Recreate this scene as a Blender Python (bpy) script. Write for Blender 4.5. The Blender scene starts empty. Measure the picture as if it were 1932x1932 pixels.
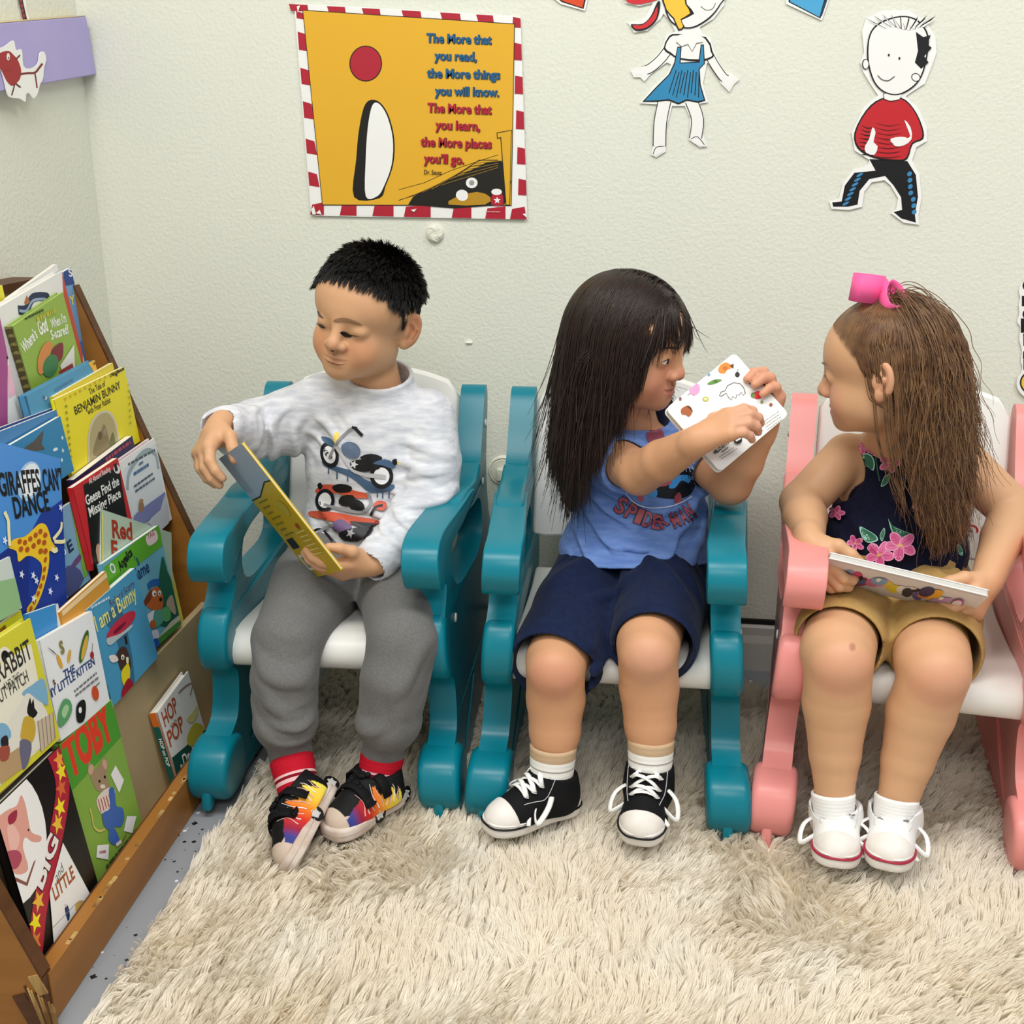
import bpy, bmesh, math, random, time
import numpy as np
from math import sin, cos, tan, pi, radians, sqrt, atan2
from mathutils import Vector, Matrix, Quaternion
from mathutils.geometry import tessellate_polygon
from mathutils.bvhtree import BVHTree

SC = bpy.context.scene
COL = SC.collection
# ------------------------------------------------------------------ camera
CAM_F, CAM_PITCH, CAM_YAW, CAM_H, CAM_D = 2093.0, radians(17.5), radians(8.0), 0.93, 2.0
cd = bpy.data.cameras.new('camera'); cam = bpy.data.objects.new('camera', cd); COL.objects.link(cam)
cd.sensor_width = 36.0; cd.sensor_fit = 'HORIZONTAL'; cd.lens = 36.0*CAM_F/1932.0; cd.clip_start = 0.02
cam.location = (0, -CAM_D, CAM_H)
cam.rotation_euler = (pi/2-CAM_PITCH, 0, CAM_YAW)
SC.camera = cam
# ------------------------------------------------------------------ light
W = bpy.data.worlds.new('room_light'); SC.world = W; W.use_nodes = True
bg = W.node_tree.nodes['Background']; bg.inputs[0].default_value = (0.93, 0.97, 1.0, 1); bg.inputs[1].default_value = 0.42
def area(name, loc, size, energy, color, target):
    d = bpy.data.lights.new(name, 'AREA'); d.shape = 'RECTANGLE'; d.size, d.size_y = size; d.energy = energy; d.color = color
    o = bpy.data.objects.new(name, d); COL.objects.link(o); o.location = loc
    o.rotation_euler = (Vector(target)-Vector(loc)).to_track_quat('-Z', 'Y').to_euler()
    return o
area('ceiling_lamp', (-0.45, -1.55, 2.55), (1.2, 0.6), 30, (1, 0.985, 0.95), (-0.45, -1.55, 0))
area('ceiling_lamp', (1.1, -1.3, 2.55), (1.2, 0.6), 24, (1, 0.985, 0.95), (1.1, -1.3, 0))
area('ceiling_lamp', (0.2, -3.4, 2.55), (1.2, 0.6), 27, (1, 0.985, 0.95), (0.1, -2.6, 0))
SC.view_settings.view_transform = 'Standard'; SC.view_settings.look = 'None'
SC.view_settings.gamma = 1.0; SC.view_settings.use_curve_mapping = False
SC.view_settings.exposure = 0.09
try:
    SC.cycles.use_denoising = True; SC.cycles.max_bounces = 6; SC.cycles.diffuse_bounces = 4
    SC.cycles_curves.shape = 'RIBBONS'
except Exception: pass
# ------------------------------------------------------------------ photo geometry helpers
_F = np.array([-sin(CAM_YAW)*cos(CAM_PITCH), cos(CAM_YAW)*cos(CAM_PITCH), -sin(CAM_PITCH)])
_R = np.array([cos(CAM_YAW), sin(CAM_YAW), 0.0]); _U = np.cross(_R, _F)
CAMP = np.array([0, -CAM_D, CAM_H])
def ray(px, py): return (px-966)/CAM_F*_R-(py-966)/CAM_F*_U+_F
def at(px, py, y): d = ray(px, py); return CAMP+d*((y+CAM_D)/d[1])         # point on the plane at depth y
def atx(px, py, x): d = ray(px, py); return CAMP+d*(x/d[0])
def atz(px, py, z): d = ray(px, py); return CAMP+d*((z-CAM_H)/d[2])
def atplane(px, py, p0, n): d = ray(px, py); return CAMP+d*(np.dot(np.asarray(p0)-CAMP, n)/np.dot(d, n))
# ------------------------------------------------------------------ colour and material
def lin(h):
    if isinstance(h, str):
        h = h.lstrip('#'); h = [int(h[i:i+2], 16)/255 for i in (0, 2, 4)]
    return tuple(v/12.92 if v <= .04045 else ((v+.055)/1.055)**2.4 for v in h)
MATS = {}
def mat(name, color, rough=.55, spec=.4, bump=None, vary=None, attr=None, sss=0, sheen=0, coat=0):
    """bump=(scale,strength,distance[,detail]); vary=(scale, amount, colour2); attr=name of a colour attribute"""
    if name in MATS: return MATS[name]
    m = bpy.data.materials.new(name); m.use_nodes = True; nt = m.node_tree; b = nt.nodes['Principled BSDF']
    c = (*lin(color), 1)
    b.inputs['Base Color'].default_value = c; b.inputs['Roughness'].default_value = rough
    b.inputs['Specular IOR Level'].default_value = spec
    if sheen: b.inputs['Sheen Weight'].default_value = sheen
    if coat: b.inputs['Coat Weight'].default_value = coat; b.inputs['Coat Roughness'].default_value = .12
    if sss:
        b.inputs['Subsurface Weight'].default_value = sss; b.inputs['Subsurface Radius'].default_value = (1, .35, .2); b.inputs['Subsurface Scale'].default_value = .006
    tc = None
    if bump or vary: tc = nt.nodes.new('ShaderNodeTexCoord')
    src = None
    if attr:
        a = nt.nodes.new('ShaderNodeAttribute'); a.attribute_name = attr; src = a.outputs['Color']
    if vary:
        n = nt.nodes.new('ShaderNodeTexNoise'); n.inputs['Scale'].default_value = vary[0]; n.inputs['Detail'].default_value = 4
        if len(vary) > 3:
            mp = nt.nodes.new('ShaderNodeMapping'); mp.inputs['Scale'].default_value = vary[3]
            nt.links.new(tc.outputs['Object'], mp.inputs[0]); nt.links.new(mp.outputs[0], n.inputs['Vector'])
        else: nt.links.new(tc.outputs['Object'], n.inputs['Vector'])
        r = nt.nodes.new('ShaderNodeMapRange'); r.inputs[1].default_value = .35; r.inputs[2].default_value = .65; r.inputs[4].default_value = vary[1]
        nt.links.new(n.outputs[0], r.inputs[0])
        mx = nt.nodes.new('ShaderNodeMix'); mx.data_type = 'RGBA'
        nt.links.new(r.outputs[0], mx.inputs['Factor']); mx.inputs[6].default_value = c; mx.inputs[7].default_value = (*lin(vary[2]), 1)
        if src: nt.links.new(src, mx.inputs[6])
        src = mx.outputs[2]
    if src: nt.links.new(src, b.inputs['Base Color'])
    if bump:
        n = nt.nodes.new('ShaderNodeTexNoise'); n.inputs['Scale'].default_value = bump[0]; n.inputs['Detail'].default_value = bump[3] if len(bump) > 3 else 2
        nt.links.new(tc.outputs['Object'], n.inputs['Vector'])
        bp = nt.nodes.new('ShaderNodeBump'); bp.inputs['Strength'].default_value = bump[1]; bp.inputs['Distance'].default_value = bump[2]
        nt.links.new(n.outputs[0], bp.inputs['Height']); nt.links.new(bp.outputs[0], b.inputs['Normal'])
    MATS[name] = m; return m
def ink(h, rough=.45): return mat('print_'+h, h, rough, .35)
# ------------------------------------------------------------------ objects
def tag(o, label=None, cat=None, group=None, kind=None):
    if label: o['label'] = label
    if cat: o['category'] = cat
    if group: o['group'] = group
    if kind: o['kind'] = kind
    return o
def empty(name, loc=(0, 0, 0), rz=0):
    o = bpy.data.objects.new(name, None); COL.objects.link(o); o.location = loc; o.rotation_euler = (0, 0, rz)
    o.empty_display_size = .05; return o
def adopt(o, parent, world=False):
    o.parent = parent
    if world: o.matrix_parent_inverse = (Matrix.Translation(parent.location) @ parent.rotation_euler.to_matrix().to_4x4()).inverted()
    return o
def rot3(ax, a):
    return np.array(Matrix.Rotation(a, 3, ax))
def nrm(v): v = np.asarray(v, float); return v/max(1e-9, np.linalg.norm(v))
class MB:
    def __init__(s): s.v = []; s.f = []; s.mi = []; s.ms = []
    def m(s, mt):
        if mt not in s.ms: s.ms.append(mt)
        return s.ms.index(mt)
    def add(s, vs, fs, mt):
        o = len(s.v); i = s.m(mt); s.v.extend([tuple(map(float, p)) for p in vs])
        for f in fs: s.f.append([o+k for k in f]); s.mi.append(i)
    def box(s, c, d, mt, R=None):
        c = np.array(c, float); h = np.array(d, float)/2
        vs = np.array([[x, y, z] for x in (-1, 1) for y in (-1, 1) for z in (-1, 1)])*h
        if R is not None: vs = vs@np.array(R).T
        s.add(vs+c, [(0, 1, 3, 2), (4, 6, 7, 5), (0, 4, 5, 1), (2, 3, 7, 6), (0, 2, 6, 4), (1, 5, 7, 3)], mt)
    def rbox(s, c, d, r, mt, R=None, seg=3):
        """box with rounded edges"""
        bm = bmesh.new(); bmesh.ops.create_cube(bm, size=1); bmesh.ops.scale(bm, vec=d, verts=bm.verts)
        bmesh.ops.bevel(bm, geom=bm.edges[:], offset=r, segments=seg, profile=.5, affect='EDGES')
        s.bm(bm, mt, c, R)
    def bm(s, bm, mt, c=(0, 0, 0), R=None):
        vs = np.array([v.co[:] for v in bm.verts])
        if R is not None: vs = vs@np.array(R).T
        vs = vs+np.array(c, float); bm.verts.index_update()
        s.add(vs, [[v.index for v in f.verts] for f in bm.faces], mt); bm.free()
    def prism(s, prof, frame, t0, t1, mt, bevel=0, seg=3, holes=()):
        """2D outline extruded along the frame's third axis"""
        bm = bmesh.new(); p0, a, b, c = frame
        if holes:
            tris = tessellate_polygon([[Vector((x, y, 0)) for x, y in L] for L in [prof, *holes]])
            pts = [q for L in [prof, *holes] for q in L]
            vv = [bm.verts.new((x, y, t0)) for x, y in pts]
            for t in tris:
                try: bm.faces.new([vv[i] for i in t])
                except Exception: pass
        else:
            vv = [bm.verts.new((x, y, t0)) for x, y in prof]; bm.faces.new(vv)
        r = bmesh.ops.extrude_face_region(bm, geom=bm.faces[:])
        ev = [g for g in r['geom'] if isinstance(g, bmesh.types.BMVert)]
        for v in ev: v.co.z = t1
        bmesh.ops.recalc_face_normals(bm, faces=bm.faces[:])
        if bevel:
            ed = [e for e in bm.edges if len(e.link_faces) == 2 and e.calc_face_angle(0) > .9 and abs(e.verts[0].co.z-e.verts[1].co.z) < 1e-6]
            bmesh.ops.bevel(bm, geom=ed, offset=bevel, segments=seg, profile=.5, affect='EDGES', clamp_overlap=True)
        M = np.array([a, b, c], float)
        vs = np.array([v.co[:] for v in bm.verts])@M+np.array(p0, float); bm.verts.index_update()
        s.add(vs, [[v.index for v in f.verts] for f in bm.faces], mt); bm.free()
    def tube(s, path, rad, mt, n=8, cap=True, flat=None):
        path = [np.array(p, float) for p in path]; k = len(path)
        rad = [rad]*k if np.isscalar(rad) else rad
        T = [nrm(path[min(i+1, k-1)]-path[max(i-1, 0)]) for i in range(k)]
        a = np.cross(T[0], (0, 0, 1)); a = np.cross(T[0], (0, 1, 0)) if np.linalg.norm(a) < .1 else a
        if flat is not None: a = np.cross(T[0], flat)
        a = nrm(a); vs = []
        for i in range(k):
            a = nrm(a-T[i]*np.dot(a, T[i])); b = np.cross(T[i], a)
            fl = 1 if flat is None else .35
            for j in range(n):
                th = 2*pi*j/n; vs.append(path[i]+rad[i]*(cos(th)*a+fl*sin(th)*b))
        fs = [(i*n+j, i*n+(j+1) % n, (i+1)*n+(j+1) % n, (i+1)*n+j) for i in range(k-1) for j in range(n)]
        if cap: fs += [list(range(n))[::-1], [(k-1)*n+j for j in range(n)]]
        s.add(vs, fs, mt)
    def lathe(s, prof, frame, mt, n=24, sy=1):
        p0, a, b, c = [np.array(q, float) for q in frame]; vs = []; k = len(prof)
        for r, h in prof:
            for j in range(n):
                th = 2*pi*j/n; vs.append(p0+r*cos(th)*a+r*sy*sin(th)*b+h*c)
        fs = [(i*n+j, i*n+(j+1) % n, (i+1)*n+(j+1) % n, (i+1)*n+j) for i in range(k-1) for j in range(n)]
        fs += [list(range(n))[::-1], [(k-1)*n+j for j in range(n)]]
        s.add(vs, fs, mt)
    def ball(s, c, r, mt, R=None, n=12):
        bm = bmesh.new(); bmesh.ops.create_uvsphere(bm, u_segments=n*2, v_segments=n, radius=1)
        bmesh.ops.scale(bm, vec=(r, r, r) if np.isscalar(r) else r, verts=bm.verts); s.bm(bm, mt, c, R)
    def art(s, art, fn, d0=.0003, dl=.00005):
        """flat printed shapes laid on a surface: fn(x,y,lift)->point"""
        for k, (vs, fs, mt) in enumerate(art.items):
            s.add([fn(x, y, d0+dl*art.lay[k]) for x, y in vs], fs, mt)
    def build(s, name, parent=None, smooth=False, bevel=0, seg=2, world=False, angle=None, attr=None):
        me = bpy.data.meshes.new(name); me.from_pydata(s.v, [], s.f); 
        for m in s.ms: me.materials.append(m)
        me.polygons.foreach_set('material_index', s.mi)
        if smooth: me.polygons.foreach_set('use_smooth', [True]*len(s.f))
        if attr:
            for k, arr in attr.items():
                a = me.color_attributes.new(k, 'FLOAT_COLOR', 'POINT'); a.data.foreach_set('color', np.asarray(arr, np.float32).ravel())
        me.validate(); me.update()
        if smooth and angle: me.set_sharp_from_angle(angle=radians(angle))
        o = bpy.data.objects.new(name, me); COL.objects.link(o)
        if bevel:
            md = o.modifiers.new('round', 'BEVEL'); md.width = bevel; md.segments = seg; md.limit_method = 'ANGLE'; md.angle_limit = radians(40)
        if parent: adopt(o, parent, world)
        return o
# ------------------------------------------------------------------ flat printed art
def clip_poly(poly, rect):
    x0, y0, x1, y1 = rect
    for ax, lim, sg in ((0, x0, 1), (0, x1, -1), (1, y0, 1), (1, y1, -1)):
        out = []
        for i in range(len(poly)):
            a, b = poly[i-1], poly[i]; da, db = (a[ax]-lim)*sg, (b[ax]-lim)*sg
            if (da >= 0) != (db >= 0):
                t = da/(da-db); out.append((a[0]+(b[0]-a[0])*t, a[1]+(b[1]-a[1])*t))
            if db >= 0: out.append(b)
        poly = out
        if len(poly) < 3: return []
    return poly
def spl(pts, n=6, closed=True):
    """Catmull-Rom through the points"""
    P = [np.array(p, float) for p in pts]; k = len(P); out = []
    for i in range(k if closed else k-1):
        p0, p1, p2, p3 = (P[(i-1) % k], P[i], P[(i+1) % k], P[(i+2) % k]) if closed else (P[max(i-1, 0)], P[i], P[i+1], P[min(i+2, k-1)])
        for j in range(n):
            t = j/n; out.append(.5*((2*p1)+(-p0+p2)*t+(2*p0-5*p1+4*p2-p3)*t*t+(-p0+3*p1-3*p2+p3)*t**3))
    if not closed: out.append(P[-1])
    return [tuple(p) for p in out]
_font = {}
def glyphs(txt, bold=0.0, shear=0.0):
    key = (txt, bold, shear)
    if key in _font: return _font[key]
    c = bpy.data.curves.new('lettering', 'FONT'); c.body = txt; c.offset = bold; c.shear = shear; c.resolution_u = 3
    o = bpy.data.objects.new('lettering', c); COL.objects.link(o)
    dg = bpy.context.evaluated_depsgraph_get(); me = o.evaluated_get(dg).to_mesh()
    vs = np.array([v.co[:2] for v in me.vertices]); fs = [tuple(p.vertices) for p in me.polygons]
    o.evaluated_get(dg).to_mesh_clear(); bpy.data.objects.remove(o); bpy.data.curves.remove(c)
    _font[key] = (vs, fs); return vs, fs
class Art:
    def __init__(s, rect=None, conv=None): s.items = []; s.lay = []; s.rect = rect; s.conv = conv or (lambda p: p); s.k = 0
    def _put(s, vs, fs, h):
        m = h if isinstance(h, bpy.types.Material) else ink(h)
        s.k += 1
        if s.rect:
            nv, nf = [], []
            for f in fs:
                q = clip_poly([tuple(vs[i]) for i in f], s.rect)
                if q: nf.append(list(range(len(nv), len(nv)+len(q)))); nv += q
            vs, fs = nv, nf
        if len(fs): s.items.append(([tuple(v) for v in vs], fs, m)); s.lay.append(s.k)
    def poly(s, pts, h, curve=0, raw=False):
        if not raw: pts = [s.conv(p) for p in pts]
        if curve: pts = spl(pts, curve)
        t = tessellate_polygon([[Vector((x, y, 0)) for x, y in pts]]); s._put(pts, t, h)
    def ell(s, c, rx, ry, h, rot=0, n=28, raw=False):
        s.poly([(c[0]+rx*cos(t)*cos(rot)-ry*sin(t)*sin(rot), c[1]+rx*cos(t)*sin(rot)+ry*sin(t)*cos(rot)) for t in np.linspace(0, 2*pi, n, endpoint=False)], h, raw=raw)
    def line(s, pts, w, h, curve=0, taper=False, raw=False):
        if not raw: pts = [s.conv(p) for p in pts]
        if curve: pts = spl(pts, curve, False)
        P = [np.array(p, float) for p in pts]; k = len(P); L = []; R_ = []
        for i in range(k):
            d = nrm(P[min(i+1, k-1)]-P[max(i-1, 0)]); n = np.array([-d[1], d[0]])
            ww = w/2*(1 if not taper else max(.12, sin(pi*(i+.3)/(k-.4))))
            L.append(P[i]+n*ww); R_.append(P[i]-n*ww)
        vs = L+R_; s._put([tuple(v) for v in vs], [(i, i+1, k+i+1, k+i) for i in range(k-1)], h)
    def text(s, txt, a, b, hgt, h, bold=.0, shear=0, edge=None, raw=False, arc=0, ref=.70, fl=1):
        """one line of lettering set from point a to point b, capitals hgt tall; fl=-1 when y runs downward"""
        if not raw: a, b = s.conv(a), s.conv(b)
        a, b = np.array(a, float), np.array(b, float); L = np.linalg.norm(b-a); d = (b-a)/L; n = np.array([-d[1], d[0]])*fl
        for bo, hh in ([(bold+edge[1], edge[0])] if edge else [])+[(bold, h)]:
            vs, fs = glyphs(txt, bo, shear)
            if not len(vs): return
            v0, _ = glyphs(txt, bold, shear); x0, x1 = v0[:, 0].min(), v0[:, 0].max()
            X = (vs[:, 0]-x0)/(x1-x0)*L; Y = vs[:, 1]/ref*hgt
            Y = Y+arc*4*(X/L)*(1-X/L)
            s._put(a+X[:, None]*d+Y[:, None]*n, fs, hh)
    def dash(s, a, b, hgt, h, *_, raw=False, **k):
        """a line of print too small to read: short uneven strokes"""
        if not raw: a, b = s.conv(a), s.conv(b)
        a, b = np.array(a, float), np.array(b, float); L = np.linalg.norm(b-a); r = random.Random(int(L*1e5)); t = 0
        n = np.array([-(b-a)[1], (b-a)[0]])/L
        while t < .97:
            e = min(1, t+r.uniform(.05, .16)); o = n*hgt*.4; s.line([tuple(a+(b-a)*t+o), tuple(a+(b-a)*e+o)], hgt*.55, h, raw=True); t = e+.03
    def star(s, c, r, h, rot=0, n=5, q=.42, raw=False):
        s.poly([(c[0]+(r if i % 2 == 0 else r*q)*sin(rot+pi*i/n), c[1]+(r if i % 2 == 0 else r*q)*cos(rot+pi*i/n)) for i in range(2*n)], h, raw=raw)
# ================================================================== the setting
XL = -1.055
M_wall = mat('painted_wall', 'e3e4d7', .75, .25, bump=(150, .35, .004, 3), vary=(2.2, .5, 'dedfd1'))
M_floor = None
def floor_mat():
    m = bpy.data.materials.new('speckled_floor'); m.use_nodes = True; nt = m.node_tree; b = nt.nodes['Principled BSDF']
    b.inputs['Roughness'].default_value = .5
    tc = nt.nodes.new('ShaderNodeTexCoord'); col = None
    base = nt.nodes.new('ShaderNodeRGB'); base.outputs[0].default_value = (*lin('8e9196'), 1); col = base.outputs[0]
    for sc, th, c in ((62, .16, '15161a'), (50, .10, 'e6e6e6'), (90, .13, '2a2c30')):
        v = nt.nodes.new('ShaderNodeTexVoronoi'); v.inputs['Scale'].default_value = sc; v.inputs['Randomness'].default_value = 1; v.distance = 'MANHATTAN'
        w = nt.nodes.new('ShaderNodeTexWhiteNoise'); nt.links.new(tc.outputs['Object'], v.inputs['Vector'])
        nt.links.new(v.outputs['Position'], w.inputs['Vector'])
        a = nt.nodes.new('ShaderNodeMath'); a.operation = 'LESS_THAN'; a.inputs[1].default_value = th*2.2; nt.links.new(v.outputs['Distance'], a.inputs[0])
        g = nt.nodes.new('ShaderNodeMath'); g.operation = 'LESS_THAN'; g.inputs[1].default_value = .17; nt.links.new(w.outputs['Value'], g.inputs[0])
        p = nt.nodes.new('ShaderNodeMath'); p.operation = 'MULTIPLY'; nt.links.new(a.outputs[0], p.inputs[0]); nt.links.new(g.outputs[0], p.inputs[1])
        mx = nt.nodes.new('ShaderNodeMix'); mx.data_type = 'RGBA'; nt.links.new(p.outputs[0], mx.inputs['Factor']); nt.links.new(col, mx.inputs[6]); mx.inputs[7].default_value = (*lin(c), 1); col = mx.outputs[2]
    nt.links.new(col, b.inputs['Base Color']); return m
b = MB(); b.box((.6, -1.7, -.05), (3.5, 3.6, .1), floor_mat()); tag(b.build('floor'), kind='structure')
b = MB(); b.box((.6, .05, 1.25), (3.5, .1, 2.5), M_wall); tag(b.build('wall_back'), kind='structure')
b = MB(); b.box((XL-.05, -1.7, 1.25), (.1, 3.6, 2.5), M_wall); tag(b.build('wall_left'), kind='structure')
M_base = mat('baseboard_paint', 'cfcdc4', .5, .4)
b = MB(); b.prism([(0, 0), (-.016, 0), (-.013, .055), (-.009, .07), (-.009, .085), (-.004, .092), (0, .092)], ((XL+.0, 0, 0), (0, 1, 0), (0, 0, 1), (1, 0, 0)), 0, 3.35, M_base)
tag(b.build('baseboard_back'), kind='structure')
b = MB(); b.box((.62, -.003, .0965), (3.3, .006, .009), mat('dark_joint', '1b1b1b', .6)); tag(b.build('trim_1'), kind='structure')
b = MB(); b.box((XL+.006, -1.7, .045), (.012, 3.3, .09), M_base); tag(b.build('baseboard_left'), kind='structure')
# round wall bump, old covered box, chip
M_patch = mat('wall_paint_lump', 'e4e3d3', .7, .3, bump=(90, .5, .004))
p = at(821, 440, 0); b = MB(); b.lathe([(.017, 0), (.0165, .003), (.014, .007), (.0085, .0095), (.004, .0085), (.001, .008)], ((p[0], 0, p[2]), (1, 0, 0), (0, 0, 1), (0, -1, 0)), M_patch, 22)
for k in range(5):
    a = k*1.26; b.tube([(p[0]+.004*cos(a), -.008, p[2]+.004*sin(a)), (p[0]+.011*cos(a+.7), -.009, p[2]+.011*sin(a+.7)), (p[0]+.015*cos(a+1.3), -.006, p[2]+.015*sin(a+1.3))], .0012, M_patch, 6)
tag(b.build('wall_plug', smooth=True, angle=50), 'round off-white painted-over plug on the wall below the poster', 'wall plug')
p = at(950, 890, 0); q = empty('outlet_cover', (p[0], 0, p[2])); tag(q, 'small painted-over square cover low on the wall between the two teal chairs', 'outlet cover')
b = MB(); b.lathe([(.03, 0), (.029, .002), (.024, .004), (.018, .0055), (.002, .006)], ((0, 0, .002), (1, 0, 0), (0, 0, 1), (0, -1, 0)), M_patch, 26)
for r in (.026, .021): b.tube([(r*cos(t), -.0045, .002+r*sin(t)) for t in np.linspace(0, 2*pi, 25)], .0011, M_patch, 6)
b.build('patch', q, smooth=True, angle=50)
b = MB(); b.rbox((0, -.008, -.004), (.024, .012, .024), .003, M_patch); b.build('cap', q, smooth=True)
p = at(885, 646, 0); b = MB(); b.rbox((p[0], -.002, p[2]), (.012, .004, .0035), .001, mat('chalk_white', 'f5f4ee', .7)); tag(b.build('wall_anchor'), 'tiny white plastic bit stuck on the wall above the boy’s chair', 'wall anchor')
# ================================================================== shaggy rug
RX0, RX1, RY0, RY1 = -.612, 1.25, -1.6, -.128
M_fur = mat('cream_fur', 'fffaf0', .7, .25, vary=(7, .7, 'fcf2e0'))
def fur_mat():
    m = M_fur; nt = m.node_tree; b = nt.nodes['Principled BSDF']; out = nt.nodes['Material Output']; tr = nt.nodes.new('ShaderNodeBsdfTranslucent'); mx = nt.nodes.new('ShaderNodeMixShader')
    src = b.inputs['Base Color'].links[0].from_socket; nt.links.new(src, tr.inputs['Color']); mx.inputs[0].default_value = .38
    nt.links.new(b.outputs[0], mx.inputs[1]); nt.links.new(tr.outputs[0], mx.inputs[2]); nt.links.new(mx.outputs[0], out.inputs['Surface'])
fur_mat()
M_back = mat('rug_backing', 'f4ead6', .9, .1)
def hair_curves(name, pts, rad, mt, parent=None, world=True):
    """pts (N,K,3) strands as one curves object, rad (N,K) or (K,)"""
    N, K, _ = pts.shape; cv = bpy.data.hair_curves.new(name); cv.add_curves([K]*N)
    cv.points.foreach_set('position', pts.astype(np.float32).ravel())
    r = np.broadcast_to(np.asarray(rad, np.float32), (N, K)).ravel()
    at_ = cv.attributes.get('radius') or cv.attributes.new('radius', 'FLOAT', 'POINT'); at_.data.foreach_set('value', np.ascontiguousarray(r))
    cv.materials.append(mt); o = bpy.data.objects.new(name, cv); COL.objects.link(o)
    if parent: adopt(o, parent, world)
    return o
def vnoise(x, y, seed=0):
    """smooth 2D value noise, numpy"""
    xi, yi = np.floor(x).astype(int), np.floor(y).astype(int); fx, fy = x-xi, y-yi; fx = fx*fx*(3-2*fx); fy = fy*fy*(3-2*fy)
    def h(a, b):
        n = (a*374761393+b*668265263+seed*974711) & 0x7fffffff; n = (n ^ (n >> 13))*1274126177 & 0x7fffffff
        return ((n ^ (n >> 16)) & 0xffff)/65535
    return (h(xi, yi)*(1-fx)+h(xi+1, yi)*fx)*(1-fy)+(h(xi, yi+1)*(1-fx)+h(xi+1, yi+1)*fx)*fy
rug = empty('shag_rug', (.3, -.86, 0)); tag(rug, 'cream long-pile shaggy rug lying on the grey floor under the chairs', 'rug')
b = MB(); b.rbox(((RX0+RX1)/2, (RY0+RY1)/2, .0062), (RX1-RX0-.02, RY1-RY0-.02, .0115), .004, M_back); b.build('backing', rug, world=True)
def make_pile():
    rng = np.random.default_rng(5); N = 330000
    x = rng.uniform(RX0, RX1, N); y = RY1+(RY0-RY1)*rng.uniform(0, 1, N)
    keep = (x < .95-.25*(y+.1)) & (y > -1.32); x, y = x[keep], y[keep]; N = len(x)
    # tuft centres: snap a share of each root toward a jittered cell centre
    s = .013; cx = np.floor(x/s); cy = np.floor(y/s)
    jx = (vnoise(cx*7.13, cy*3.7, 3)-.5)*s; jy = (vnoise(cx*5.1, cy*9.3, 4)-.5)*s
    tx, ty = (cx+.5)*s+jx, (cy+.5)*s+jy
    ang = vnoise(x*5.5, y*5.5, 1)*pi*1.25+(vnoise(x*19, y*19, 12)-.5)*2.0+(vnoise(cx*3.3, cy*3.1, 8)-.5)*2.2-2.3
    lean = .42+.30*vnoise(x*8+40, y*8, 2)+.38*vnoise(cx*2.7, cy*4.3, 9)
    ln = .021+.008*rng.random(N)+.005*vnoise(x*14, y*14, 6)
    P = np.zeros((N, 6, 3)); th = np.zeros(N)
    dx, dy = np.cos(ang), np.sin(ang); p = np.stack([x, y, np.full(N, .0115)], 1); P[:, 0] = p
    wob = rng.uniform(-.35, .35, (N, 2))
    for k in range(1, 6):
        th = lean*(k/5)**.8*1.25; seg = ln/5
        p = p+np.stack([np.sin(th)*dx*seg, np.sin(th)*dy*seg, np.cos(th)*seg], 1)+np.stack([wob[:, 0]*seg, wob[:, 1]*seg, 0*seg], 1)*(.6 if k % 2 else -.35)
        P[:, k] = p
    tip = np.stack([tx+np.sin(lean)*dx*.017, ty+np.sin(lean)*dy*.017], 1); w = (np.linspace(0, 1, 6)**1.6*.42)[None, :, None]
    P[:, :, :2] = P[:, :, :2]*(1-w)+(tip[:, None, :]*w)
    P[:, :, 0] = np.where(P[:, :, 0] < RX0-.006, RX0-.006+.25*(P[:, :, 0]-RX0+.006), P[:, :, 0])
    return P
o = hair_curves('pile', make_pile(), np.array([.0009, .00092, .00085, .0007, .0005, .00022]), M_fur, rug); o['kind'] = 'stuff'
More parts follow.
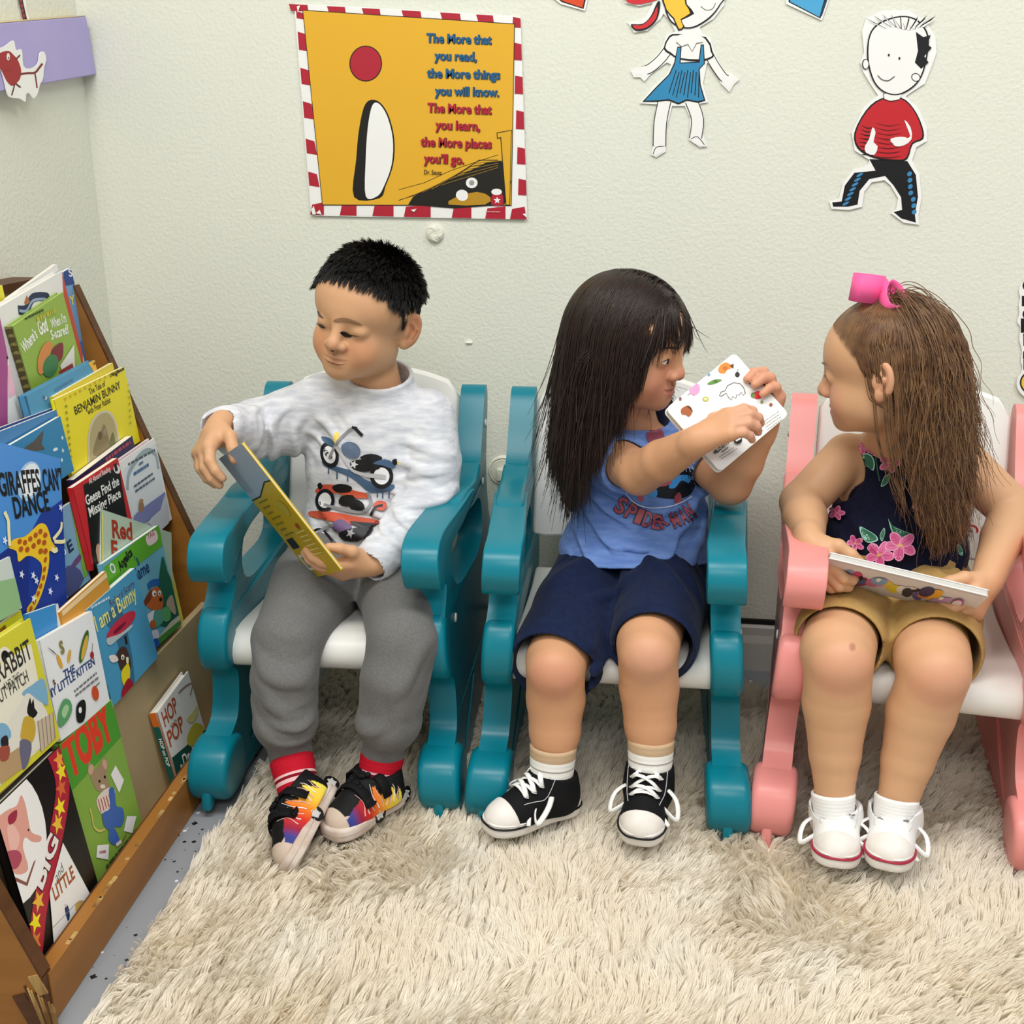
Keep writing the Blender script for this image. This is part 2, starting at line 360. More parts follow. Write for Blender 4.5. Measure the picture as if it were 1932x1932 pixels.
# ================================================================== rocking chairs
M_white = mat('white_plastic', 'e9e8e2', .42, .45, bump=(220, .08, .001))
def chair(label, frame_mat, c, rz):
    root = empty('rocking_chair', (c[0], c[1], .0125), rz); tag(root, label, 'chair')
    # local: x across, y depth (front negative, 0 at the middle), z up; front plane of feet at y=-.245
    def Y(y): return y+.36
    out = [(-.600, .008), (-.622, .03), (-.626, .06), (-.612, .088), (-.575, .100), (-.545, .115), (-.535, .15), (-.538, .185), (-.562, .205), (-.585, .225), (-.592, .26), (-.580, .29), (-.553, .315), (-.540, .338),
           (-.545, .356), (-.580, .362), (-.605, .375), (-.612, .40), (-.598, .425), (-.55, .432), (-.45, .428), (-.35, .423), (-.285, .425), (-.245, .44), (-.215, .475), (-.185, .522), (-.165, .548), (-.143, .553), (-.126, .537), (-.13, .5),
           (-.15, .44), (-.148, .38), (-.12, .32), (-.085, .285), (-.068, .25), (-.075, .215), (-.092, .17), (-.09, .12), (-.075, .08), (-.085, .05), (-.13, .035), (-.22, .018), (-.33, .008), (-.45, .004), (-.55, .004)]
    out = spl([(Y(y), z) for y, z in out], 3)
    hole = spl([(Y(y), z) for y, z in [(-.47, .395), (-.50, .37), (-.49, .325), (-.44, .305), (-.34, .30), (-.26, .30), (-.225, .32), (-.23, .36), (-.27, .388), (-.36, .397)]], 3)
    slot = spl([(Y(y), z) for y, z in [(-.485, .055), (-.475, .04), (-.455, .045), (-.36, .098), (-.355, .115), (-.375, .118)]], 3)
    for s in (-1, 1):
        b = MB(); x = s*.171; fr = ((0, 0, 0), (0, 1, 0), (0, 0, 1), (1, 0, 0))
        b.prism(out, fr, x-.0205, x+.0205, frame_mat, .012, 4, holes=(hole, slot))
        # broad arm pad with its scroll end
        arm = spl([(Y(y), z) for y, z in [(-.606, .372), (-.616, .40), (-.600, .428), (-.55, .436), (-.45, .431), (-.36, .428), (-.345, .418), (-.42, .402), (-.50, .398), (-.545, .385), (-.57, .366), (-.59, .362)]], 4)
        b.prism(arm, fr, x-.026, x+.026, frame_mat, .009, 4)
        # arm narrowing into the back post
        b.prism(spl([(Y(y), z) for y, z in [(-.42, .434), (-.30, .43), (-.25, .445), (-.22, .42), (-.30, .405), (-.42, .405)]], 4), fr, x-.0225, x+.0225, frame_mat, .009, 3)
        sc_ = spl([(Y(y), z) for y, z in [(-.568, .202), (-.590, .225), (-.596, .262), (-.584, .294), (-.560, .30), (-.545, .26), (-.55, .22)]], 4)
        b.prism(sc_, fr, x-.0225, x+.0225, frame_mat, .009, 4)
        ft = spl([(Y(y), z) for y, z in [(-.60, .006), (-.628, .03), (-.632, .062), (-.616, .09), (-.575, .099), (-.545, .085), (-.535, .05), (-.545, .012)]], 4)
        b.prism(ft, fr, x-.031, x+.031, frame_mat, .011, 4)
        b.rbox((x-.002, Y(-.618), .016), (.015, .022, .034), .0045, frame_mat)
        b.v = [(vx-s*.06*(min(vz, .41)-.06)*min(1, max(0, (.04-vy)/.24)), vy, vz-(.012 if vz > .34 and vy < .0 else 0)*min(1, max(0, -vy/.2))) for vx, vy, vz in b.v]
        # moulding seam down the front
        f = b.build('side_frame', root, smooth=True, angle=38)
        for yy, zz in ((-.165, .49), (-.215, .40), (-.50, .27)):
            k = MB(); k.lathe([(.0075, 0), (.007, .002), (.004, .003)], ((x+s*.0203-s*.06*(zz-.06)*(.75 if yy < -.3 else 0), Y(yy), zz), (0, 1, 0), (0, 0, 1), (s, 0, 0)), mat('zinc', 'd8d8d4', .25, .6), 14); k.build('screw_cap', f, smooth=True)
    b = MB(); seat = spl([(Y(y), z) for y, z in [(-.548, .205), (-.565, .214), (-.569, .235), (-.556, .253), (-.52, .259), (-.40, .250), (-.28, .246), (-.215, .252), (-.205, .24), (-.215, .228), (-.30, .222), (-.45, .226), (-.53, .222)]], 5)
    b.prism(seat, ((0, 0, 0), (0, 1, 0), (0, 0, 1), (1, 0, 0)), -.143, .143, M_white, .008, 3); b.build('seat', root, smooth=True, angle=40)
    # backrest, arched top, leaning back, slightly dished
    b = MB(); n = 14; m = 10; vs = []; fs = []
    for k in range(2):
        for j in range(m+1):
            for i in range(n+1):
                u = -1+2*i/n; v = j/m; xx = u*.147
                zt = .553+.030*(1-u*u)-(.022 if abs(u) > .985 else 0); z0 = .312-(0 if abs(u) < .95 else -.006); z = z0+(zt-z0)*v
                yy = Y(-.232+.075*v-.022*(1-u*u)*0+.018*(1-u*u))+(.016 if k else 0)
                vs.append((xx, yy, z))
    q = lambda k, j, i: k*(m+1)*(n+1)+j*(n+1)+i
    for j in range(m):
        for i in range(n): fs += [(q(0, j, i), q(0, j, i+1), q(0, j+1, i+1), q(0, j+1, i)), (q(1, j, i), q(1, j+1, i), q(1, j+1, i+1), q(1, j, i+1))]
    for i in range(n): fs += [(q(0, 0, i), q(1, 0, i), q(1, 0, i+1), q(0, 0, i+1)), (q(0, m, i), q(0, m, i+1), q(1, m, i+1), q(1, m, i))]
    for j in range(m): fs += [(q(0, j, 0), q(0, j+1, 0), q(1, j+1, 0), q(1, j, 0)), (q(0, j, n), q(1, j, n), q(1, j+1, n), q(0, j+1, n))]
    b.add(vs, fs, M_white); br = b.build('backrest', root, smooth=True, angle=50, bevel=.005)
    return root, br, Y
M_teal = mat('teal_plastic', '02788a', .34, .38, bump=(300, .05, .0006))
M_pink = mat('pink_plastic', 'e8938e', .36, .38, bump=(300, .05, .0006))
ch1, _, _ = chair('teal and white plastic rocking chair beside the bookcase, the boy in grey sits in it', M_teal, (-.486, -.366), radians(3.0))
ch2, _, _ = chair('teal and white plastic rocking chair in the middle, under the child in navy shorts', M_teal, (-.064, -.36), radians(1.0))
ch3, br3, CY = chair('pink and white plastic rocking chair under the girl in the floral top', M_pink, (.372, -.376), radians(-7))
# oval maker's badge on the pink chair's backrest
b = MB(); A = Art()
def stad(w, h, n=10): return [(w*sg+h*cos(t), h*sin(t)) for sg, t0 in ((1, -pi/2), (-1, pi/2)) for t in np.linspace(t0, t0+pi, n)]
A.poly(stad(.0135, .0105), 'c4202e'); A.poly(stad(.0132, .0072), 'f4f4f0'); A.text('little tikes.', (-.0165, -.002), (.0165, -.002), .0052, '26245e', .03)
b.art(A, lambda x, y, l: (.088+x, CY(-.208)-.0018+y*-.12*0-l, .358+y), .0012, .0002)
o = b.build('maker_badge', br3); o['label'] = 'red-rimmed white oval badge'
# ================================================================== display bookcase and its books
M_wood = mat('varnished_wood', 'a06a2c', .42, .4, vary=(3, .8, '8a5a22', (1, 1, 9)), bump=(60, .1, .001))
M_wood2 = mat('plywood_panel', 'b9a37c', .6, .3, vary=(4, .6, 'ad9870', (9, 2, 1)))
M_edge = mat('dark_wood_edge', '5e3a1c', .5, .35, vary=(5, .8, '4a2b12', (2, 2, 14)))
M_ply = mat('splintered_wood', 'c9a568', .8, .2, vary=(40, .9, '6a4520', (1, 1, .15)))
BA = .045; BR = rot3('Z', BA); BO = np.array([-.658, -1.06, 0.])          # the bookcase stands slightly askew
TIER = [(.58, -.215), (.385, -.143), (.207, -.076), (.048, -.018)]        # lip height, lip depth of each tier
bc = empty('bookcase', BO, BA); tag(bc, 'low wooden tiered display bookcase full of picture books against the left wall', 'bookcase')
LN = .755                                                                   # inner length
prof = [(-.355, 0), (.002, 0), (0, .07), (-.2525, .742), (-.355, .742)]
fr = lambda y: ((0, y, 0), (1, 0, 0), (0, 0, 1), (0, -1, 0))
for y in (LN+.018, .011):
    b = MB(); b.prism(prof, fr(y), 0, .018, M_wood)
    b.box((-.126, y-.009, .406), (.003, .0184, .718), M_edge, rot3('Y', -atan2(.2525, .672)))     # dark front edge
    b.box((.0, y-.009, .034), (.003, .0184, .068), M_edge)
    o = b.build('side_panel', bc)
    near_panel = o
b = MB(); b.box((-.006, LN/2+.005, .033), (.018, LN, .064), M_wood)
rng = random.Random(4)
for k in range(26):                                                         # worn patches along the board's top edge
    y = rng.uniform(.03, LN-.1); b.rbox((.0005-rng.random()*.002, y, .0645), (.006, rng.uniform(.006, .02), .0024), .001, M_ply, seg=1)
b.box((-.0155, LN/2+.005, .0652), (.002, LN, .0008), M_edge); b.build('front_board', bc)
# splintered corner of the near panel
b = MB(); yn = -.0075
for k in range(9): b.tube([(-.020+.0036*k, yn-.0006, .058-.0028*k), (-.011+.0028*k, yn-.0016, .026), (-.006+.0022*k, yn-.001, .002)], [.0012, .0022, .0016], M_ply if k % 3 else M_edge, 5)
b.box((-.020, yn, .022), (.016, .002, .05), M_edge, rot3('Y', -.36)); b.box((-.004, yn, .060), (.012, .002, .026), M_ply, rot3('Y', -.36)); b.build('splintered_corner', near_panel)
for i, (z, x) in enumerate(TIER):
    zt = TIER[i-1][0] if i else .742; xt = TIER[i-1][1] if i else -.318
    b = MB(); bx = x-(.083 if i < 3 else .04)
    b.prism([(bx-.012, z-.045), (bx, z-.045), (xt-.001, zt-.002), (xt-.012, zt-.002)], fr(LN-.001), 0, LN-.012, M_wood2); b.build('back_panel', bc)
    b = MB(); b.box((x-.042, LN/2+.005, z-.046), (.082, LN-.014, .006), M_wood2); b.build('tier_shelf', bc)
b = MB(); b.box((-.337, LN/2, .747), (.05, LN+.036, .012), M_edge); b.build('top_board', bc)
M_pages = mat('book_pages', 'e9e3d2', .8, .2, bump=(400, .2, .0005))
M_scr = mat('scribble', '333333', .6, .3)

TILTS = []
def book(label, tier, off, corners, thick, cover, art=None, spine=None, hard=True, tilt=None, page=M_pages, parts=True, bar=None):
    """corners: TL TR BR BL of the front cover in photo pixels; tier: which row it stands in; off: how far in front of the lip plane"""
    off += {0: -.008, 1: -.010, 2: -.020, 3: -.002}[tier]; z0, x0 = TIER[tier] if isinstance(tier, int) else tier
    best = None
    def quad(t):
        n = np.array([sin(radians(t)), 0, cos(radians(t))]); n = BR@n; p0 = BO+BR@np.array([x0+off, .36, z0])
        return n, [atplane(*c, p0, n) for c in corners]
    cand = [tilt or {0: 87, 1: 84, 2: 82, 3: 81}[tier]]
    for t in cand:
        n, q = quad(t); u = nrm(q[1]-q[0]+q[2]-q[3]); v = nrm(q[0]-q[3]+q[1]-q[2]); e = abs(np.dot(u, v))
        if best is None or e < best[0]: best = (e, t, n, q)
    _, t, n, q = best
    TILTS.append((t, round(float(best[0]), 2), label[:30]))
    u = nrm(q[1]-q[0]+q[2]-q[3]); v0 = nrm(q[0]-q[3]+q[1]-q[2]); v = nrm(v0-u*np.dot(u, v0)); n = np.cross(u, v)
    ctr = sum(q)/4; w = (np.linalg.norm(q[1]-q[0])+np.linalg.norm(q[2]-q[3]))/2; h = (np.dot(q[0]-q[3], v)+np.dot(q[1]-q[2], v))/2
    bl = ctr-u*w/2-v*h/2; Rm = np.stack([u, v, n], 1)
    root = empty('picture_book', bl); root.rotation_euler = Matrix(Rm.tolist()).to_euler(); tag(root, label, 'book', 'picture books on the bookcase')
    cm = mat('cover_'+cover, cover, .38, .4); sm = mat('cover_'+(spine or cover), spine or cover, .38, .4)
    c = .0022 if hard else .0008; ov = .003 if hard else 0
    b = MB(); b.box((w/2, h/2, -c/2), (w, h, c), cm); b.box((w/2, h/2, -thick+c/2), (w, h, c), cm); b.box((c/2, h/2, -thick/2), (c, h, thick), sm)
    def conv(p):
        r = atplane(*p, bl, n)-bl; return (float(np.dot(r, u)), float(np.dot(r, v)))
    A = Art((0, 0, w, h), conv); A.w, A.h = w, h
    if art: art(A)
    b.art(A, lambda x, y, l: (x, y, l))
    if bar:   # lettering or bands on the spine
        S = Art((0, 0, thick, h)); bar(S, thick, h); b.art(S, lambda x, y, l: (-l, y, -thick+x))
    b.build('cover', root)
    g = MB(); g.box((w/2+.0005-ov/2, h/2, -thick/2), (w-ov-2*c+(0 if hard else c), h-2*ov-.0004, thick-2*c-.0002), page); g.build('pages', root)
    return root, w, h
K = '141414'
# ---- top row
def a(A):
    A.poly([(120, 500), (160, 495), (160, 532), (120, 540)], '123f86'); A.poly([(136, 505), (152, 520), (137, 530)], '1f5fc0')
    A.text('S', (130, 522), (137, 521), .012, 'f2f2f2', .02); A.text('Y', (133, 576), (142, 573), .014, 'f0e35a', .02)
    A.poly([(100, 700), (120, 660), (160, 640), (170, 720)], '3f78b5')
book('tall light blue book with a dark blue top band, rightmost in the top row', 0, -.021, [(20, 560), (152, 502), (158, 690), (30, 800)], .008, '6f9fd0', a, hard=False)
book('loose white paper booklet sticking up behind the white and red book', 0, -.031, [(34, 538), (124, 496), (128, 640), (40, 740)], .006, 'e6e4e2', None, hard=False)
def a(A):
    A.poly([(116, 500), (140, 490), (160, 720), (130, 720)], 'c2492f'); A.line([(34, 585), (50, 583), (62, 562), (88, 560), (90, 566)], .013, '1c2a4e', 4)
    A.line([(36, 586), (50, 586), (62, 567), (86, 564)], .004, '93a5c8', 4); A.poly([(45, 572), (50, 557), (56, 570), (50, 575)], 'b06a3a'); A.ell((4, 574), 1.5, 2.5, '333333')
book('white hardback with a red edge and navy ribbon behind the green book', 0, -.006, [(0, 573), (133, 507), (146, 700), (18, 812)], .013, 'e9e7e5', a, spine='c2492f')
def a(A):
    A.text('Where’s', (46, 668), (71, 636), .017, 'f4f6ee', .025); A.text('God', (75, 633), (91, 623), .022, 'f4f6ee', .03); A.text('When I’m', (97, 620), (125, 607), .014, 'f4f6ee', .02)
    A.text('S-scared?', (97, 641), (130, 628), .014, 'f4f6ee', .025); A.dash((47, 605), (83, 587), .006, '3c4a1c', .01); A.dash((70, 610), (104, 592), .013, 'b9bb3a', .03)
    A.poly([(72, 705), (70, 680), (78, 655), (90, 644), (98, 652), (92, 670), (84, 700)], 'd68a4a', 4); A.poly([(97, 660), (116, 646), (117, 672), (108, 684), (100, 682)], '7d2a33', 3)
    A.ell((94, 690), 14, 22, '3f7d4c', .3); A.poly([(50, 720), (46, 760), (100, 760), (60, 745)], '2f2436', 3); A.poly([(112, 690), (138, 650), (140, 700), (120, 715)], 'e8e4dc'); A.poly([(110, 700), (135, 685), (140, 705), (115, 715)], '9c3a38')
def sp(S, w, h):
    for i in range(10): S.poly([(0, h*i/10), (w, h*i/10+.004), (w, h*i/10+.010), (0, h*i/10+.009)], '4e4524'); S.ell((w/2, h*i/10+.013), w*.3, .003, '8a7d48')
book('small green book with a mottled gold spine standing in the top row', 0, .006, [(41, 592), (133, 552), (143, 700), (52, 800)], .011, '93b347', a, spine='a39a62', bar=sp)
def a(A):
    A.poly([(-60, 560), (6, 594), (14, 604), (14, 850), (-60, 850)], 'a64f8c'); A.line([(12, 676), (24, 668)], .004, K)
    A.poly([(14, 690), (30, 680), (32, 740), (16, 752)], 'f0b8d0')
book('white and purple book cut off by the picture’s edge in the top row', 0, .014, [(-75, 600), (12, 590), (26, 800), (-62, 860)], .008, 'f0efed', a, hard=False)
book('yellow book at the far end of the top row', 0, -.040, [(-70, 560), (15, 536), (20, 660), (-60, 700)], .008, 'e8dc3c', None, hard=False)
# ---- second row
def a(A):
    A.poly([(165, 683), (181, 674), (192, 692), (177, 702)], 'e9b33c'); A.dash((176, 690), (182, 687), .006, '6a4a1a', .01)
    A.dash((104, 740), (140, 718), .006, '4f7ea8'); A.ell((84, 751), 3, 3.6, 'dfe6ea'); A.text('1', (82, 754), (85, 753), .005, '33618a')
book('blue hardback with an orange sticker behind the bright yellow book', 1, -.014, [(61, 742), (188, 672), (196, 800), (70, 880)], .012, '4b93bb', a)
book('plain yellow paperback peeking out behind the bright yellow one', 1, -.009, [(112, 740), (222, 680), (230, 800), (120, 880)], .006, 'd9c636', None, hard=False)
def a(A):
    A.text('The Tale of', (169, 745), (199, 728), .009, '2d2a12', .01); A.text('BENJAMIN BUNNY', (142, 783), (228, 732), .0120, '2d2a12', .012)
    A.text('with Peter Rabbit', (166, 783), (209, 759), .009, '2d2a12', .006); A.text('Angelica', (208, 712), (234, 697), .010, K, .035)
    A.poly([(166, 850), (166, 820), (172, 795), (186, 778), (203, 775), (215, 787), (222, 812), (224, 850), (190, 880), (168, 880)], 'cfc8b4', 3)
    A.poly([(169, 850), (169, 822), (175, 798), (188, 782), (202, 779), (212, 790), (219, 812), (221, 850), (190, 880), (170, 880)], 'b3a678', 3)
    A.poly([(176, 860), (180, 830), (190, 812), (196, 800), (203, 822), (206, 850)], '8c7c58', 3); A.poly([(205, 840), (212, 815), (217, 840)], '6f7040', 3); A.ell((188, 822), 4, 8, '6b5538'); A.ell((197, 815), 3, 7, '9c8f74')
    for i in range(13): A.text('z', (120+i*9.3, 757-i*5.2), (126+i*9.3, 753-i*5.2), .005, 'c9a326', .01)
    for i in range(9): A.text('z', (121+i*1.0, 770+i*12), (126+i*1.0, 767+i*12), .005, '6f6a22', .01); A.text('z', (239+i*.4, 705+i*12), (243+i*.4, 702+i*12), .005, '9a9226', .01)
book('bright yellow paperback with a domed picture on its cover, in the second row', 1, -.002, [(111, 748), (249, 687), (250, 840), (131, 920)], .006, 'ecdc1c', a, hard=False)
for k, (o_, h_, lb, dy, th) in enumerate([(-.010, '27468a', 'thin navy book, rearmost of the blue books at the left of the second row', -12, .006), (-.002, '3f7fb4', 'thin mid-blue book between the navy one and the shark-fin cover', -5, .006)]):
    book(lb, 1, o_, [(-70, 850+dy*1.2), (104+8*k, 770+dy*.3), (122, 880), (-50, 960)], th, h_, None, hard=False)
def a(A):
    A.poly([(40, 851), (64, 832), (82, 812), (78, 838), (84, 848)], '55524a', 2); A.ell((104, 848), 5, 3, 'dfe9ee', -.5)
    for x, y in ((117, 826), (118, 850), (116, 868)): A.star((A.conv((x, y))), .004, 'dff0f8', raw=True)
book('blue paperback with a grey shark fin on its cover above the giraffe book', 1, .008, [(-60, 892), (124, 774), (130, 900), (-45, 1010)], .007, '2f83b2', a, hard=False)
# ---- third layer, leaning in front of the second tier
book('dark navy book with white pages showing above the red-framed book', 1, .012, [(148, 900), (259, 814), (264, 930), (160, 1020)], .013, '2a2452', lambda A: A.dash((200, 872), (246, 838), .009, 'b0485a', .01), hard=False)
def a(A):
    A.poly([(233, 885), (297, 833), (314, 985), (252, 1040)], 'dfe4ea'); 
    A.line([(240, 925), (243, 893), (262, 862), (280, 850), (294, 860), (298, 885)], .009, '9fb0b8', 4); A.dash((242, 880), (292, 852), .007, '55646c', .01, arc=.012)
    A.dash((262, 880), (270, 874), .007, '4f6a94', .01); A.dash((252, 899), (280, 880), .009, '3f6f9f', .012); A.dash((252, 921), (288, 895), .006, '4a5a6c', .006)
    A.dash((254, 930), (290, 905), .006, '4a5a6c', .006)
    A.poly([(250, 975), (272, 955), (300, 935), (309, 930), (306, 960), (280, 980), (260, 990)], '7d84b8', 3); A.ell((264, 956), 5, 11, 'a07a5c'); A.ell((264, 945), 4, 4, 'b58b68')
    A.poly([(276, 985), (300, 962), (310, 930), (316, 990), (300, 1000)], 'c9cdd8', 2)
book('white book with a maroon top edge, rightmost beside the bookcase panel', 1, .026, [(229, 868), (299, 822), (317, 985), (254, 1045)], .012, 'f0eef0', a, spine='8a2048', page=mat('maroon_edge', '842045', .5))
def a(A):
    A.poly([(157, 915), (224, 880), (243, 1000), (240, 1060), (178, 1085)], '0c0c0e'); A.ell((220, 885), 6, 9, 'e8e8e8', -.3); A.text('1', (217, 890), (222, 887), .011, K, .03)
    A.text('All Aboard Reading', (168, 914), (208, 888), .008, 'f4e6e6', .012)
    A.text('Geese Find the', (163, 954), (225, 914), .014, 'f6f6f2', .02); A.text('Missing Piece', (169, 976), (228, 937), .014, 'f6f6f2', .02); A.poly([(180, 1040), (184, 1025), (192, 1040), (188, 1070)], 'c49a84', 2)
book('red-framed black book with white lettering, in front of the navy book', 1, .036, [(146, 910), (229, 863), (249, 1010), (167, 1088)], .009, 'c8242c', a, hard=False)
def a(A):
    A.poly([(130, 940), (143, 950), (165, 1085), (158, 1092)], '7ab34a'); A.text('E', (130, 1044), (139, 1036), .016, '22304a', .03); A.poly([(118, 1080), (138, 1066), (158, 1092), (130, 1130)], '51598e', 2); A.poly([(134, 1066), (150, 1045), (152, 1056), (140, 1070)], '6a4a7e', 2)
book('pale blue book with a green edge between the giraffe book and the red one', 1, .026, [(50, 1000), (142, 945), (166, 1095), (80, 1170)], .006, '7fb0cf', a, hard=False)
def a(A):
    A.poly([(-80, 1090), (-20, 1060), (60, 1010), (100, 1080), (140, 1000), (150, 1240), (-80, 1240)], '1a2f86', 3)
    A.poly([(60, 1000), (120, 940), (150, 870), (152, 1000), (110, 1230), (60, 1230)], '1d3a98', 3); A.poly([(125, 860), (152, 862), (140, 960), (120, 1010)], '1f3f9c')
    A.ell((54, 908), 22, 38, 'a9cdee', .2); A.ell((56, 906), 18, 32, 'e9f1f6', .2)
    A.text('GIRAFFES', (0, 936), (78, 925), .028, K, .028); A.text('CAN’T', (83, 926), (122, 922), .028, K, .028); A.text('DANCE', (28, 978), (94, 962), .026, K, .028)
    Y_, S_ = 'efc62a', 'b3561c'
    A.poly([(15, 1033), (24, 1018), (46, 1012), (62, 998), (74, 988), (85, 990), (92, 1005), (96, 1020), (104, 1033), (100, 1042), (92, 1040), (92, 1055), (90, 1075), (84, 1100), (76, 1125), (64, 1150), (52, 1158), (50, 1148), (62, 1130), (72, 1105), (78, 1080), (76, 1062), (60, 1050), (48, 1050), (34, 1060), (30, 1040)], Y_, 3)
    for i, (x, y) in enumerate([(36, 1022), (46, 1024), (56, 1017), (66, 1010), (75, 1003), (84, 1010), (82, 1024), (72, 1022), (62, 1030), (50, 1037), (38, 1036), (84, 1040), (75, 1040), (84, 1056), (82, 1074), (80, 1090), (75, 1106), (70, 1120), (63, 1135), (56, 1148)]): A.ell((x, y), 4 if i < 13 else 2.6, 5.5, S_, .3)
    A.line([(16, 1030), (14, 1000), (13, 982), (6, 966)], .006, 'f1e9b4', 3); A.line([(98, 1018), (112, 1000), (114, 985)], .005, 'f1e9b4', 3); A.line([(100, 1022), (118, 1022), (125, 1012)], .005, 'f1e9b4', 3); A.line([(95, 1035), (100, 1040), (106, 1036)], .006, 'f1e9b4', 3)
    for x, y in ((128, 914), (135, 940), (112, 958), (122, 1042), (60, 1086), (38, 1084), (66, 1096), (92, 1116), (104, 1090), (122, 990), (6, 1020), (80, 1160), (60, 1130)): A.star(A.conv((x, y)), .006, 'dfe8fb', .3, raw=True)
book('large blue book with a yellow giraffe under a white moon', 2, .012, [(0, 849), (151, 862), (88, 1225), (-66, 1200)], .010, '4a8fd8', a)
book('sage green book with red lettering, leaning behind the green-topped reader', 2, .008, [(194, 970), (330, 1000), (320, 1160), (190, 1120)], .006, 'b9cdb8', lambda A: (A.line([(193, 970), (194, 1130)], .005, 'e6d878'), A.text('Red', (212, 1014), (250, 1018), .026, 'a8351c', .03), A.text('F', (210, 1052), (222, 1054), .026, 'a8351c', .03)), hard=False)
# ---- fourth row
def a(A):
    A.poly([(196, 1070), (300, 985), (306, 1030), (205, 1108)], '5fae2a'); A.ell((212, 1072), 5, 10, 'e8f0e8', -.3); A.ell((212, 1072), 3, 6, '5a9a5a', -.3)
    A.text('Angelica', (226, 1078), (250, 1046), .014, K, .04); A.poly([(275, 1012), (292, 1000), (297, 1018), (280, 1030)], 'f0d8d8', 3); A.text('TAG', (279, 1018), (291, 1009), .008, 'b04a5a', .02)
    A.text('’s', (258, 1070), (263, 1064), .018, '1f3f78', .02); A.text('Game', (252, 1100), (282, 1078), .020, '1f3f78', .02)
    A.poly([(296, 1130), (303, 1060), (308, 1052), (316, 1080), (330, 1110), (338, 1170), (300, 1180)], '1f5f4a', 3); A.poly([(262, 1290), (300, 1200), (338, 1160), (342, 1180), (300, 1220)], 'cfc6ae', 2)
    A.poly([(280, 1120), (290, 1108), (302, 1112), (307, 1130), (304, 1150), (290, 1152), (274, 1140)], 'c4622a', 4); A.line([(278, 1108), (286, 1100), (300, 1098)], .010, '2a62b0', 3); A.poly([(270, 1135), (284, 1112), (284, 1130), (274, 1142)], '7a3a1c', 3)
    A.ell((290, 1120), 4, 6, 'f2f0ea'); A.ell((300, 1119), 3, 5, 'f2f0ea'); A.ell((291, 1121), 1.6, 2.4, K); A.ell((300, 1120), 1.4, 2, K); A.ell((302, 1131), 3, 3.5, K)
    A.poly([(280, 1160), (304, 1150), (308, 1170), (290, 1185)], '57a08c', 3); A.poly([(276, 1160), (290, 1150), (286, 1175), (276, 1180)], 'e9e4ec'); A.ell((287, 1178), 6, 8, 'c4622a'); A.poly([(280, 1195), (296, 1188), (298, 1210), (284, 1220)], 'dcd8ee', 2); A.poly([(284, 1212), (298, 1205), (300, 1240), (288, 1250)], '2a55b8', 2)
    A.poly([(312, 1138), (322, 1122), (328, 1140), (330, 1160), (318, 1150)], 'b8a08c', 3); A.poly([(304, 1150), (318, 1145), (320, 1168), (308, 1172)], '62a868', 3); A.poly([(296, 1205), (338, 1170), (342, 1182), (300, 1218)], '4a8a3a')
book('early reader with a green top band and a brown bear in glasses', 2, .017, [(196, 1066), (298, 988), (342, 1180), (238, 1270)], .008, '6fb2ca', a, hard=False)
book('thin yellow book showing only its edge beside the bear reader', 2, .001, [(250, 1120), (322, 1066), (351, 1186), (280, 1255)], .005, 'e0d860', None, hard=False)
book('thin blue book standing behind the orange-topped one', 2, .028, [(60, 1150), (114, 1142), (128, 1290), (70, 1330)], .007, '3f8fd0', lambda A: A.poly([(104, 1135), (118, 1138), (130, 1290), (118, 1290)], 'd8dde0'), hard=False)
book('orange-topped book half hidden behind the blue rabbit book', 2, .025, [(117, 1150), (203, 1074), (225, 1200), (140, 1290)], .006, 'd99a3c', lambda A: A.line([(117, 1158), (206, 1080)], .007, 'f0d2a0'), hard=False, tilt=84)
def a(A):
    A.poly([(196, 1172), (216, 1195), (230, 1255), (236, 1305), (254, 1285), (240, 1190), (222, 1140)], '3a6f90', 2)
    A.text('Richard Scarry', (208, 1146), (254, 1104), .010, '27486a', .02, edge=('9ac0d8', .03)); A.dash((172, 1150), (206, 1130), .006, 'd0e4ee')
    A.text('I am a Bunny', (182, 1192), (258, 1128), .022, 'f0e78c', .015)
    A.poly([(200, 1200), (216, 1175), (240, 1155), (254, 1155), (250, 1172), (232, 1190), (210, 1208)], 'c23048', 4); A.poly([(200, 1205), (225, 1196), (248, 1178), (246, 1186), (224, 1204), (206, 1218)], 'b9c4c8', 3)
    A.poly([(214, 1190), (236, 1172), (232, 1182), (216, 1196)], '7a1a30', 2); A.line([(235, 1200), (238, 1215)], .006, '2a201a')
    A.poly([(222, 1250), (218, 1236), (226, 1222), (236, 1222), (242, 1236), (246, 1256), (238, 1268), (228, 1266)], '4a342a', 4); A.poly([(204, 1238), (216, 1236), (222, 1246), (210, 1250)], 'e8dcd8', 3); A.ell((230, 1240), 3.2, 5, 'efe8d8'); A.ell((230, 1241), 1.4, 2.2, K); A.poly([(236, 1240), (241, 1240), (241, 1252), (237, 1252)], 'f0e8c4')
    A.poly([(228, 1266), (240, 1252), (244, 1270), (240, 1292), (232, 1294), (228, 1280)], 'e8d426', 4); A.poly([(228, 1305), (240, 1280), (250, 1290), (250, 1310), (232, 1322)], '9c2030', 3)
book('blue book with a long-eared animal under a red umbrella on its cover', 2, .032, [(166, 1153), (254, 1068), (299, 1243), (210, 1333)], .009, '4f9cc4', a, hard=False)
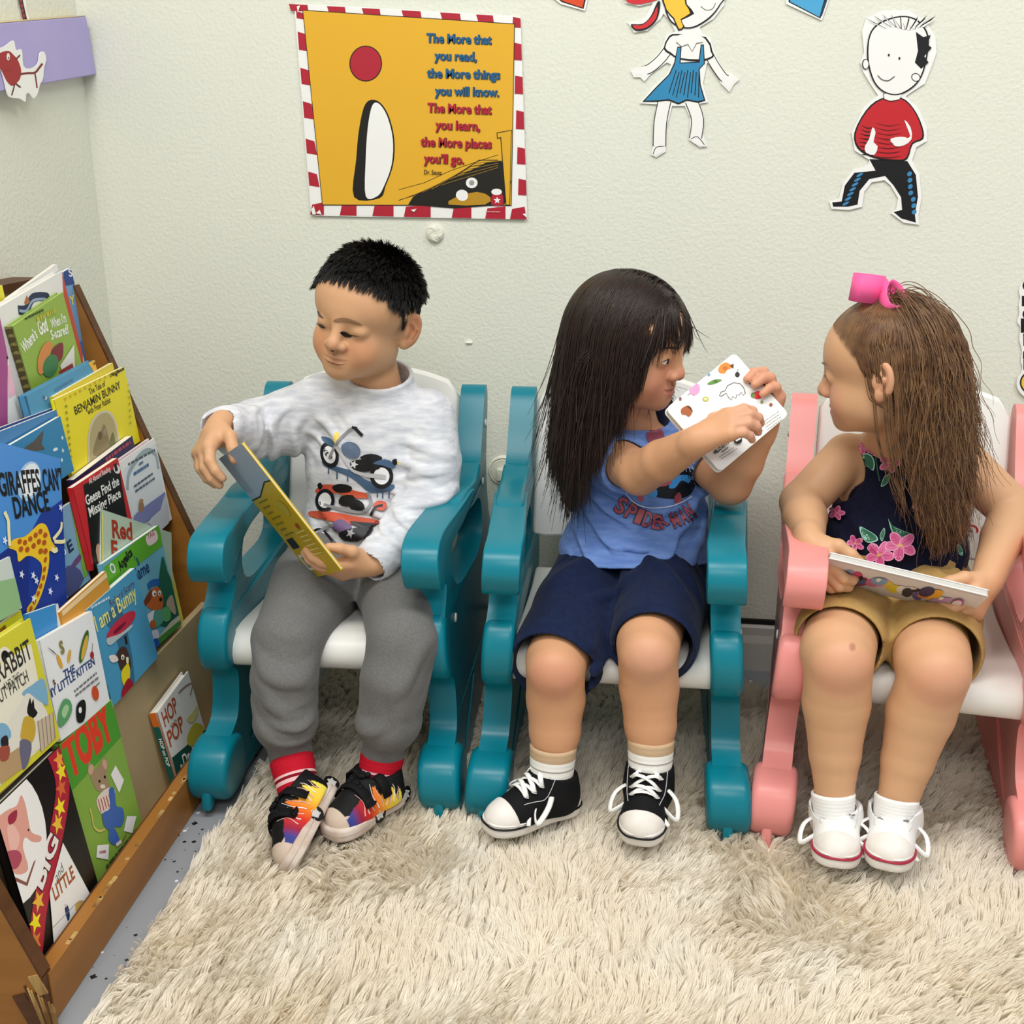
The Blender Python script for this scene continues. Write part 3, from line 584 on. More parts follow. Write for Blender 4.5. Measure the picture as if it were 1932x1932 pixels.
def a(A):
    A.text('THE', (121, 1281), (142, 1268), .0105, '33487e', .03); A.text('MY LITTLE KITTEN', (92, 1320), (179, 1253), .0105, '33487e', .025); A.dash((140, 1308), (182, 1272), .005, '777777'); A.dash((142, 1316), (186, 1280), .005, '777777')
    A.ell((157, 1220), 6, 32, '3f6a2c', .22); A.ell((158, 1222), 4, 24, 'dcb04a', .22); A.ell((111, 1248), 3.5, 14, 'e2a83a', -.35); A.ell((129, 1238), 3, 13, 'dcb04a', .15); A.text('S', (114, 1235), (121, 1230), .016, '8a8242', .04); A.ell((172, 1236), 3.5, 7, 'a8283a'); A.line([(172, 1229), (173, 1214)], .001, K)
    A.ell((178, 1308), 6.5, 14, 'd0522c', -.12); A.line([(178, 1296), (186, 1288)], .0016, '3f6a2c'); A.poly([(108, 1345), (118, 1320), (130, 1322), (134, 1340), (124, 1362), (110, 1372)], '5fa06a', 4); A.poly([(114, 1345), (121, 1330), (128, 1335), (120, 1355)], 'a8d0a0', 4)
    A.poly([(142, 1335), (150, 1322), (158, 1322), (160, 1338), (156, 1360), (144, 1362)], '1c1c1e', 4); A.ell((149, 1340), 3, 6, 'f2f0ee'); A.ell((99, 1285), 1.6, 3, '5a2a24'); A.ell((101, 1290), 1.6, 3, '5a2a24')
    for i in range(4): A.line([(88+i*3, 1222+i*2), (104, 1236)], .0007, '55554a')
book('white book with corn, a carrot and a small black cat on its cover', 2, .038, [(76, 1208), (171, 1153), (210, 1326), (113, 1400)], .008, 'eef0f2', a, hard=False)
book('yellow-green book peeking out above the yellow-bordered book', 2, .028, [(-80, 1240), (50, 1140), (64, 1290), (-60, 1390)], .006, 'd2d42a', lambda A: A.dash((-20, 1216), (12, 1188), .010, '8a3a2a', .01), hard=False)
book('pale grey-green card at the picture’s edge over the giraffe cover', 2, .034, [(-70, 1100), (30, 1038), (30, 1160), (-60, 1200)], .003, 'c8d4cc', lambda A: A.poly([(-40, 1130), (30, 1090), (30, 1200), (-60, 1220)], '8fb884', 2), hard=False)
def a(A):
    A.poly([(-80, 1310), (58, 1214), (94, 1395), (-40, 1520)], 'ece7d4'); A.ell((10, 1240), 13, 20, 'e9e4cf', -.2); A.ell((10, 1240), 8, 13, K, -.2); A.ell((15, 1246), 4, 6, 'ece7d4')
    A.text('TER RABBIT', (-46, 1320), (61, 1240), .024, '33332c', .012); A.text('AND THE', (8, 1305), (38, 1282), .010, '55554a'); A.text('PEANUT PATCH', (-30, 1350), (54, 1285), .015, '44443c', .008)
    A.poly([(40, 1310), (60, 1292), (82, 1282), (90, 1330), (70, 1320)], '7fb0d0', 3); A.poly([(36, 1330), (50, 1308), (66, 1318), (78, 1330), (88, 1345), (92, 1395), (20, 1440), (0, 1420), (10, 1370)], 'e4e0d4', 3); A.poly([(-10, 1370), (10, 1366), (20, 1390), (-10, 1410)], '7fb0d0', 3)
    A.poly([(50, 1345), (52, 1328), (56, 1316), (58, 1328), (62, 1318), (64, 1336), (70, 1345), (60, 1356)], '1c1a1c', 2); A.poly([(46, 1352), (62, 1356), (66, 1380), (58, 1402), (38, 1396), (40, 1370)], 'caa63c', 3); A.poly([(36, 1398), (58, 1402), (52, 1440), (40, 1450)], '6a6a80', 3)
    A.poly([(68, 1362), (98, 1345), (104, 1390), (76, 1420)], 'c9b8a0'); A.poly([(-10, 1440), (34, 1410), (40, 1450), (0, 1480)], 'b89a72'); A.poly([(0, 1395), (12, 1388), (14, 1410), (4, 1416)], '2a2426', 3); A.poly([(-4, 1412), (16, 1408), (14, 1432), (0, 1436)], 'a05040', 3)
    for i in range(5): A.line([(70+i*7, 1360-i*4), (76+i*6.5, 1418-i*6)], .0012, '8a7a66')
book('yellow-bordered book with a figure in a yellow coat by a fence', 2, .046, [(-80, 1262), (62, 1158), (109, 1402), (-32, 1520)], .012, 'd8d23a', a, hard=True)
# ---- bottom row
def a(A):
    A.poly([(105, 1400), (206, 1318), (232, 1385), (128, 1500)], '4f9a32'); A.text('TOBY', (132, 1468), (216, 1384), .050, 'e0402a', .055)
    A.poly([(166, 1450), (168, 1436), (174, 1450), (182, 1450), (192, 1436), (198, 1428), (203, 1445), (200, 1462), (206, 1480), (200, 1492), (184, 1492), (176, 1482)], 'a58c6c', 3); A.ell((171, 1452), 5, 10, 'cfa58c', .2); A.ell((197, 1442), 4, 10, 'cfa58c', -.2); A.ell((187, 1474), 2, 3, K); A.ell((197, 1466), 2, 3, K); A.ell((193, 1484), 5, 4, 'e8dccb')
    A.poly([(208, 1462), (217, 1444), (233, 1472), (224, 1496)], 'f2f0ee'); A.poly([(181, 1510), (196, 1490), (212, 1486), (216, 1500), (206, 1530), (190, 1535)], 'e6d8cc', 3)
    for i in range(5): A.line([(184+i*5, 1508-i*2), (190+i*5, 1532-i*3)], .0022, 'b84a44')
    A.poly([(204, 1490), (214, 1488), (218, 1520), (230, 1525), (233, 1545), (226, 1560), (214, 1560), (220, 1572), (224, 1588), (214, 1594), (204, 1585), (204, 1566), (196, 1560), (192, 1535), (206, 1525)], '3f68b4', 3)
    A.line([(168, 1526), (172, 1540), (176, 1560), (186, 1568), (197, 1564)], .003, 'd0c26a', 4); A.poly([(182, 1595), (204, 1593), (203, 1622), (180, 1618)], 'f0eeec'); A.poly([(238, 1540), (256, 1540), (248, 1572), (232, 1568)], 'f0eeec'); A.dash((186, 1612), (198, 1610), .006, 'b06a6a', .01); A.line([(228, 1590), (236, 1574)], .002, '8a5a2a'); A.poly([(216, 1592), (226, 1584), (228, 1590), (218, 1598)], 'e8dcd8')
    A.dash((200, 1642), (258, 1570), .010, '3c4a22', .01)
book('green book with a big red title and a mouse in blue dungarees', 3, -.012, [(111, 1408), (205, 1324), (279, 1570), (186, 1684)], .009, '86ae46', a)
def a(A):
    A.line([(98, 1410), (113, 1450), (118, 1490), (112, 1540), (100, 1600), (86, 1660), (74, 1720), (66, 1800)], .030, 'b02138', 4)
    for i, (x, y) in enumerate([(111, 1433), (115, 1456), (115, 1487), (113, 1523), (108, 1554), (72, 1700), (66, 1740), (66, 1776)]): A.star(A.conv((x, y)), .013, ['f0a03c', 'f6e02c', 'd86a34', 'f6e02c', 'eec23a', 'eebc3c', 'f6e81c', 'e08038'][i], .1, raw=True)
    A.text('BIG', (78, 1680), (110, 1586), .022, 'f2ece6', .035, edge=('3a1420', .03))
    A.ell((28, 1580), 0, 0, K) if 0 else None
    c = A.conv((22, 1582)); A.ell(c, .066, .076, 'f4f2f0', raw=True)
    A.poly([(-20, 1560), (10, 1530), (30, 1520), (38, 1500), (46, 1516), (52, 1545), (58, 1570), (76, 1578), (74, 1588), (58, 1588), (46, 1580), (42, 1600), (52, 1640), (30, 1650), (10, 1630), (-10, 1610)], 'e3a394', 3); A.poly([(12, 1560), (24, 1556), (36, 1580), (28, 1606), (18, 1604)], 'f0bcae', 3); A.poly([(6, 1610), (30, 1604), (40, 1618), (28, 1640), (4, 1632)], 'b04a60', 3); A.poly([(0, 1642), (48, 1665), (62, 1626), (66, 1622), (50, 1672), (0, 1650)], '8a5044'); A.ell((52, 1566), 1.5, 2.5, K); A.poly([(14, 1540), (30, 1528), (28, 1548), (16, 1556)], 'a02a44', 3)
    A.poly([(117, 1590), (92, 1685), (100, 1784), (150, 1742), (172, 1694)], 'f3f2ee'); A.text('and', (106, 1665), (120, 1640), .012, '44443e', .0, shear=.2); A.text('LITTLE', (102, 1700), (140, 1655), .017, 'a8582c', .03); A.poly([(120, 1715), (126, 1708), (130, 1728), (126, 1738)], '20406a', 2); A.ell((122, 1708), 3, 3, 'd8d4cc'); A.poly([(140, 1706), (152, 1698), (156, 1714), (144, 1724)], 'd9b45c', 2); A.line([(96, 1752), (140, 1706), (172, 1694)], .0008, '999999')
book('black book with a red star ribbon and a pink elephant on a white disc', 3, .000, [(-14, 1522), (112, 1416), (186, 1664), (78, 1820)], .012, '0d0d0e', a)
def a(A):
    A.poly([(324, 1430), (392, 1372), (400, 1420), (340, 1490)], '0c5048'); A.text('HOP', (311, 1372), (336, 1340), .025, 'b8542c', .02); A.text('on', (322, 1374), (333, 1362), .008, '9a7a60', .01); A.text('POP', (321, 1410), (348, 1375), .025, 'b8542c', .02); A.text('By', (342, 1455), (348, 1448), .010, 'e8ece8', .02); A.text('Dr. Seuss', (348, 1450), (388, 1402), .022, 'f0f2ee', .02)
    A.poly([(352, 1400), (356, 1380), (366, 1365), (378, 1366), (384, 1376), (376, 1392), (362, 1408)], 'c4bf45', 4); A.poly([(350, 1358), (362, 1345), (372, 1330), (372, 1350), (362, 1364)], 'd8d08a', 2); A.line([(336, 1308), (348, 1296), (362, 1290), (358, 1312)], .003, 'a08078', 3)
def sp(S, w, h): S.poly([(0, 0), (w*.8, 0), (w*.8, h*.82), (0, h*.82)], '0c5a50'); S.poly([(0, h*.83), (w*.8, h*.83), (w*.8, h), (0, h)], 'd2691e'); S.text('HOP on POP', (w*.22, h*.66), (w*.22, h*.28), w*.42, 'f0f0ec', .02)
book('white and green book with an orange-topped spine, alone at the right of the bottom row', 3, -.020, [(296, 1336), (353, 1278), (394, 1385), (338, 1492)], .012, 'eceae6', a, spine='d8741e', bar=sp)
# ================================================================== things on the walls
M_paper = mat('laminated_paper', 'f3f3ef', .4, .35)
def on_wall(y0): return lambda x, y, l: at(x, y, -(y0+l))
def wall_sheet(name, outline, art, y0, label, cat, edge=M_paper, group=None, th=.0012):
    """a flat cut-out fixed on the back wall; outline in photo pixels"""
    b = MB(); P = [at(x, y, 0) for x, y in outline]; b.prism([(p[0], p[2]) for p in P], ((0, 0, 0), (1, 0, 0), (0, 0, 1), (0, -1, 0)), y0, y0+th, edge)
    b.art(art, on_wall(y0+th), .0002, .00004); return tag(b.build(name), label, cat, group)
A = Art(); R1 = 'b01f33'; WH = 'f1f0ec'; K = '15130f'
c = lambda x, y: (540+x/4.11, y/4.11)
A.poly([(557, 8), (982, 32), (995, 414), (587, 405)], WH)
for a, b_ in ((20, 165), (315, 455), (585, 725), (893, 1042), (1193, 1347), (1472, 1602)):
    ya = lambda x: 8+ (x/4.11+540-557)*24/425; A.poly([(540+a/4.11, ya(a)), (540+b_/4.11, ya(b_)), (540+b_/4.11+2, ya(b_)+13), (540+a/4.11+4, ya(a)+13)], R1)
for a, b_ in ((85, 150), (245, 395), (525, 660), (785, 922), (1075, 1197), (1330, 1447)):
    xl = lambda y: 557+(y/4.11-8)*30/397; A.poly([(xl(a)+.5, a/4.11), (xl(a)+17, a/4.11+5), (xl(b_)+20, b_/4.11+1), (xl(b_)+.5, b_/4.11-2)], R1)
for a, b_ in ((130, 212), (330, 465), (585, 727), (855, 1000), (1140, 1272), (1385, 1512)):
    xr = lambda y: 982+(y/4.11-32)*13/382; A.poly([(xr(a)-14, a/4.11), (xr(a), a/4.11+3), (xr(b_), b_/4.11+1), (xr(b_)-16, b_/4.11)], R1)
for a, b_ in ((185, 292), (415, 545), (668, 832), (912, 1120), (1283, 1435), (1543, 1700), (1735, 1865)):
    yb = lambda x: 405+(x/4.11-47)*9/408; A.poly([(540+a/4.11, yb(a)), (540+b_/4.11, yb(b_)), (540+b_/4.11-(4 if b_ > 1700 else 0), yb(b_)-24), (540+a/4.11+4, yb(a)-19)], R1)
A.poly([(570.6, 18.5), (971.4, 44.5), (965.2, 388.4), (607.8, 387.4)], K); A.poly([(572, 20), (970, 46), (964, 387), (609, 386)], 'e3ad2b')
# plain stand-in figure: white pillar, dark side band, red ball
A.poly([(668, 372), (672, 300), (678, 240), (690, 195), (712, 190), (732, 215), (744, 262), (742, 310), (728, 350), (716, 374)], K, 4); A.poly([(690, 370), (690, 300), (694, 240), (702, 200), (714, 195), (730, 218), (741, 262), (739, 310), (725, 350), (712, 370)], WH, 4)
A.ell((690, 120), 31, 34, K); A.ell((690, 120), 29, 32, R1)
A.line([(752, 358), (800, 345), (850, 322), (900, 305), (940, 292)], 1, K); A.poly([(770, 386), (820, 352), (880, 325), (946, 303), (952, 386)], '1c1912', 2)
for i in range(9): A.line([(752+i*9, 378-i*3), (840+i*8, 350-i*6), (940, 318-i*2)], 1.2, '8a6a1c' if i % 2 else K)
A.ell((890, 345), 11, 10, WH); A.ell((890, 345), 5, 5, '9a9a96'); A.ell((872, 369), 12, 11, WH, .3); A.line([(883, 374), (893, 380)], 4, 'a97c1c'); A.poly([(846, 386), (860, 372), (900, 362), (925, 372), (915, 386)], 'b98a1f', 2); A.ell((872, 369), 11, 10, WH, .3); A.poly([(927, 386), (930, 364), (945, 360), (950, 386)], R1, 2); A.ell((937, 362), 10, 6, WH); A.star((938, 378), 7, WH, pi)
A.poly([(937, 250), (966, 245), (965, 258), (962, 387), (954, 387), (944, 260), (938, 262)], K); A.poly([(938.5, 251.5), (965, 246.5), (964, 258), (961, 386), (955.5, 386), (945.5, 258.5), (939.5, 260)], 'dda928')
BL2 = '1f5b86'
for t, a, b_, h in (('The More that', (804, 79.5), (927, 83), BL2), ('you read,', (819, 112.5), (899, 115), BL2), ('the More things', (805, 145.5), (943, 149), BL2), ('you will know.', (820, 179), (941, 182), BL2), ('The More that', (806, 211), (927, 215), R1), ('you learn,', (821, 243), (905, 246), R1), ('the More places', (793, 275), (927, 279.5), R1), ('you’ll go.', (799, 306.5), (875, 309), R1)):
    A.text(t, (a[0]+1.2, a[1]+1), (b_[0]+1.2, b_[1]+1), 17, '1b2a3a' if h == BL2 else '4a0f14', .035, fl=-1); A.text(t, a, b_, 17, h, .030, fl=-1)
A.text('Dr. Seuss', (800, 329), (833, 330), 9, K, .012, fl=-1); A.dash((916, 398), (943, 398.5), 3, 'e9b9b4', .02, fl=-1)
for q in ([(587, 396), (592, 388), (596, 404), (590, 405)], [(596, 402), (603, 396), (607, 405)], [(560, 12), (566, 10), (562, 24)], [(775, 396), (786, 394), (781, 400)], [(986, 404), (993, 402), (993, 410)]): A.poly(q, WH)
corner = spl([(0, 0), (.3, .05), (.7, .3), (1, 1)], 2, False)
wall_sheet('poster', [(559, 7), (980, 31), (983, 35), (995, 407), (990, 414), (596, 407), (588, 400), (557, 12)], A, .003, 'yellow poster with a red and white striped border and a saying about reading', 'poster', th=.0016)
# paper-doll cut-outs
A = Art(); BLU = '2f86b4'
def limb(pts, w, col=WH): A.line(pts, w+3.2, K, 4); A.line(pts, w, col, 4)
limb([(1268, 82), (1250, 108), (1228, 128), (1212, 134)], 15); A.poly([(1216, 124), (1196, 134), (1200, 142), (1210, 140), (1216, 149), (1222, 138)], WH, 2)
limb([(1336, 100), (1348, 122), (1364, 145), (1372, 150)], 14); A.poly([(1362, 148), (1380, 144), (1391, 150), (1382, 156), (1376, 169), (1366, 160)], WH, 2)
limb([(1254, 190), (1246, 230), (1244, 276)], 22); limb([(1304, 190), (1316, 225), (1312, 262)], 21); A.poly([(1232, 291), (1236, 276), (1252, 274), (1250, 286), (1236, 294)], WH, 2); A.poly([(1303, 260), (1318, 256), (1330, 272), (1322, 276), (1306, 268)], WH, 2)
A.line([(1232, 291), (1238, 278), (1252, 276)], 1.4, K, 3); A.line([(1304, 262), (1316, 258), (1329, 273)], 1.4, K, 3)
A.poly([(1252, 92), (1262, 68), (1280, 64), (1332, 70), (1344, 96), (1346, 108), (1322, 116), (1282, 112), (1264, 102)], K, 2); A.poly([(1255, 90), (1264, 71), (1280, 67), (1330, 73), (1341, 98), (1343, 106), (1322, 112), (1282, 109), (1266, 99)], WH, 2)
A.poly([(1278, 88), (1286, 88), (1284, 118), (1318, 116), (1322, 84), (1328, 84), (1330, 120), (1320, 130), (1322, 160), (1331, 190), (1316, 194), (1296, 190), (1280, 197), (1262, 190), (1242, 192), (1212, 192), (1236, 166), (1262, 140), (1272, 118)], K, 1); A.poly([(1279, 90), (1284, 90), (1282, 120), (1320, 118), (1323.5, 86), (1326.5, 86), (1328, 120), (1318, 130), (1320, 160), (1328, 188), (1316, 191), (1296, 187), (1280, 194), (1262, 187), (1242, 189), (1217, 190), (1238, 167), (1264, 141), (1274, 119)], BLU, 1)
for i in range(9): A.line([(1276+i*5.4, 132+(i % 2)*4), (1262+i*7.0, 176+(i % 3)*4)], 1.6, K)
A.poly([(1276, 70), (1290, 64), (1322, 68), (1330, 76), (1324, 82), (1314, 80), (1306, 98), (1298, 82), (1286, 88), (1278, 80)], WH, 2); A.line([(1276, 80), (1286, 88), (1298, 84), (1306, 97), (1314, 82), (1326, 80)], 1.2, K)
A.poly([(1258, -12), (1254, 14), (1264, 40), (1284, 52), (1310, 52), (1340, 34), (1360, 8), (1364, -12)], K, 4); A.poly([(1260, -12), (1257, 14), (1266, 38), (1285, 49.5), (1309, 49.5), (1338, 32), (1357.5, 8), (1361, -12)], WH, 4)
A.poly([(1250, -12), (1256, 20), (1270, 36), (1280, 58), (1292, 50), (1286, 38), (1310, 26), (1296, 8), (1290, -12)], K, 2); A.poly([(1253, -12), (1258, 18), (1272, 34), (1281, 54), (1289, 49), (1284, 36), (1302, 25), (1293, 8), (1287, -12)], 'f2c23c', 2); A.line([(1322, 12), (1332, 19), (1344, 17), (1350, 6)], 1.3, K, 3)
A.poly([(1190, 46), (1212, 45), (1228, 30), (1240, 4), (1246, 6), (1240, 36), (1222, 54), (1200, 58)], K, 3); A.poly([(1194, 47), (1212, 47), (1230, 31), (1240, 12), (1238, 34), (1221, 51), (1201, 55)], 'cf2b33', 3); A.poly([(1180, -12), (1184, 4), (1208, 8), (1244, -2), (1244, -12)], 'cf2b33', 2)
out = [(1176, -14), (1180, 6), (1206, 12), (1232, 6), (1220, 30), (1208, 40), (1184, 42), (1196, 62), (1222, 58), (1246, 36), (1252, 26), (1266, 44), (1274, 60), (1258, 66), (1246, 96), (1222, 122), (1190, 134), (1196, 146), (1208, 146), (1216, 154), (1228, 140), (1258, 118), (1266, 122), (1258, 140), (1232, 164), (1207, 195), (1240, 197), (1236, 232), (1233, 272), (1228, 292), (1238, 297), (1256, 286), (1258, 240), (1268, 200), (1292, 200), (1302, 222), (1300, 264), (1320, 278), (1334, 276), (1326, 252), (1328, 220), (1320, 196), (1336, 193), (1326, 158), (1334, 118), (1352, 140), (1360, 158), (1376, 174), (1384, 160), (1395, 150), (1380, 139), (1366, 134), (1352, 108), (1340, 72), (1324, 62), (1320, 52), (1346, 36), (1366, 10), (1368, -14)]
wall_sheet('paper_cutout', out, A, .002, 'paper cutout of a figure in a blue pinafore with a red ribbon', 'cutout', group='paper cutouts on the back wall')
A = Art(); RD = 'c2242c'
A.poly([(1640, 300), (1652, 322), (1612, 326), (1594, 350), (1588, 380), (1570, 382), (1572, 390), (1600, 390), (1618, 386), (1622, 360), (1640, 338), (1670, 332), (1686, 350), (1700, 372), (1702, 396), (1686, 400), (1700, 412), (1728, 420), (1726, 404), (1732, 372), (1728, 330), (1712, 304)], '121214', 1)
for i in range(7): A.ell((1622-i*4.4, 330+i*9), 7, 2.4, '3a86b8', -.5); A.ell((1716+i*.8+(4 if i > 3 else 0), 328+i*12), 5, 4, '3a86b8', -.8)
A.poly([(1662, 186), (1700, 184), (1724, 205), (1740, 238), (1742, 262), (1722, 272), (1712, 300), (1690, 304), (1648, 298), (1618, 280), (1612, 250), (1634, 208)], K, 3); A.poly([(1664, 188), (1698, 186), (1722, 206), (1737, 238), (1739, 260), (1720, 270), (1710, 297), (1690, 301), (1650, 295), (1621, 278), (1615, 250), (1636, 210)], RD, 3)
for i in range(8): A.line([(1620+abs(4-i)*1.5, 236+i*8), (1636, 242+i*7), (1650, 240+i*7.5)], 2.2, K, 3, True); A.line([(1652, 232+i*9), (1676, 238+i*8.5), (1700, 234+i*8.6)], 1.8, '5a0f14', 3, True)
A.poly([(1646, 240), (1640, 262), (1632, 276), (1634, 288), (1650, 292), (1656, 276), (1648, 268), (1652, 250)], WH, 2); A.poly([(1706, 226), (1716, 252), (1714, 260), (1686, 268), (1690, 276), (1706, 274), (1720, 262), (1718, 240)], WH, 2); A.poly([(1680, 262), (1700, 258), (1714, 262), (1704, 274), (1686, 272)], WH, 2)
A.poly([(1668, 178), (1668, 186), (1680, 190), (1696, 188), (1700, 172)], WH, 2); A.line([(1667, 176), (1668, 187), (1680, 191), (1697, 188)], 1.4, K)
A.poly([(1640, 66), (1660, 42), (1700, 30), (1732, 38), (1752, 68), (1748, 116), (1736, 150), (1716, 170), (1690, 180), (1664, 172), (1646, 150), (1636, 110)], K, 4); A.poly([(1642.5, 67), (1662, 44.5), (1700, 32.5), (1730, 40.5), (1749, 69), (1745, 116), (1733.5, 149), (1714, 168), (1690, 177.5), (1665.5, 170), (1648.5, 149), (1639, 110)], WH, 4)
A.ell((1633, 121), 6.5, 10, K); A.ell((1633.5, 121), 5, 8.4, WH); A.ell((1728, 146), 9, 8, K, .4); A.ell((1728, 146), 7.2, 6.4, WH, .4)
A.poly([(1728, 60), (1742, 70), (1756, 66), (1750, 84), (1758, 90), (1744, 106), (1752, 118), (1738, 130), (1726, 118), (1732, 96)], '17161a', 1)
for i in range(9): a = (1664+i*9, 52-3*sin(i)); A.poly([a, (a[0]+9, a[1]+2), (a[0]-34+i*8, a[1]-26+abs(i-4)*1.5), ], K); A.poly([(a[0]+1.5, a[1]+1), (a[0]+7.5, a[1]+2), (a[0]-32+i*8, a[1]-23+abs(i-4)*1.5)], WH)
A.ell((1677, 104), 1.8, 2.6, K); A.ell((1697, 110), 1.8, 2.6, K); A.line([(1656, 142), (1664, 150), (1676, 152), (1688, 144)], 1.4, K, 4)
out = [(1626, 58), (1634, 34), (1668, 20), (1712, 20), (1746, 40), (1764, 70), (1766, 100), (1756, 128), (1744, 158), (1716, 176), (1708, 182), (1732, 204), (1748, 240), (1748, 266), (1728, 278), (1720, 302), (1734, 330), (1738, 372), (1732, 406), (1734, 424), (1704, 420), (1680, 402), (1690, 394), (1694, 374), (1680, 350), (1668, 340), (1644, 344), (1630, 362), (1626, 390), (1602, 396), (1568, 394), (1564, 380), (1582, 374), (1590, 346), (1610, 320), (1638, 310), (1640, 302), (1612, 284), (1606, 250), (1628, 204), (1656, 180), (1640, 156), (1628, 136), (1622, 118), (1630, 100)]
wall_sheet('paper_cutout', out, A, .002, 'paper cutout of a figure in a red sweater and black trousers, rightmost on the wall', 'cutout', group='paper cutouts on the back wall')
A = Art(); A.poly([(1040, -12), (1060, 4), (1101, 17), (1108, -12)], '1a1612'); A.poly([(1044, -12), (1062, 2), (1099, 14.5), (1105, -12)], 'd9481f')
wall_sheet('paper_cutout', [(1030, -14), (1058, 8), (1104, 21), (1112, -14)], A, .002, 'corner of an orange-red paper cutout at the picture’s top edge', 'cutout', group='paper cutouts on the back wall')
A = Art(); A.poly([(1486, -12), (1488, 4), (1548, 35), (1562, -12)], '16212a'); A.poly([(1490, -12), (1491, 3), (1546, 32), (1558, -12)], '4aa3d2'); A.line([(1549, 30), (1562, -8)], 3.5, '1d3a4c')
wall_sheet('paper_cutout', [(1482, -14), (1483, 8), (1550, 39), (1568, -14)], A, .002, 'corner of a blue paper cutout at the picture’s top edge', 'cutout', group='paper cutouts on the back wall')
A = Art()
for t, x, y in (('o', 1929, 546), ('n', 1928, 575), ('e', 1929, 600), ('F', 1926, 625), ('i', 1930, 650), ('s', 1930, 676), ('h', 1931, 702), ): A.text(t, (x, y), (x+22, y), 22, K, .09, fl=-1)
out = [(1990, 528)]+spl([(1926, 534), (1921, 548), (1924, 562), (1921, 574), (1922, 592), (1918, 606), (1924, 618), (1922, 640), (1927, 660), (1925, 680), (1928, 692), (1925, 704)], 3, False)+[(1936, 714), (1990, 714)]
wall_sheet('paper_lettering', out, A, .002, 'black lettering cutout with a white rim, cut off at the picture’s edge beside the girl', 'cutout', group='paper cutouts on the back wall')
A = Art(); A.ell((1958, 722), 34, 26, K); A.ell((1958, 722), 31, 23, 'f0c53a')
wall_sheet('paper_cutout', [(1958+42*cos(t), 722+33*sin(t)) for t in np.linspace(0, 2*pi, 30, endpoint=False)], A, .0046, 'yellow paper cutout below the black lettering, cut off at the picture’s edge', 'cutout', group='paper cutouts on the back wall')
# lilac board on the left wall, its creature cut-out and the striped strip above it
M_lil = mat('lilac_paint', 'b3aada', .6, .3, vary=(12, .5, 'aaa0d2')); sl = math.atan(.150); Rb = rot3('X', sl); xb = -1.029
c0 = np.array([(XL+xb)/2, -.305, 1.0825-.0005]); b = MB(); b.rbox(c0, (xb-XL-.001, .600, .0955), .002, M_lil, Rb, 1); b.box(c0+Rb@np.array([0, 0, .0480]), (xb-XL-.002, .598, .001), mat('bare_board_edge', 'cdb98c', .8, .2), Rb)
tag(b.build('wall_board'), 'lilac painted board fixed slightly crooked on the left wall by the corner', 'board')
def leftwall(name, out, art, x0, label, cat):
    b = MB(); P = [atx(x, y, x0) for x, y in out]; b.prism([(p[1], p[2]) for p in P], ((0, 0, 0), (0, 1, 0), (0, 0, 1), (1, 0, 0)), x0, x0+.0012, M_paper); b.art(art, lambda x, y, l: atx(x, y, x0+.0012+l), .0002, .00004); return tag(b.build(name), label, cat)
A = Art(); RR = 'a3262b'
A.poly([(-14, 112), (0, 100), (16, 96), (26, 104), (34, 114), (40, 132), (38, 148), (30, 158), (22, 162), (12, 152), (2, 132)], RR, 3); A.line([(38, 140), (52, 138), (66, 137), (74, 128), (80, 120)], 4, '7d1f26', 3); A.line([(66, 138), (68, 150), (70, 166)], 2.6, '7d1f26', 3); A.line([(28, 158), (25, 170), (22, 180)], 2.4, '5d1a1e', 3); A.line([(30, 158), (39, 165)], 3, '5d1a1e'); A.line([(30, 112), (38, 104)], 3, '7d1f26'); A.ell((15.5, 107), 3, 7, 'f2efe6'); A.ell((16, 109), 1, 2.2, K); A.line([(8, 134), (20, 132)], 1, '6e171b')
leftwall('paper_cutout', spl([(-16, 96), (6, 88), (24, 76), (29, 94), (40, 94), (43, 124), (56, 129), (70, 120), (74, 100), (82, 98), (86, 112), (82, 128), (80, 148), (74, 160), (70, 176), (62, 186), (54, 176), (48, 178), (47, 192), (36, 186), (20, 184), (13, 178), (6, 150), (-2, 128), (-16, 118)], 3), A, xb+.0008, 'small red creature paper cutout stuck on the lilac board', 'cutout')
A = Art(); A.line([(36, -14), (41, 10), (46, 32), (56, 70)], 8, '2a1416'); 
for i in range(9): A.ell((36.8+i*2.0+(i > 5)*1.2, -8+i*9.4), 2.6, 4.2, '9c3140', -.2)
leftwall('paper_strip', [(32, -14), (46, -14), (49, 18), (56, 44), (64, 74), (52, 74), (44, 44), (38, 18)], A, XL+.001, 'dark red spotted paper strip hanging on the left wall above the lilac board', 'cutout')
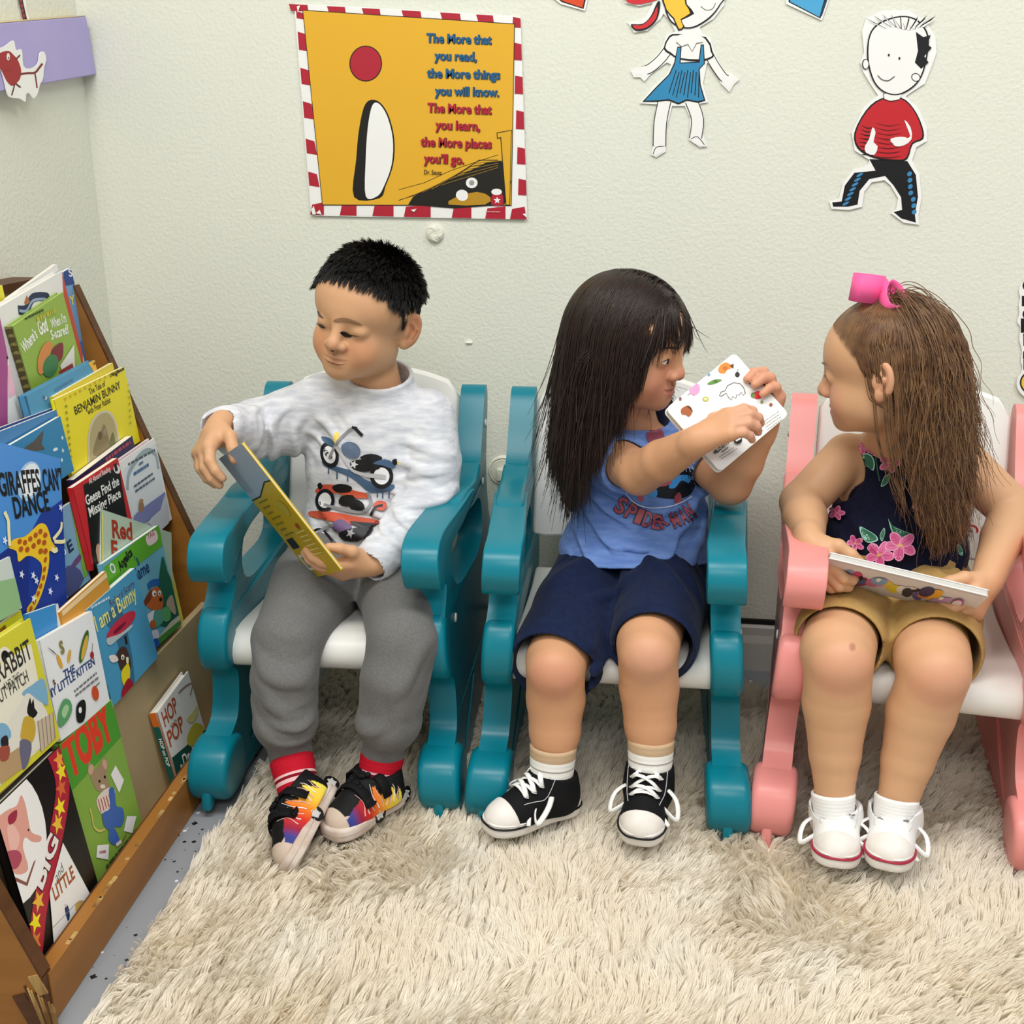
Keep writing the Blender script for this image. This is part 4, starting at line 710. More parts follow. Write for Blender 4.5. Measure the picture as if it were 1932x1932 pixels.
# ================================================================== bodies: smooth blended solids meshed on a fine grid
class Body:
    def __init__(s, lo, hi, h):
        s.lo = np.array(lo, float); s.h = h; s.n = np.ceil((np.array(hi)-s.lo)/h).astype(int)+1
        s.ax = [(s.lo[i]+h*np.arange(s.n[i])).astype(np.float32) for i in range(3)]
        s.F = np.full(s.n, .04, np.float32); s.M = Matrix.Identity(3); s.o = np.zeros(3); s.R = np.eye(3); s.sc = 1.
    def frame(s, o=(0, 0, 0), R=None, sc=1.):
        s.o = np.array(o, float); s.R = np.eye(3) if R is None else np.array(R, float); s.sc = sc
    def W(s, p): return s.o+s.R@(np.asarray(p, float)*s.sc)
    def _sl(s, lo, hi, pad):
        a = np.clip(np.floor((lo-pad-s.lo)/s.h).astype(int), 0, s.n-1); b = np.clip(np.ceil((hi+pad-s.lo)/s.h).astype(int)+1, 1, s.n)
        b = np.maximum(b, a+1)
        sl = tuple(slice(a[i], b[i]) for i in range(3))
        return sl, s.ax[0][sl[0]][:, None, None], s.ax[1][sl[1]][None, :, None], s.ax[2][sl[2]][None, None, :]
    def _put(s, sl, d, k, op):
        f = s.F[sl]; k = max(k*s.sc, 1e-5)
        if op == 'u': h = np.clip(.5+.5*(f-d)/k, 0, 1); s.F[sl] = f+(d-f)*h-k*h*(1-h)
        elif op == 's': h = np.clip(.5-.5*(f+d)/k, 0, 1); s.F[sl] = f+(-d-f)*h+k*h*(1-h)
    def cap(s, a, b, ra, rb=None, k=.008, op='u'):
        rb = ra if rb is None else rb; a, b, ra, rb = s.W(a), s.W(b), ra*s.sc, rb*s.sc; r = max(ra, rb)
        sl, X, Y, Z = s._sl(np.minimum(a, b)-r, np.maximum(a, b)+r, k*s.sc+.006)
        v = b-a; L = max(1e-12, v@v); t = np.clip(((X-a[0])*v[0]+(Y-a[1])*v[1]+(Z-a[2])*v[2])/L, 0, 1).astype(np.float32)
        d = np.sqrt((X-a[0]-t*v[0])**2+(Y-a[1]-t*v[1])**2+(Z-a[2]-t*v[2])**2)-(ra+(rb-ra)*t); s._put(sl, d, k, op)
    def chain(s, pts, rs, k=.01, op='u'):
        for i in range(len(pts)-1): s.cap(pts[i], pts[i+1], rs[i], rs[i+1], k, op)
    def ell(s, c, r, R=None, k=.01, op='u'):
        c = s.W(c); r = np.array([r]*3 if np.isscalar(r) else r, float)*s.sc; Q = s.R@(np.eye(3) if R is None else np.array(R)); m = r.max()
        e = np.abs(Q)@r; sl, X, Y, Z = s._sl(c-e, c+e, k*s.sc+.006)
        x, y, z = X-c[0], Y-c[1], Z-c[2]
        q = [(x*Q[0, i]+y*Q[1, i]+z*Q[2, i]) for i in range(3)]
        k0 = np.sqrt(sum((q[i]/r[i])**2 for i in range(3)))+1e-9; k1 = np.sqrt(sum((q[i]/r[i]**2)**2 for i in range(3)))+1e-9
        s._put(sl, (k0*(k0-1)/k1).astype(np.float32), k, op)
    def cut(s, p, n, k=.002):
        """remove everything on the n side of the plane"""
        p = s.W(p); n = s.R@np.asarray(n, float); X, Y, Z = s.ax[0][:, None, None], s.ax[1][None, :, None], s.ax[2][None, None, :]
        d = -((X-p[0])*n[0]+(Y-p[1])*n[1]+(Z-p[2])*n[2]); s._put((slice(None),)*3, d.astype(np.float32), k, 's')
    def fold(s, c, d, wl, amp, rad, ph=0, warp=.35):
        """ridges across direction d, fading out from c"""
        amp = amp*1.55
        c = np.asarray(c, float); d = nrm(d); sl, X, Y, Z = s._sl(c-rad, c+rad, 0)
        x, y, z = X-c[0], Y-c[1], Z-c[2]; g = np.clip(1-(x*x+y*y+z*z)/rad**2, 0, 1)**2
        u = x*d[0]+y*d[1]+z*d[2]; a = np.array([d[1], -d[2], d[0]]); w = x*a[0]+y*a[1]+z*a[2]
        f = np.sin(2*pi*u/wl+ph+warp*6*np.sin(w*2*pi/(wl*3.1)+ph*2))
        s.F[sl] -= (amp*g*(np.maximum(f, -.3)*.9)).astype(np.float32)
    def mesh(s):
        F = s.F; I = F < 0
        # active cells
        c = np.zeros(np.array(F.shape)-1, np.uint8)
        for dx in (0, 1):
            for dy in (0, 1):
                for dz in (0, 1): c += I[dx:F.shape[0]-1+dx, dy:F.shape[1]-1+dy, dz:F.shape[2]-1+dz]
        act = (c > 0) & (c < 8); idx = np.argwhere(act); N = len(idx); num = np.full(act.shape, -1, np.int32); num[tuple(idx.T)] = np.arange(N)
        acc = np.zeros((N, 3)); cnt = np.zeros(N)
        corners = [(x, y, z) for x in (0, 1) for y in (0, 1) for z in (0, 1)]
        val = {q: F[idx[:, 0]+q[0], idx[:, 1]+q[1], idx[:, 2]+q[2]].astype(float) for q in corners}
        for q in corners:
            for a in range(3):
                if q[a]: continue
                r = list(q); r[a] = 1; r = tuple(r); v0, v1 = val[q], val[r]; m = (v0 < 0) != (v1 < 0)
                t = np.where(m, v0/np.where(v0-v1 == 0, 1, v0-v1), 0); p = np.array(q, float)[None]+np.eye(3)[a][None]*t[:, None]
                acc += np.where(m[:, None], p, 0); cnt += m
        V = s.lo+(idx+acc/cnt[:, None])*s.h; faces = []
        for a in range(3):
            b, cc = (a+1) % 3, (a+2) % 3
            sl0 = [slice(None)]*3; sl1 = [slice(None)]*3; sl0[a] = slice(0, -1); sl1[a] = slice(1, None)
            e = I[tuple(sl0)] != I[tuple(sl1)]; e = np.argwhere(e); e = e[(e[:, b] > 0) & (e[:, cc] > 0) & (e[:, b] < F.shape[b]-1) & (e[:, cc] < F.shape[cc]-1)]
            ins = I[tuple(e.T)]
            def cell(db, dc): q = e.copy(); q[:, b] -= db; q[:, cc] -= dc; return num[tuple(q.T)]
            f = np.stack([cell(1, 1), cell(0, 1), cell(0, 0), cell(1, 0)], 1); f[~ins] = f[~ins][:, ::-1]; faces.append(f)
        Q = np.concatenate(faces); lab = np.arange(len(V))            # keep the one main body, drop stray crumbs
        for _ in range(4000):
            m = lab[Q].min(1); new = lab.copy()
            for i in range(4): np.minimum.at(new, Q[:, i], m)
            new = new[new]
            if (new == lab).all(): break
            lab = new
        big = np.bincount(lab).argmax(); keep = lab == big; ren = np.cumsum(keep)-1
        return V[keep], ren[Q[keep[Q[:, 0]]]]
def mesh_obj(name, V, Fq, mats, parent, mi=None, attr=None, relax=1):
    V = np.asarray(V, float)
    for _ in range(relax):      # light smoothing of the grid pattern
        s = np.zeros_like(V); n = np.zeros(len(V))
        for i in range(4):
            np.add.at(s, Fq[:, i], V[Fq[:, (i+1) % 4]]); np.add.at(s, Fq[:, i], V[Fq[:, (i+3) % 4]]); np.add.at(n, Fq[:, i], 2)
        V = V*.5+.5*s/np.maximum(n, 1)[:, None]
    me = bpy.data.meshes.new(name); me.vertices.add(len(V)); me.vertices.foreach_set('co', V.astype(np.float32).ravel())
    me.loops.add(len(Fq)*4); me.loops.foreach_set('vertex_index', Fq.astype(np.int32).ravel())
    me.polygons.add(len(Fq)); me.polygons.foreach_set('loop_start', np.arange(0, len(Fq)*4, 4, dtype=np.int32))
    me.polygons.foreach_set('use_smooth', [True]*len(Fq))
    for m in (mats if isinstance(mats, (list, tuple)) else [mats]): me.materials.append(m)
    if mi is not None: me.polygons.foreach_set('material_index', np.asarray(mi, np.int32))
    if attr:
        for k, fn in attr.items():
            a = me.color_attributes.new(k, 'FLOAT_COLOR', 'POINT'); a.data.foreach_set('color', np.concatenate([fn(V), np.ones((len(V), 1))], 1).astype(np.float32).ravel())
    me.update(calc_edges=True); me.validate()
    o = bpy.data.objects.new(name, me); COL.objects.link(o)
    if parent: adopt(o, parent, True)
    return o, V
def drape(o, art, fn, d0=.0006, dl=.00006, edge=.005):
    """print flat art onto the mesh object o: fn(x,y) -> (origin, direction); finely cut so it follows the surface"""
    me = o.data; bvh = BVHTree.FromPolygons([v.co[:] for v in me.vertices], [p.vertices[:] for p in me.polygons])
    inv = o.matrix_parent_inverse if o.parent else Matrix.Identity(4); b = MB(); b.ms = []
    for k, (vs, fs, m) in enumerate(art.items):
        bm = bmesh.new(); vv = [bm.verts.new((x, y, 0)) for x, y in vs]
        for f in fs:
            try: bm.faces.new([vv[i] for i in f])
            except Exception: pass
        for _ in range(5):
            es = [e for e in bm.edges if e.calc_length() > edge]
            if not es: break
            bmesh.ops.subdivide_edges(bm, edges=es, cuts=1); bmesh.ops.triangulate(bm, faces=[f for f in bm.faces if len(f.verts) > 3])
        P = []; ok = []
        for v in bm.verts:
            og, dr = fn(v.co.x, v.co.y); dr = nrm(dr); hit = bvh.ray_cast(Vector(og), Vector(dr), 5)
            if hit[0] is None: P.append((0, 0, 0)); ok.append(False)
            else:
                lift = d0+dl*art.lay[k]; P.append(np.array(hit[0])+np.array(hit[1])*lift*.4-dr*lift*.6); ok.append(True)
        bm.verts.index_update(); F = [[v.index for v in f.verts] for f in bm.faces]
        F = [f for f in F if all(ok[i] for i in f) and max(np.linalg.norm(np.array(P[f[i]])-np.array(P[f[i-1]])) for i in range(len(f))) < edge*5]
        if F: b.add(P, F, m)
        bm.free()
    return b
def join_print(o, b):
    """merge the printed faces into the garment mesh"""
    me = o.data; n0 = len(me.vertices); v = np.empty(n0*3, np.float32); me.vertices.foreach_get('co', v)
    bm = bmesh.new(); bm.from_mesh(me); base = len(me.materials); ms = b.ms
    for m in ms: me.materials.append(m)
    nv = [bm.verts.new(p) for p in b.v]; bm.verts.ensure_lookup_table()
    for f, i in zip(b.f, b.mi):
        try: q = bm.faces.new([nv[k] for k in f]); q.material_index = base+i; q.smooth = True
        except Exception: pass
    bm.to_mesh(me); bm.free(); me.update()
def from_cam(px, py): return CAMP, ray(px, py)
def head(B, o, R, sc=1., eyes=1., jaw=1., noz=1.):
    """child's head; local frame: face toward -y, up +z, subject's left +x"""
    B.frame(o, R, sc)
    B.ell((0, .012, .020), (.0745, .087, .074), k=.01)                       # cranium
    B.ell((0, -.024, .022), (.066, .056, .052), k=.02)                       # forehead
    B.ell((0, -.022, -.038), (.058*jaw, .054, .054), k=.02)                  # face
    for s in (-1, 1):
        B.ell((s*.030, -.044, -.046), (.026*jaw, .026, .028), k=.018)        # cheek
        B.ell((s*.036, -.004, -.052), (.026*jaw, .036, .030), k=.018)        # jaw
    B.ell((0, -.036, -.070), (.038*jaw, .034, .024), k=.02)
    B.ell((0, -.062, -.081), (.020, .015, .014), k=.016)                     # chin
    B.ell((0, -.0655, -.060), (.021, .011, .016), k=.014)                     # mouth mound
    for s in (-1, 1): B.ell((s*.029, -.091, -.009), (.016, .013, .008), k=.012, op='s')   # eye hollow
    for s in (-1, 1): B.ell((s*.027, -.0645, -.010), (.0145, .0125, .0105), k=.006)       # lids
    B.ell((0, -.0675, .006), (.024, .012, .016), k=.016)
    B.cap((0, -.076, .000), (0, -.086*noz, -.028), .0065, .0092, k=.010)     # nose
    B.ell((0, -.0890*noz, -.0335), .0098, k=.006)
    for s in (-1, 1): B.ell((s*.0108, -.0815, -.0365), (.0078, .0085, .0068), k=.005); B.ell((s*.0060, -.0895, -.0425), (.0032, .0044, .0024), k=.002, op='s')
    B.cap((-.014, -.0755, -.0570), (.014, -.0755, -.0570), .0036, k=.005); B.ell((0, -.0780, -.0560), (.010, .0042, .0036), k=.005)   # upper lip
    B.ell((0, -.0760, -.0655), (.0125, .0050, .0046), k=.005)                # lower lip
    B.chain([(-.019, -.077, -.0580), (0, -.0830, -.0610), (.019, -.077, -.0580)], [.0012, .0017, .0012], k=.0022, op='s')
    B.cap((0, -.078, -.046), (0, -.079, -.052), .0020, k=.004, op='s')       # philtrum
    for s in (-1, 1):                                                       # ears
        q = rot3('Z', -s*.50)@rot3('X', -.18); c = np.array([s*.0755, .014, -.012]); e = lambda a, b_, d: c+q@np.array([s*a, b_, d])
        B.cap((s*.060, .004, -.014), (s*.070, .010, -.014), .013, .010, k=.008)
        B.ell(c, (.0075, .0180, .0280), R=q, k=.004)
        B.ell(e(.0062, -.001, .003), (.0050, .0118, .0190), R=q, k=.003, op='s')
        B.ell(e(.002, -.010, -.004), (.005, .006, .009), R=q, k=.004)
        B.chain([e(.0035, -.004, .013), e(.004, .005, .004), e(.004, .003, -.010)], [.0022, .0026, .0022], k=.002)
        B.ell(e(.000, -.006, -.023), (.0065, .0085, .0085), R=q, k=.006)
    B.frame()
def hand(B, w, f, n, side, curl, thumb, sc=1., spread=.12, k=.0022):
    """w wrist, f finger direction, n back-of-hand normal, side toward the thumb; curl: 4 finger triples; thumb: direction list in (f, n, side) mixes"""
    f = nrm(f); n = nrm(np.asarray(n, float)-f*np.dot(n, f)); s = np.cross(f, n); s = s if np.dot(s, side) > 0 else -s
    w = np.asarray(w, float); P = lambda a, b, c: w+sc*(f*a+n*b+s*c)
    kn = [(.047, .0155), (.0495, .0052), (.047, -.005), (.042, -.0145)]; ln = [(.020, .014, .012), (.022, .015, .0125), (.020, .014, .012), (.016, .011, .011)]
    B.cap(w-f*.01*sc, P(.014, 0, 0), .0155*sc, .0165*sc, k=.008)
    for a, c in kn: B.cap(P(.010, .000, c*.55), P(a, .001, c), .0120*sc, .0095*sc, k=.006)
    B.ell(P(.020, -.006, .012), .0125*sc, k=.008)
    for i, (a, c) in enumerate(kn):
        p = P(a, .001, c); d = nrm(f+s*(c/.0155*spread)); ang = 0; r = [.0078, .0068, .0062, .0054] if i < 3 else [.0068, .0060, .0055, .0048]
        ax = s
        for j in range(3):
            ang += curl[i][j]; dd = d*cos(ang)-n*sin(ang); q = p+dd*ln[i][j]*sc; B.cap(p, q, r[j]*sc, r[j+1]*sc, k=k); p = q
    p = P(.014, -.004, .015); r = [.0098, .0082, .0070, .0060]
    for j, (ta, tb, tc) in enumerate(thumb):
        q = p+nrm(f*ta+n*tb+s*tc)*[.018, .018, .014][j]*sc; B.cap(p, q, r[j]*sc, r[j+1]*sc, k=.004 if j else .007); p = q
# ------------------------------------------------------------------ hair
def strands(roots, dirs, length, K, step_fn, seed=0, rnd=.0):
    N = len(roots); P = np.zeros((N, K, 3)); P[:, 0] = roots; v = dirs.copy(); seg = length/(K-1); rg = np.random.default_rng(seed)
    for i in range(1, K):
        v = step_fn(P[:, i-1], v, i/(K-1)); v += rg.normal(0, rnd, v.shape); v /= np.linalg.norm(v, axis=1, keepdims=True)+1e-9
        P[:, i] = P[:, i-1]+v*seg[:, None]
    return P
def push_out(p, cols, gap):
    for c in cols:
        if c[0] == 'e':
            _, o, r, Rm = c; q = (p-o)@Rm; kk = np.sqrt(((q/r)**2).sum(1)); m = kk < 1; q[m] = q[m]/kk[m, None]; p = np.where(m[:, None], q@Rm.T+o, p)
        else:
            _, a, b, ra, rb = c; v = b-a; t = np.clip((p-a)@v/(v@v), 0, 1); cc = a+t[:, None]*v; d = p-cc; L = np.linalg.norm(d, axis=1); r = ra+(rb-ra)*t+gap; m = L < r
            p = np.where(m[:, None], cc+d/np.maximum(L, 1e-6)[:, None]*r[:, None], p)
    return p
def clump(P, n, amt, seed=0, grow=1.2):
    rg = np.random.default_rng(seed); c = rg.choice(len(P), n, replace=False); R0 = P[:, 0]; best = np.zeros(len(P), int)
    for i in range(0, len(P), 2000):
        d = ((R0[i:i+2000, None, :]-R0[c][None])**2).sum(2); best[i:i+2000] = c[d.argmin(1)]
    w = (np.linspace(0, 1, P.shape[1])**grow*amt)[None, :, None]
    return P*(1-w)+P[best]*w
# ------------------------------------------------------------------ shoes
def shoe_frame(heel, toe, up):
    f = nrm(np.asarray(toe, float)-heel); u = nrm(np.asarray(up, float)-f*np.dot(up, f)); x = np.cross(-f, u)
    return np.array(heel, float), np.stack([x, -f, u], 1)        # local: x across, -y toward the toe, z up
def sole_outline(L, w, grow=0, n=4):
    pts = [(0, .0), (.55, -.02), (.86, -.14), (.80, -.40), (.98, -.68), (.92, -.86), (.55, -.985), (0, -1.01), (-.55, -.985), (-.92, -.86), (-.98, -.68), (-.80, -.40), (-.86, -.14), (-.55, -.02)]
    return spl([(x*(w/2)+np.sign(x)*grow, y*L+(grow if y > -.05 else -grow if y < -.9 else 0)) for x, y in pts], n)
def xf_mb(b, o, R): b.v = [tuple(np.asarray(o)+R@np.asarray(v)) for v in b.v]; return b
def shoe(parent, heel, toe, up, w, style, label, ankle, collar=.062, roll=0):
    """child's shoe built in its own frame; ankle = where the leg enters (world)"""
    o, R = shoe_frame(heel, toe, up); L = float(np.linalg.norm(np.asarray(toe, float)-heel)); loc = lambda p: R.T@(np.asarray(p)-o)
    an = loc(ankle); an = np.array([np.clip(an[0], -.012, .012), np.clip(an[1], -.42*L, -.16*L), max(an[2], collar)])
    ts = {'flame': .020, 'high': .017, 'low': .017}[style]
    B = Body((-w*.75, -L*1.12, -.004), (w*.75, L*.12, collar+.03), .0014)
    a0 = np.array([0, -.27*L, .03])
    B.ell((0, -.22*L, .030), (.45*w, .20*L, .040), k=.012); B.ell((0, -.70*L, .018), (.47*w, .275*L, .027), k=.014); B.ell((0, -.48*L, .022), (.43*w, .25*L, .034), k=.015)
    B.cap((0, -.30*L, collar*.82), (0, -.62*L, .034), .024, .019, k=.016); B.cap(a0, an*np.array([1, 1, 0])+np.array([0, 0, collar+.01]), .036, .0325 if style == 'high' else .034, k=.012)
    d = nrm(an-a0)
    B.cap(a0+d*.02, a0+d*.2, .0275 if style == 'high' else .029, k=.002, op='s'); B.cut((0, 0, ts-.006), (0, 0, -1)); B.cut((0, -.27*L, collar), nrm(np.array([0, .16, 1])))
    V, Fq = B.mesh()
    up_m = {'flame': None, 'high': mat('black_canvas', '121214', .8, .2, bump=(900, .3, .0004)), 'low': mat('white_canvas', 'f1f0ee', .75, .2, bump=(900, .3, .0004))}[style]
    attr = None
    if style == 'flame':
        up_m = mat('flame_print_canvas', '111111', .7, .25, attr='tone', bump=(900, .3, .0004))
        stops = [(.18, 'f6e65e'), (.36, 'f7c63a'), (.48, 'ee7a26'), (.60, 'd63022'), (.72, '96203a'), (.80, '3c3f8c'), (.90, '2c3a80')]
        cs = np.array([lin(c) for _, c in stops]); tt = np.array([s for s, _ in stops])
        def fn(Vw):
            v = (Vw-o)@R; t = -v[:, 1]/L; col = np.stack([np.interp(t, tt, cs[:, i]) for i in range(3)], 1)
            zf = np.interp(t, [.15, .30, .45, .6, .75, .86, .9], [.026, .040, .050, .048, .040, .030, .0])+.007*np.sin(t*2*pi*11)*np.interp(t, [.2, .5, .7], [1.2, .9, 0])
            m = (v[:, 2] < zf) & (np.abs(v[:, 0]) > .012) & (t > .17) & (t < .885); blk = np.array(lin('0f0f11')); toe = (t > .80) & (v[:, 2] < .034); col = np.where(m[:, None], col, blk)
            return np.where(toe[:, None] & ~m[:, None], np.array(lin('cdb9a8')), np.where((t > .86)[:, None], np.array(lin('cdb9a8')), col))
        attr = {'tone': fn}
    Vw = V@R.T+o
    sh, Vw = mesh_obj('shoe', Vw, Fq, up_m, parent, attr=attr); sh['label'] = label
    bvh = BVHTree.FromPolygons([Vector(v) for v in V], [list(map(int, f)) for f in Fq])
    def top(x, y, lift=.002, z0=.2):
        h = bvh.ray_cast(Vector((x, y, z0)), Vector((0, 0, -1))); return np.array(h[0])+np.array(h[1])*lift if h[0] else np.array([x, y, ts+.02])
    # sole
    rub = mat('dirty_rubber', 'd9cbc0', .6, .3, vary=(45, .8, 'c0a898', (1, 1, .6))) if style == 'flame' else mat('white_rubber', 'ebe6e0', .5, .35, vary=(30, .5, 'd8cfc6'))
    b = MB(); b.prism(sole_outline(L, w), ((0, 0, 0), (1, 0, 0), (0, 1, 0), (0, 0, 1)), 0, ts, rub, .004, 2)
    line = {'flame': None, 'high': ('151515', ts-.004), 'low': ('a5203c', ts-.0035)}[style]
    if style == 'flame': b.prism(sole_outline(L, w, .0004), ((0, 0, 0), (1, 0, 0), (0, 1, 0), (0, 0, 1)), ts*.48, ts*.53, ink('b3a092'))
    if line:
        b.tube([(x, y, line[1]+.0015) for x, y in sole_outline(L, w, .0002)]+[(0, 0, line[1]+.0015)], .0018 if style == 'low' else .0016, ink(line[0]), 6, cap=False)
        b.prism(sole_outline(L*.995, w*.97), ((0, -.002*L, 0), (1, 0, 0), (0, 1, 0), (0, 0, 1)), ts-.001, ts+.003, rub, .002, 2)
    so = xf_mb(b, o, R).build('sole', sh, smooth=True, angle=45, world=False)
    # toe cap
    if style != 'flame':
        B2 = Body((-w*.7, -L*1.1, 0), (w*.7, -L*.5, .07), .0014)
        B2.ell((0, -.70*L, .018), (.475*w+.0016, .275*L+.0018, .0285), k=.01); B2.ell((0, -.86*L, .014), (.36*w, .135*L, .020), k=.01); B2.cut((0, 0, ts-.004), (0, 0, -1)); B2.cut((0, -.735*L, 0), nrm(np.array([0, 1, .25])))
        V2, F2 = B2.mesh(); t, _ = mesh_obj('toe_cap', V2@R.T+o, F2, rub, None); adopt(t, sh, False)
    wl = mat('white_lace', 'f0efec', .8, .2); bl = mat('black_strap', '101012', .75, .2)
    if style in ('high', 'low'):
        b = MB(); rows = [-.66, -.58, -.50, -.42] if style == 'high' else [-.64, -.55, -.46, -.38]; ey = mat('eyelet_metal', 'c9c9c9', .3, .6)
        for i, t in enumerate(rows):
            hw = .0165+.001*i; y = t*L
            for s in (-1, 1):
                p0 = top(s*hw, y, .0012); eb = MB(); eb.lathe([(.0042, 0), (.0040, .0012), (.002, .0014), (.0018, .0004)], (p0, (1, 0, 0), nrm((0, 1, -.3)), nrm((s*.5, -.2, 1))), ey if style == 'high' else mat('eyelet_dark', '6a6a6e', .4, .5), 12); xf_mb(eb, o, R).build('eyelet', sh, smooth=True)
            nx = rows[i+1]*L if i < 3 else y+.05*L
            for s in (-1, 1):
                pts = [top(s*hw*(1-k/2.5) if True else 0, y+(nx-y)*k/5, .003+.0012*(s > 0)*sin(pi*k/5)) for k in range(6)]; b.tube(pts, .0040, wl, 6, flat=(0, 0, 1))
        b.tube([top(x, rows[0]*L, .003) for x in np.linspace(-.0165, .0165, 6)], .0036, wl, 6, flat=(0, 0, 1))
        c = top(0, (rows[-1]+.03)*L, .006)
        for s in (-1, 1):
            lp = spl([c, c+[s*.018, -.002, .013], c+[s*.042, -.024, .008], c+[s*.046, -.044, -.010], c+[s*.028, -.036, -.002], c+[s*.008, -.008, .003]], 5)
            b.tube(lp, .0040, wl, 6, flat=(0, .4, 1)); b.tube(spl([c, c+[s*.012, -.016, .006], c+[s*.022, -.040, -.004], c+[s*.030+.006, -.052, -.016]], 5, False), .0032, wl, 6, flat=(0, 0, 1))
        b.ball(c+[0, 0, .001], (.006, .005, .004), wl, n=6)
        xf_mb(b, o, R).build('lace', sh, smooth=True)
        # tongue
        tm = up_m; b = MB(); n = 8; m = 7; vs = []
        dz = np.array([0, .012, 0])
        for j in range(m):
            v = j/(m-1); yy = (-.50+.13*v)*L+(.030*v*v if style == 'high' else .0); zz = .044+(collar+(.016 if style == 'high' else .010)-.044)*v
            for i in range(n+1): u = -1+2*i/n; vs.append((u*(.016+.002*v), yy+.006*u*u-.003, zz-.005*u*u))
        fs = [(j*(n+1)+i, j*(n+1)+i+1, (j+1)*(n+1)+i+1, (j+1)*(n+1)+i) for j in range(m-1) for i in range(n)]
        b.add(vs, fs, tm); t = xf_mb(b, o, R).build('tongue', sh, smooth=True); md = t.modifiers.new('thick', 'SOLIDIFY'); md.thickness = .003
        # stitching
        b = MB(); st = mat('white_stitch', 'c9c9cc' if style == 'high' else 'd5d3d0', .7, .2)
        for s in (-1, 1):
            pts = []
            for t in np.linspace(0, 1, 14):
                y = (-.70+.44*t)*L; x0 = s*(.021+.006*sin(t*2.2)); h = top(x0, y, .0006); pts.append(h)
            b.tube(pts, .0006, st, 4)
        xf_mb(b, o, R).build('stitching', sh)
        if style == 'high':
            for s in (-1,):
                h = bvh.ray_cast(Vector((-s*-.2, -.17*L, collar*.80)), Vector((-s*1.0 if False else -1, 0, 0)))
                if h[0]:
                    b = MB(); b.lathe([(.0105, 0), (.010, .001), (.003, .0014)], (np.array(h[0]), (0, 1, 0), nrm((.2, 0, 1)), np.array(h[1])), ink('e6e4e0'), 18); b.lathe([(.006, .0014), (.002, .0018)], (np.array(h[0]), (0, 1, 0), nrm((.2, 0, 1)), np.array(h[1])), ink('25304f'), 14); xf_mb(b, o, R).build('ankle_patch', sh, smooth=True, angle=40)
    else:
        for t, tilt in ((-.40, .02), (-.60, .015)):
            b = MB(); xs = np.linspace(-.034, .034, 13); pts = [top(x, t*L+tilt*x/.03*.2, .0022) for x in xs]; b.tube(pts, .0085, bl, 10, flat=(0, 0, 1)); s_ = xf_mb(b, o, R).build('strap', sh, smooth=True)
        b = MB()
        for k in range(14):
            r = random.Random(k); t = r.uniform(-.66, -.3); c = top(r.uniform(-.012, .012), t*L, .003); b.ball(c, (.005, .005, .004), bl, n=5)
        xf_mb(b, o, R).build('lace', sh, smooth=True)['label'] = 'black bunched laces'
        # white flame outlines on both flanks, and the round emblems on the sole
        b = MB(); wm = ink('f3efe6'); pk = ink('e8b9b4')
        for s in (-1, 1):
            for k in range(9):
                t = .24+.052*k; zb = .026; zt = np.interp(t, [.2, .4, .62, .74], [.046, .058, .052, .040])+.004*((k*7) % 3-1); pts = []
                for q in np.linspace(0, 1, 7):
                    z = zb+(zt-zb)*q; y = -(t+.018*sin(q*5+k))*L; h = bvh.ray_cast(Vector((s*.2, y, z)), Vector((-s, 0, 0)))
                    if h[0]: pts.append(np.array(h[0])+np.array(h[1])*.0008)
                if len(pts) > 2: b.tube(pts, [.0009*(1-.7*i/len(pts)) for i in range(len(pts))], wm if k % 2 else pk, 5)
        xf_mb(b, o, R).build('flame_outline', sh)
        for s in (-1, 1):
            for t in (.04, .44):
                q = min(sole_outline(L, w), key=lambda p: abs(p[1]+t*L)+(0 if p[0]*s > 0 else 9)); e = nrm((s, .25 if t < .2 else 0, 0)); c = np.array([q[0], q[1], ts*.62])+e*.0006; b = MB()
                b.lathe([(.0125, 0), (.0122, .001), (.001, .0012)], (c, nrm(np.cross((0, 0, 1), e)), (0, 0, 1), e), ink('131313'), 18); b.lathe([(.0062, .0012), (.001, .0016)], (c, nrm(np.cross((0, 0, 1), e)), (0, 0, 1), e), ink('c9c6c2'), 10)
                for a in range(5): b.ball(c+e*.0015+np.array([0, 0, 1])*.0062*cos(a*1.257)+nrm(np.cross((0, 0, 1), e))*.0062*sin(a*1.257), .0016, ink('c9c6c2'), n=4)
                xf_mb(b, o, R).build('round_emblem', sh, smooth=True, angle=40)
    # parts were built in world space under a child whose own matrix is the parent's inverse: align
    for ch in list(sh.children): ch.matrix_parent_inverse = (sh.matrix_parent_inverse.inverted()) if False else Matrix.Identity(4)
    return sh, (o, R, L)
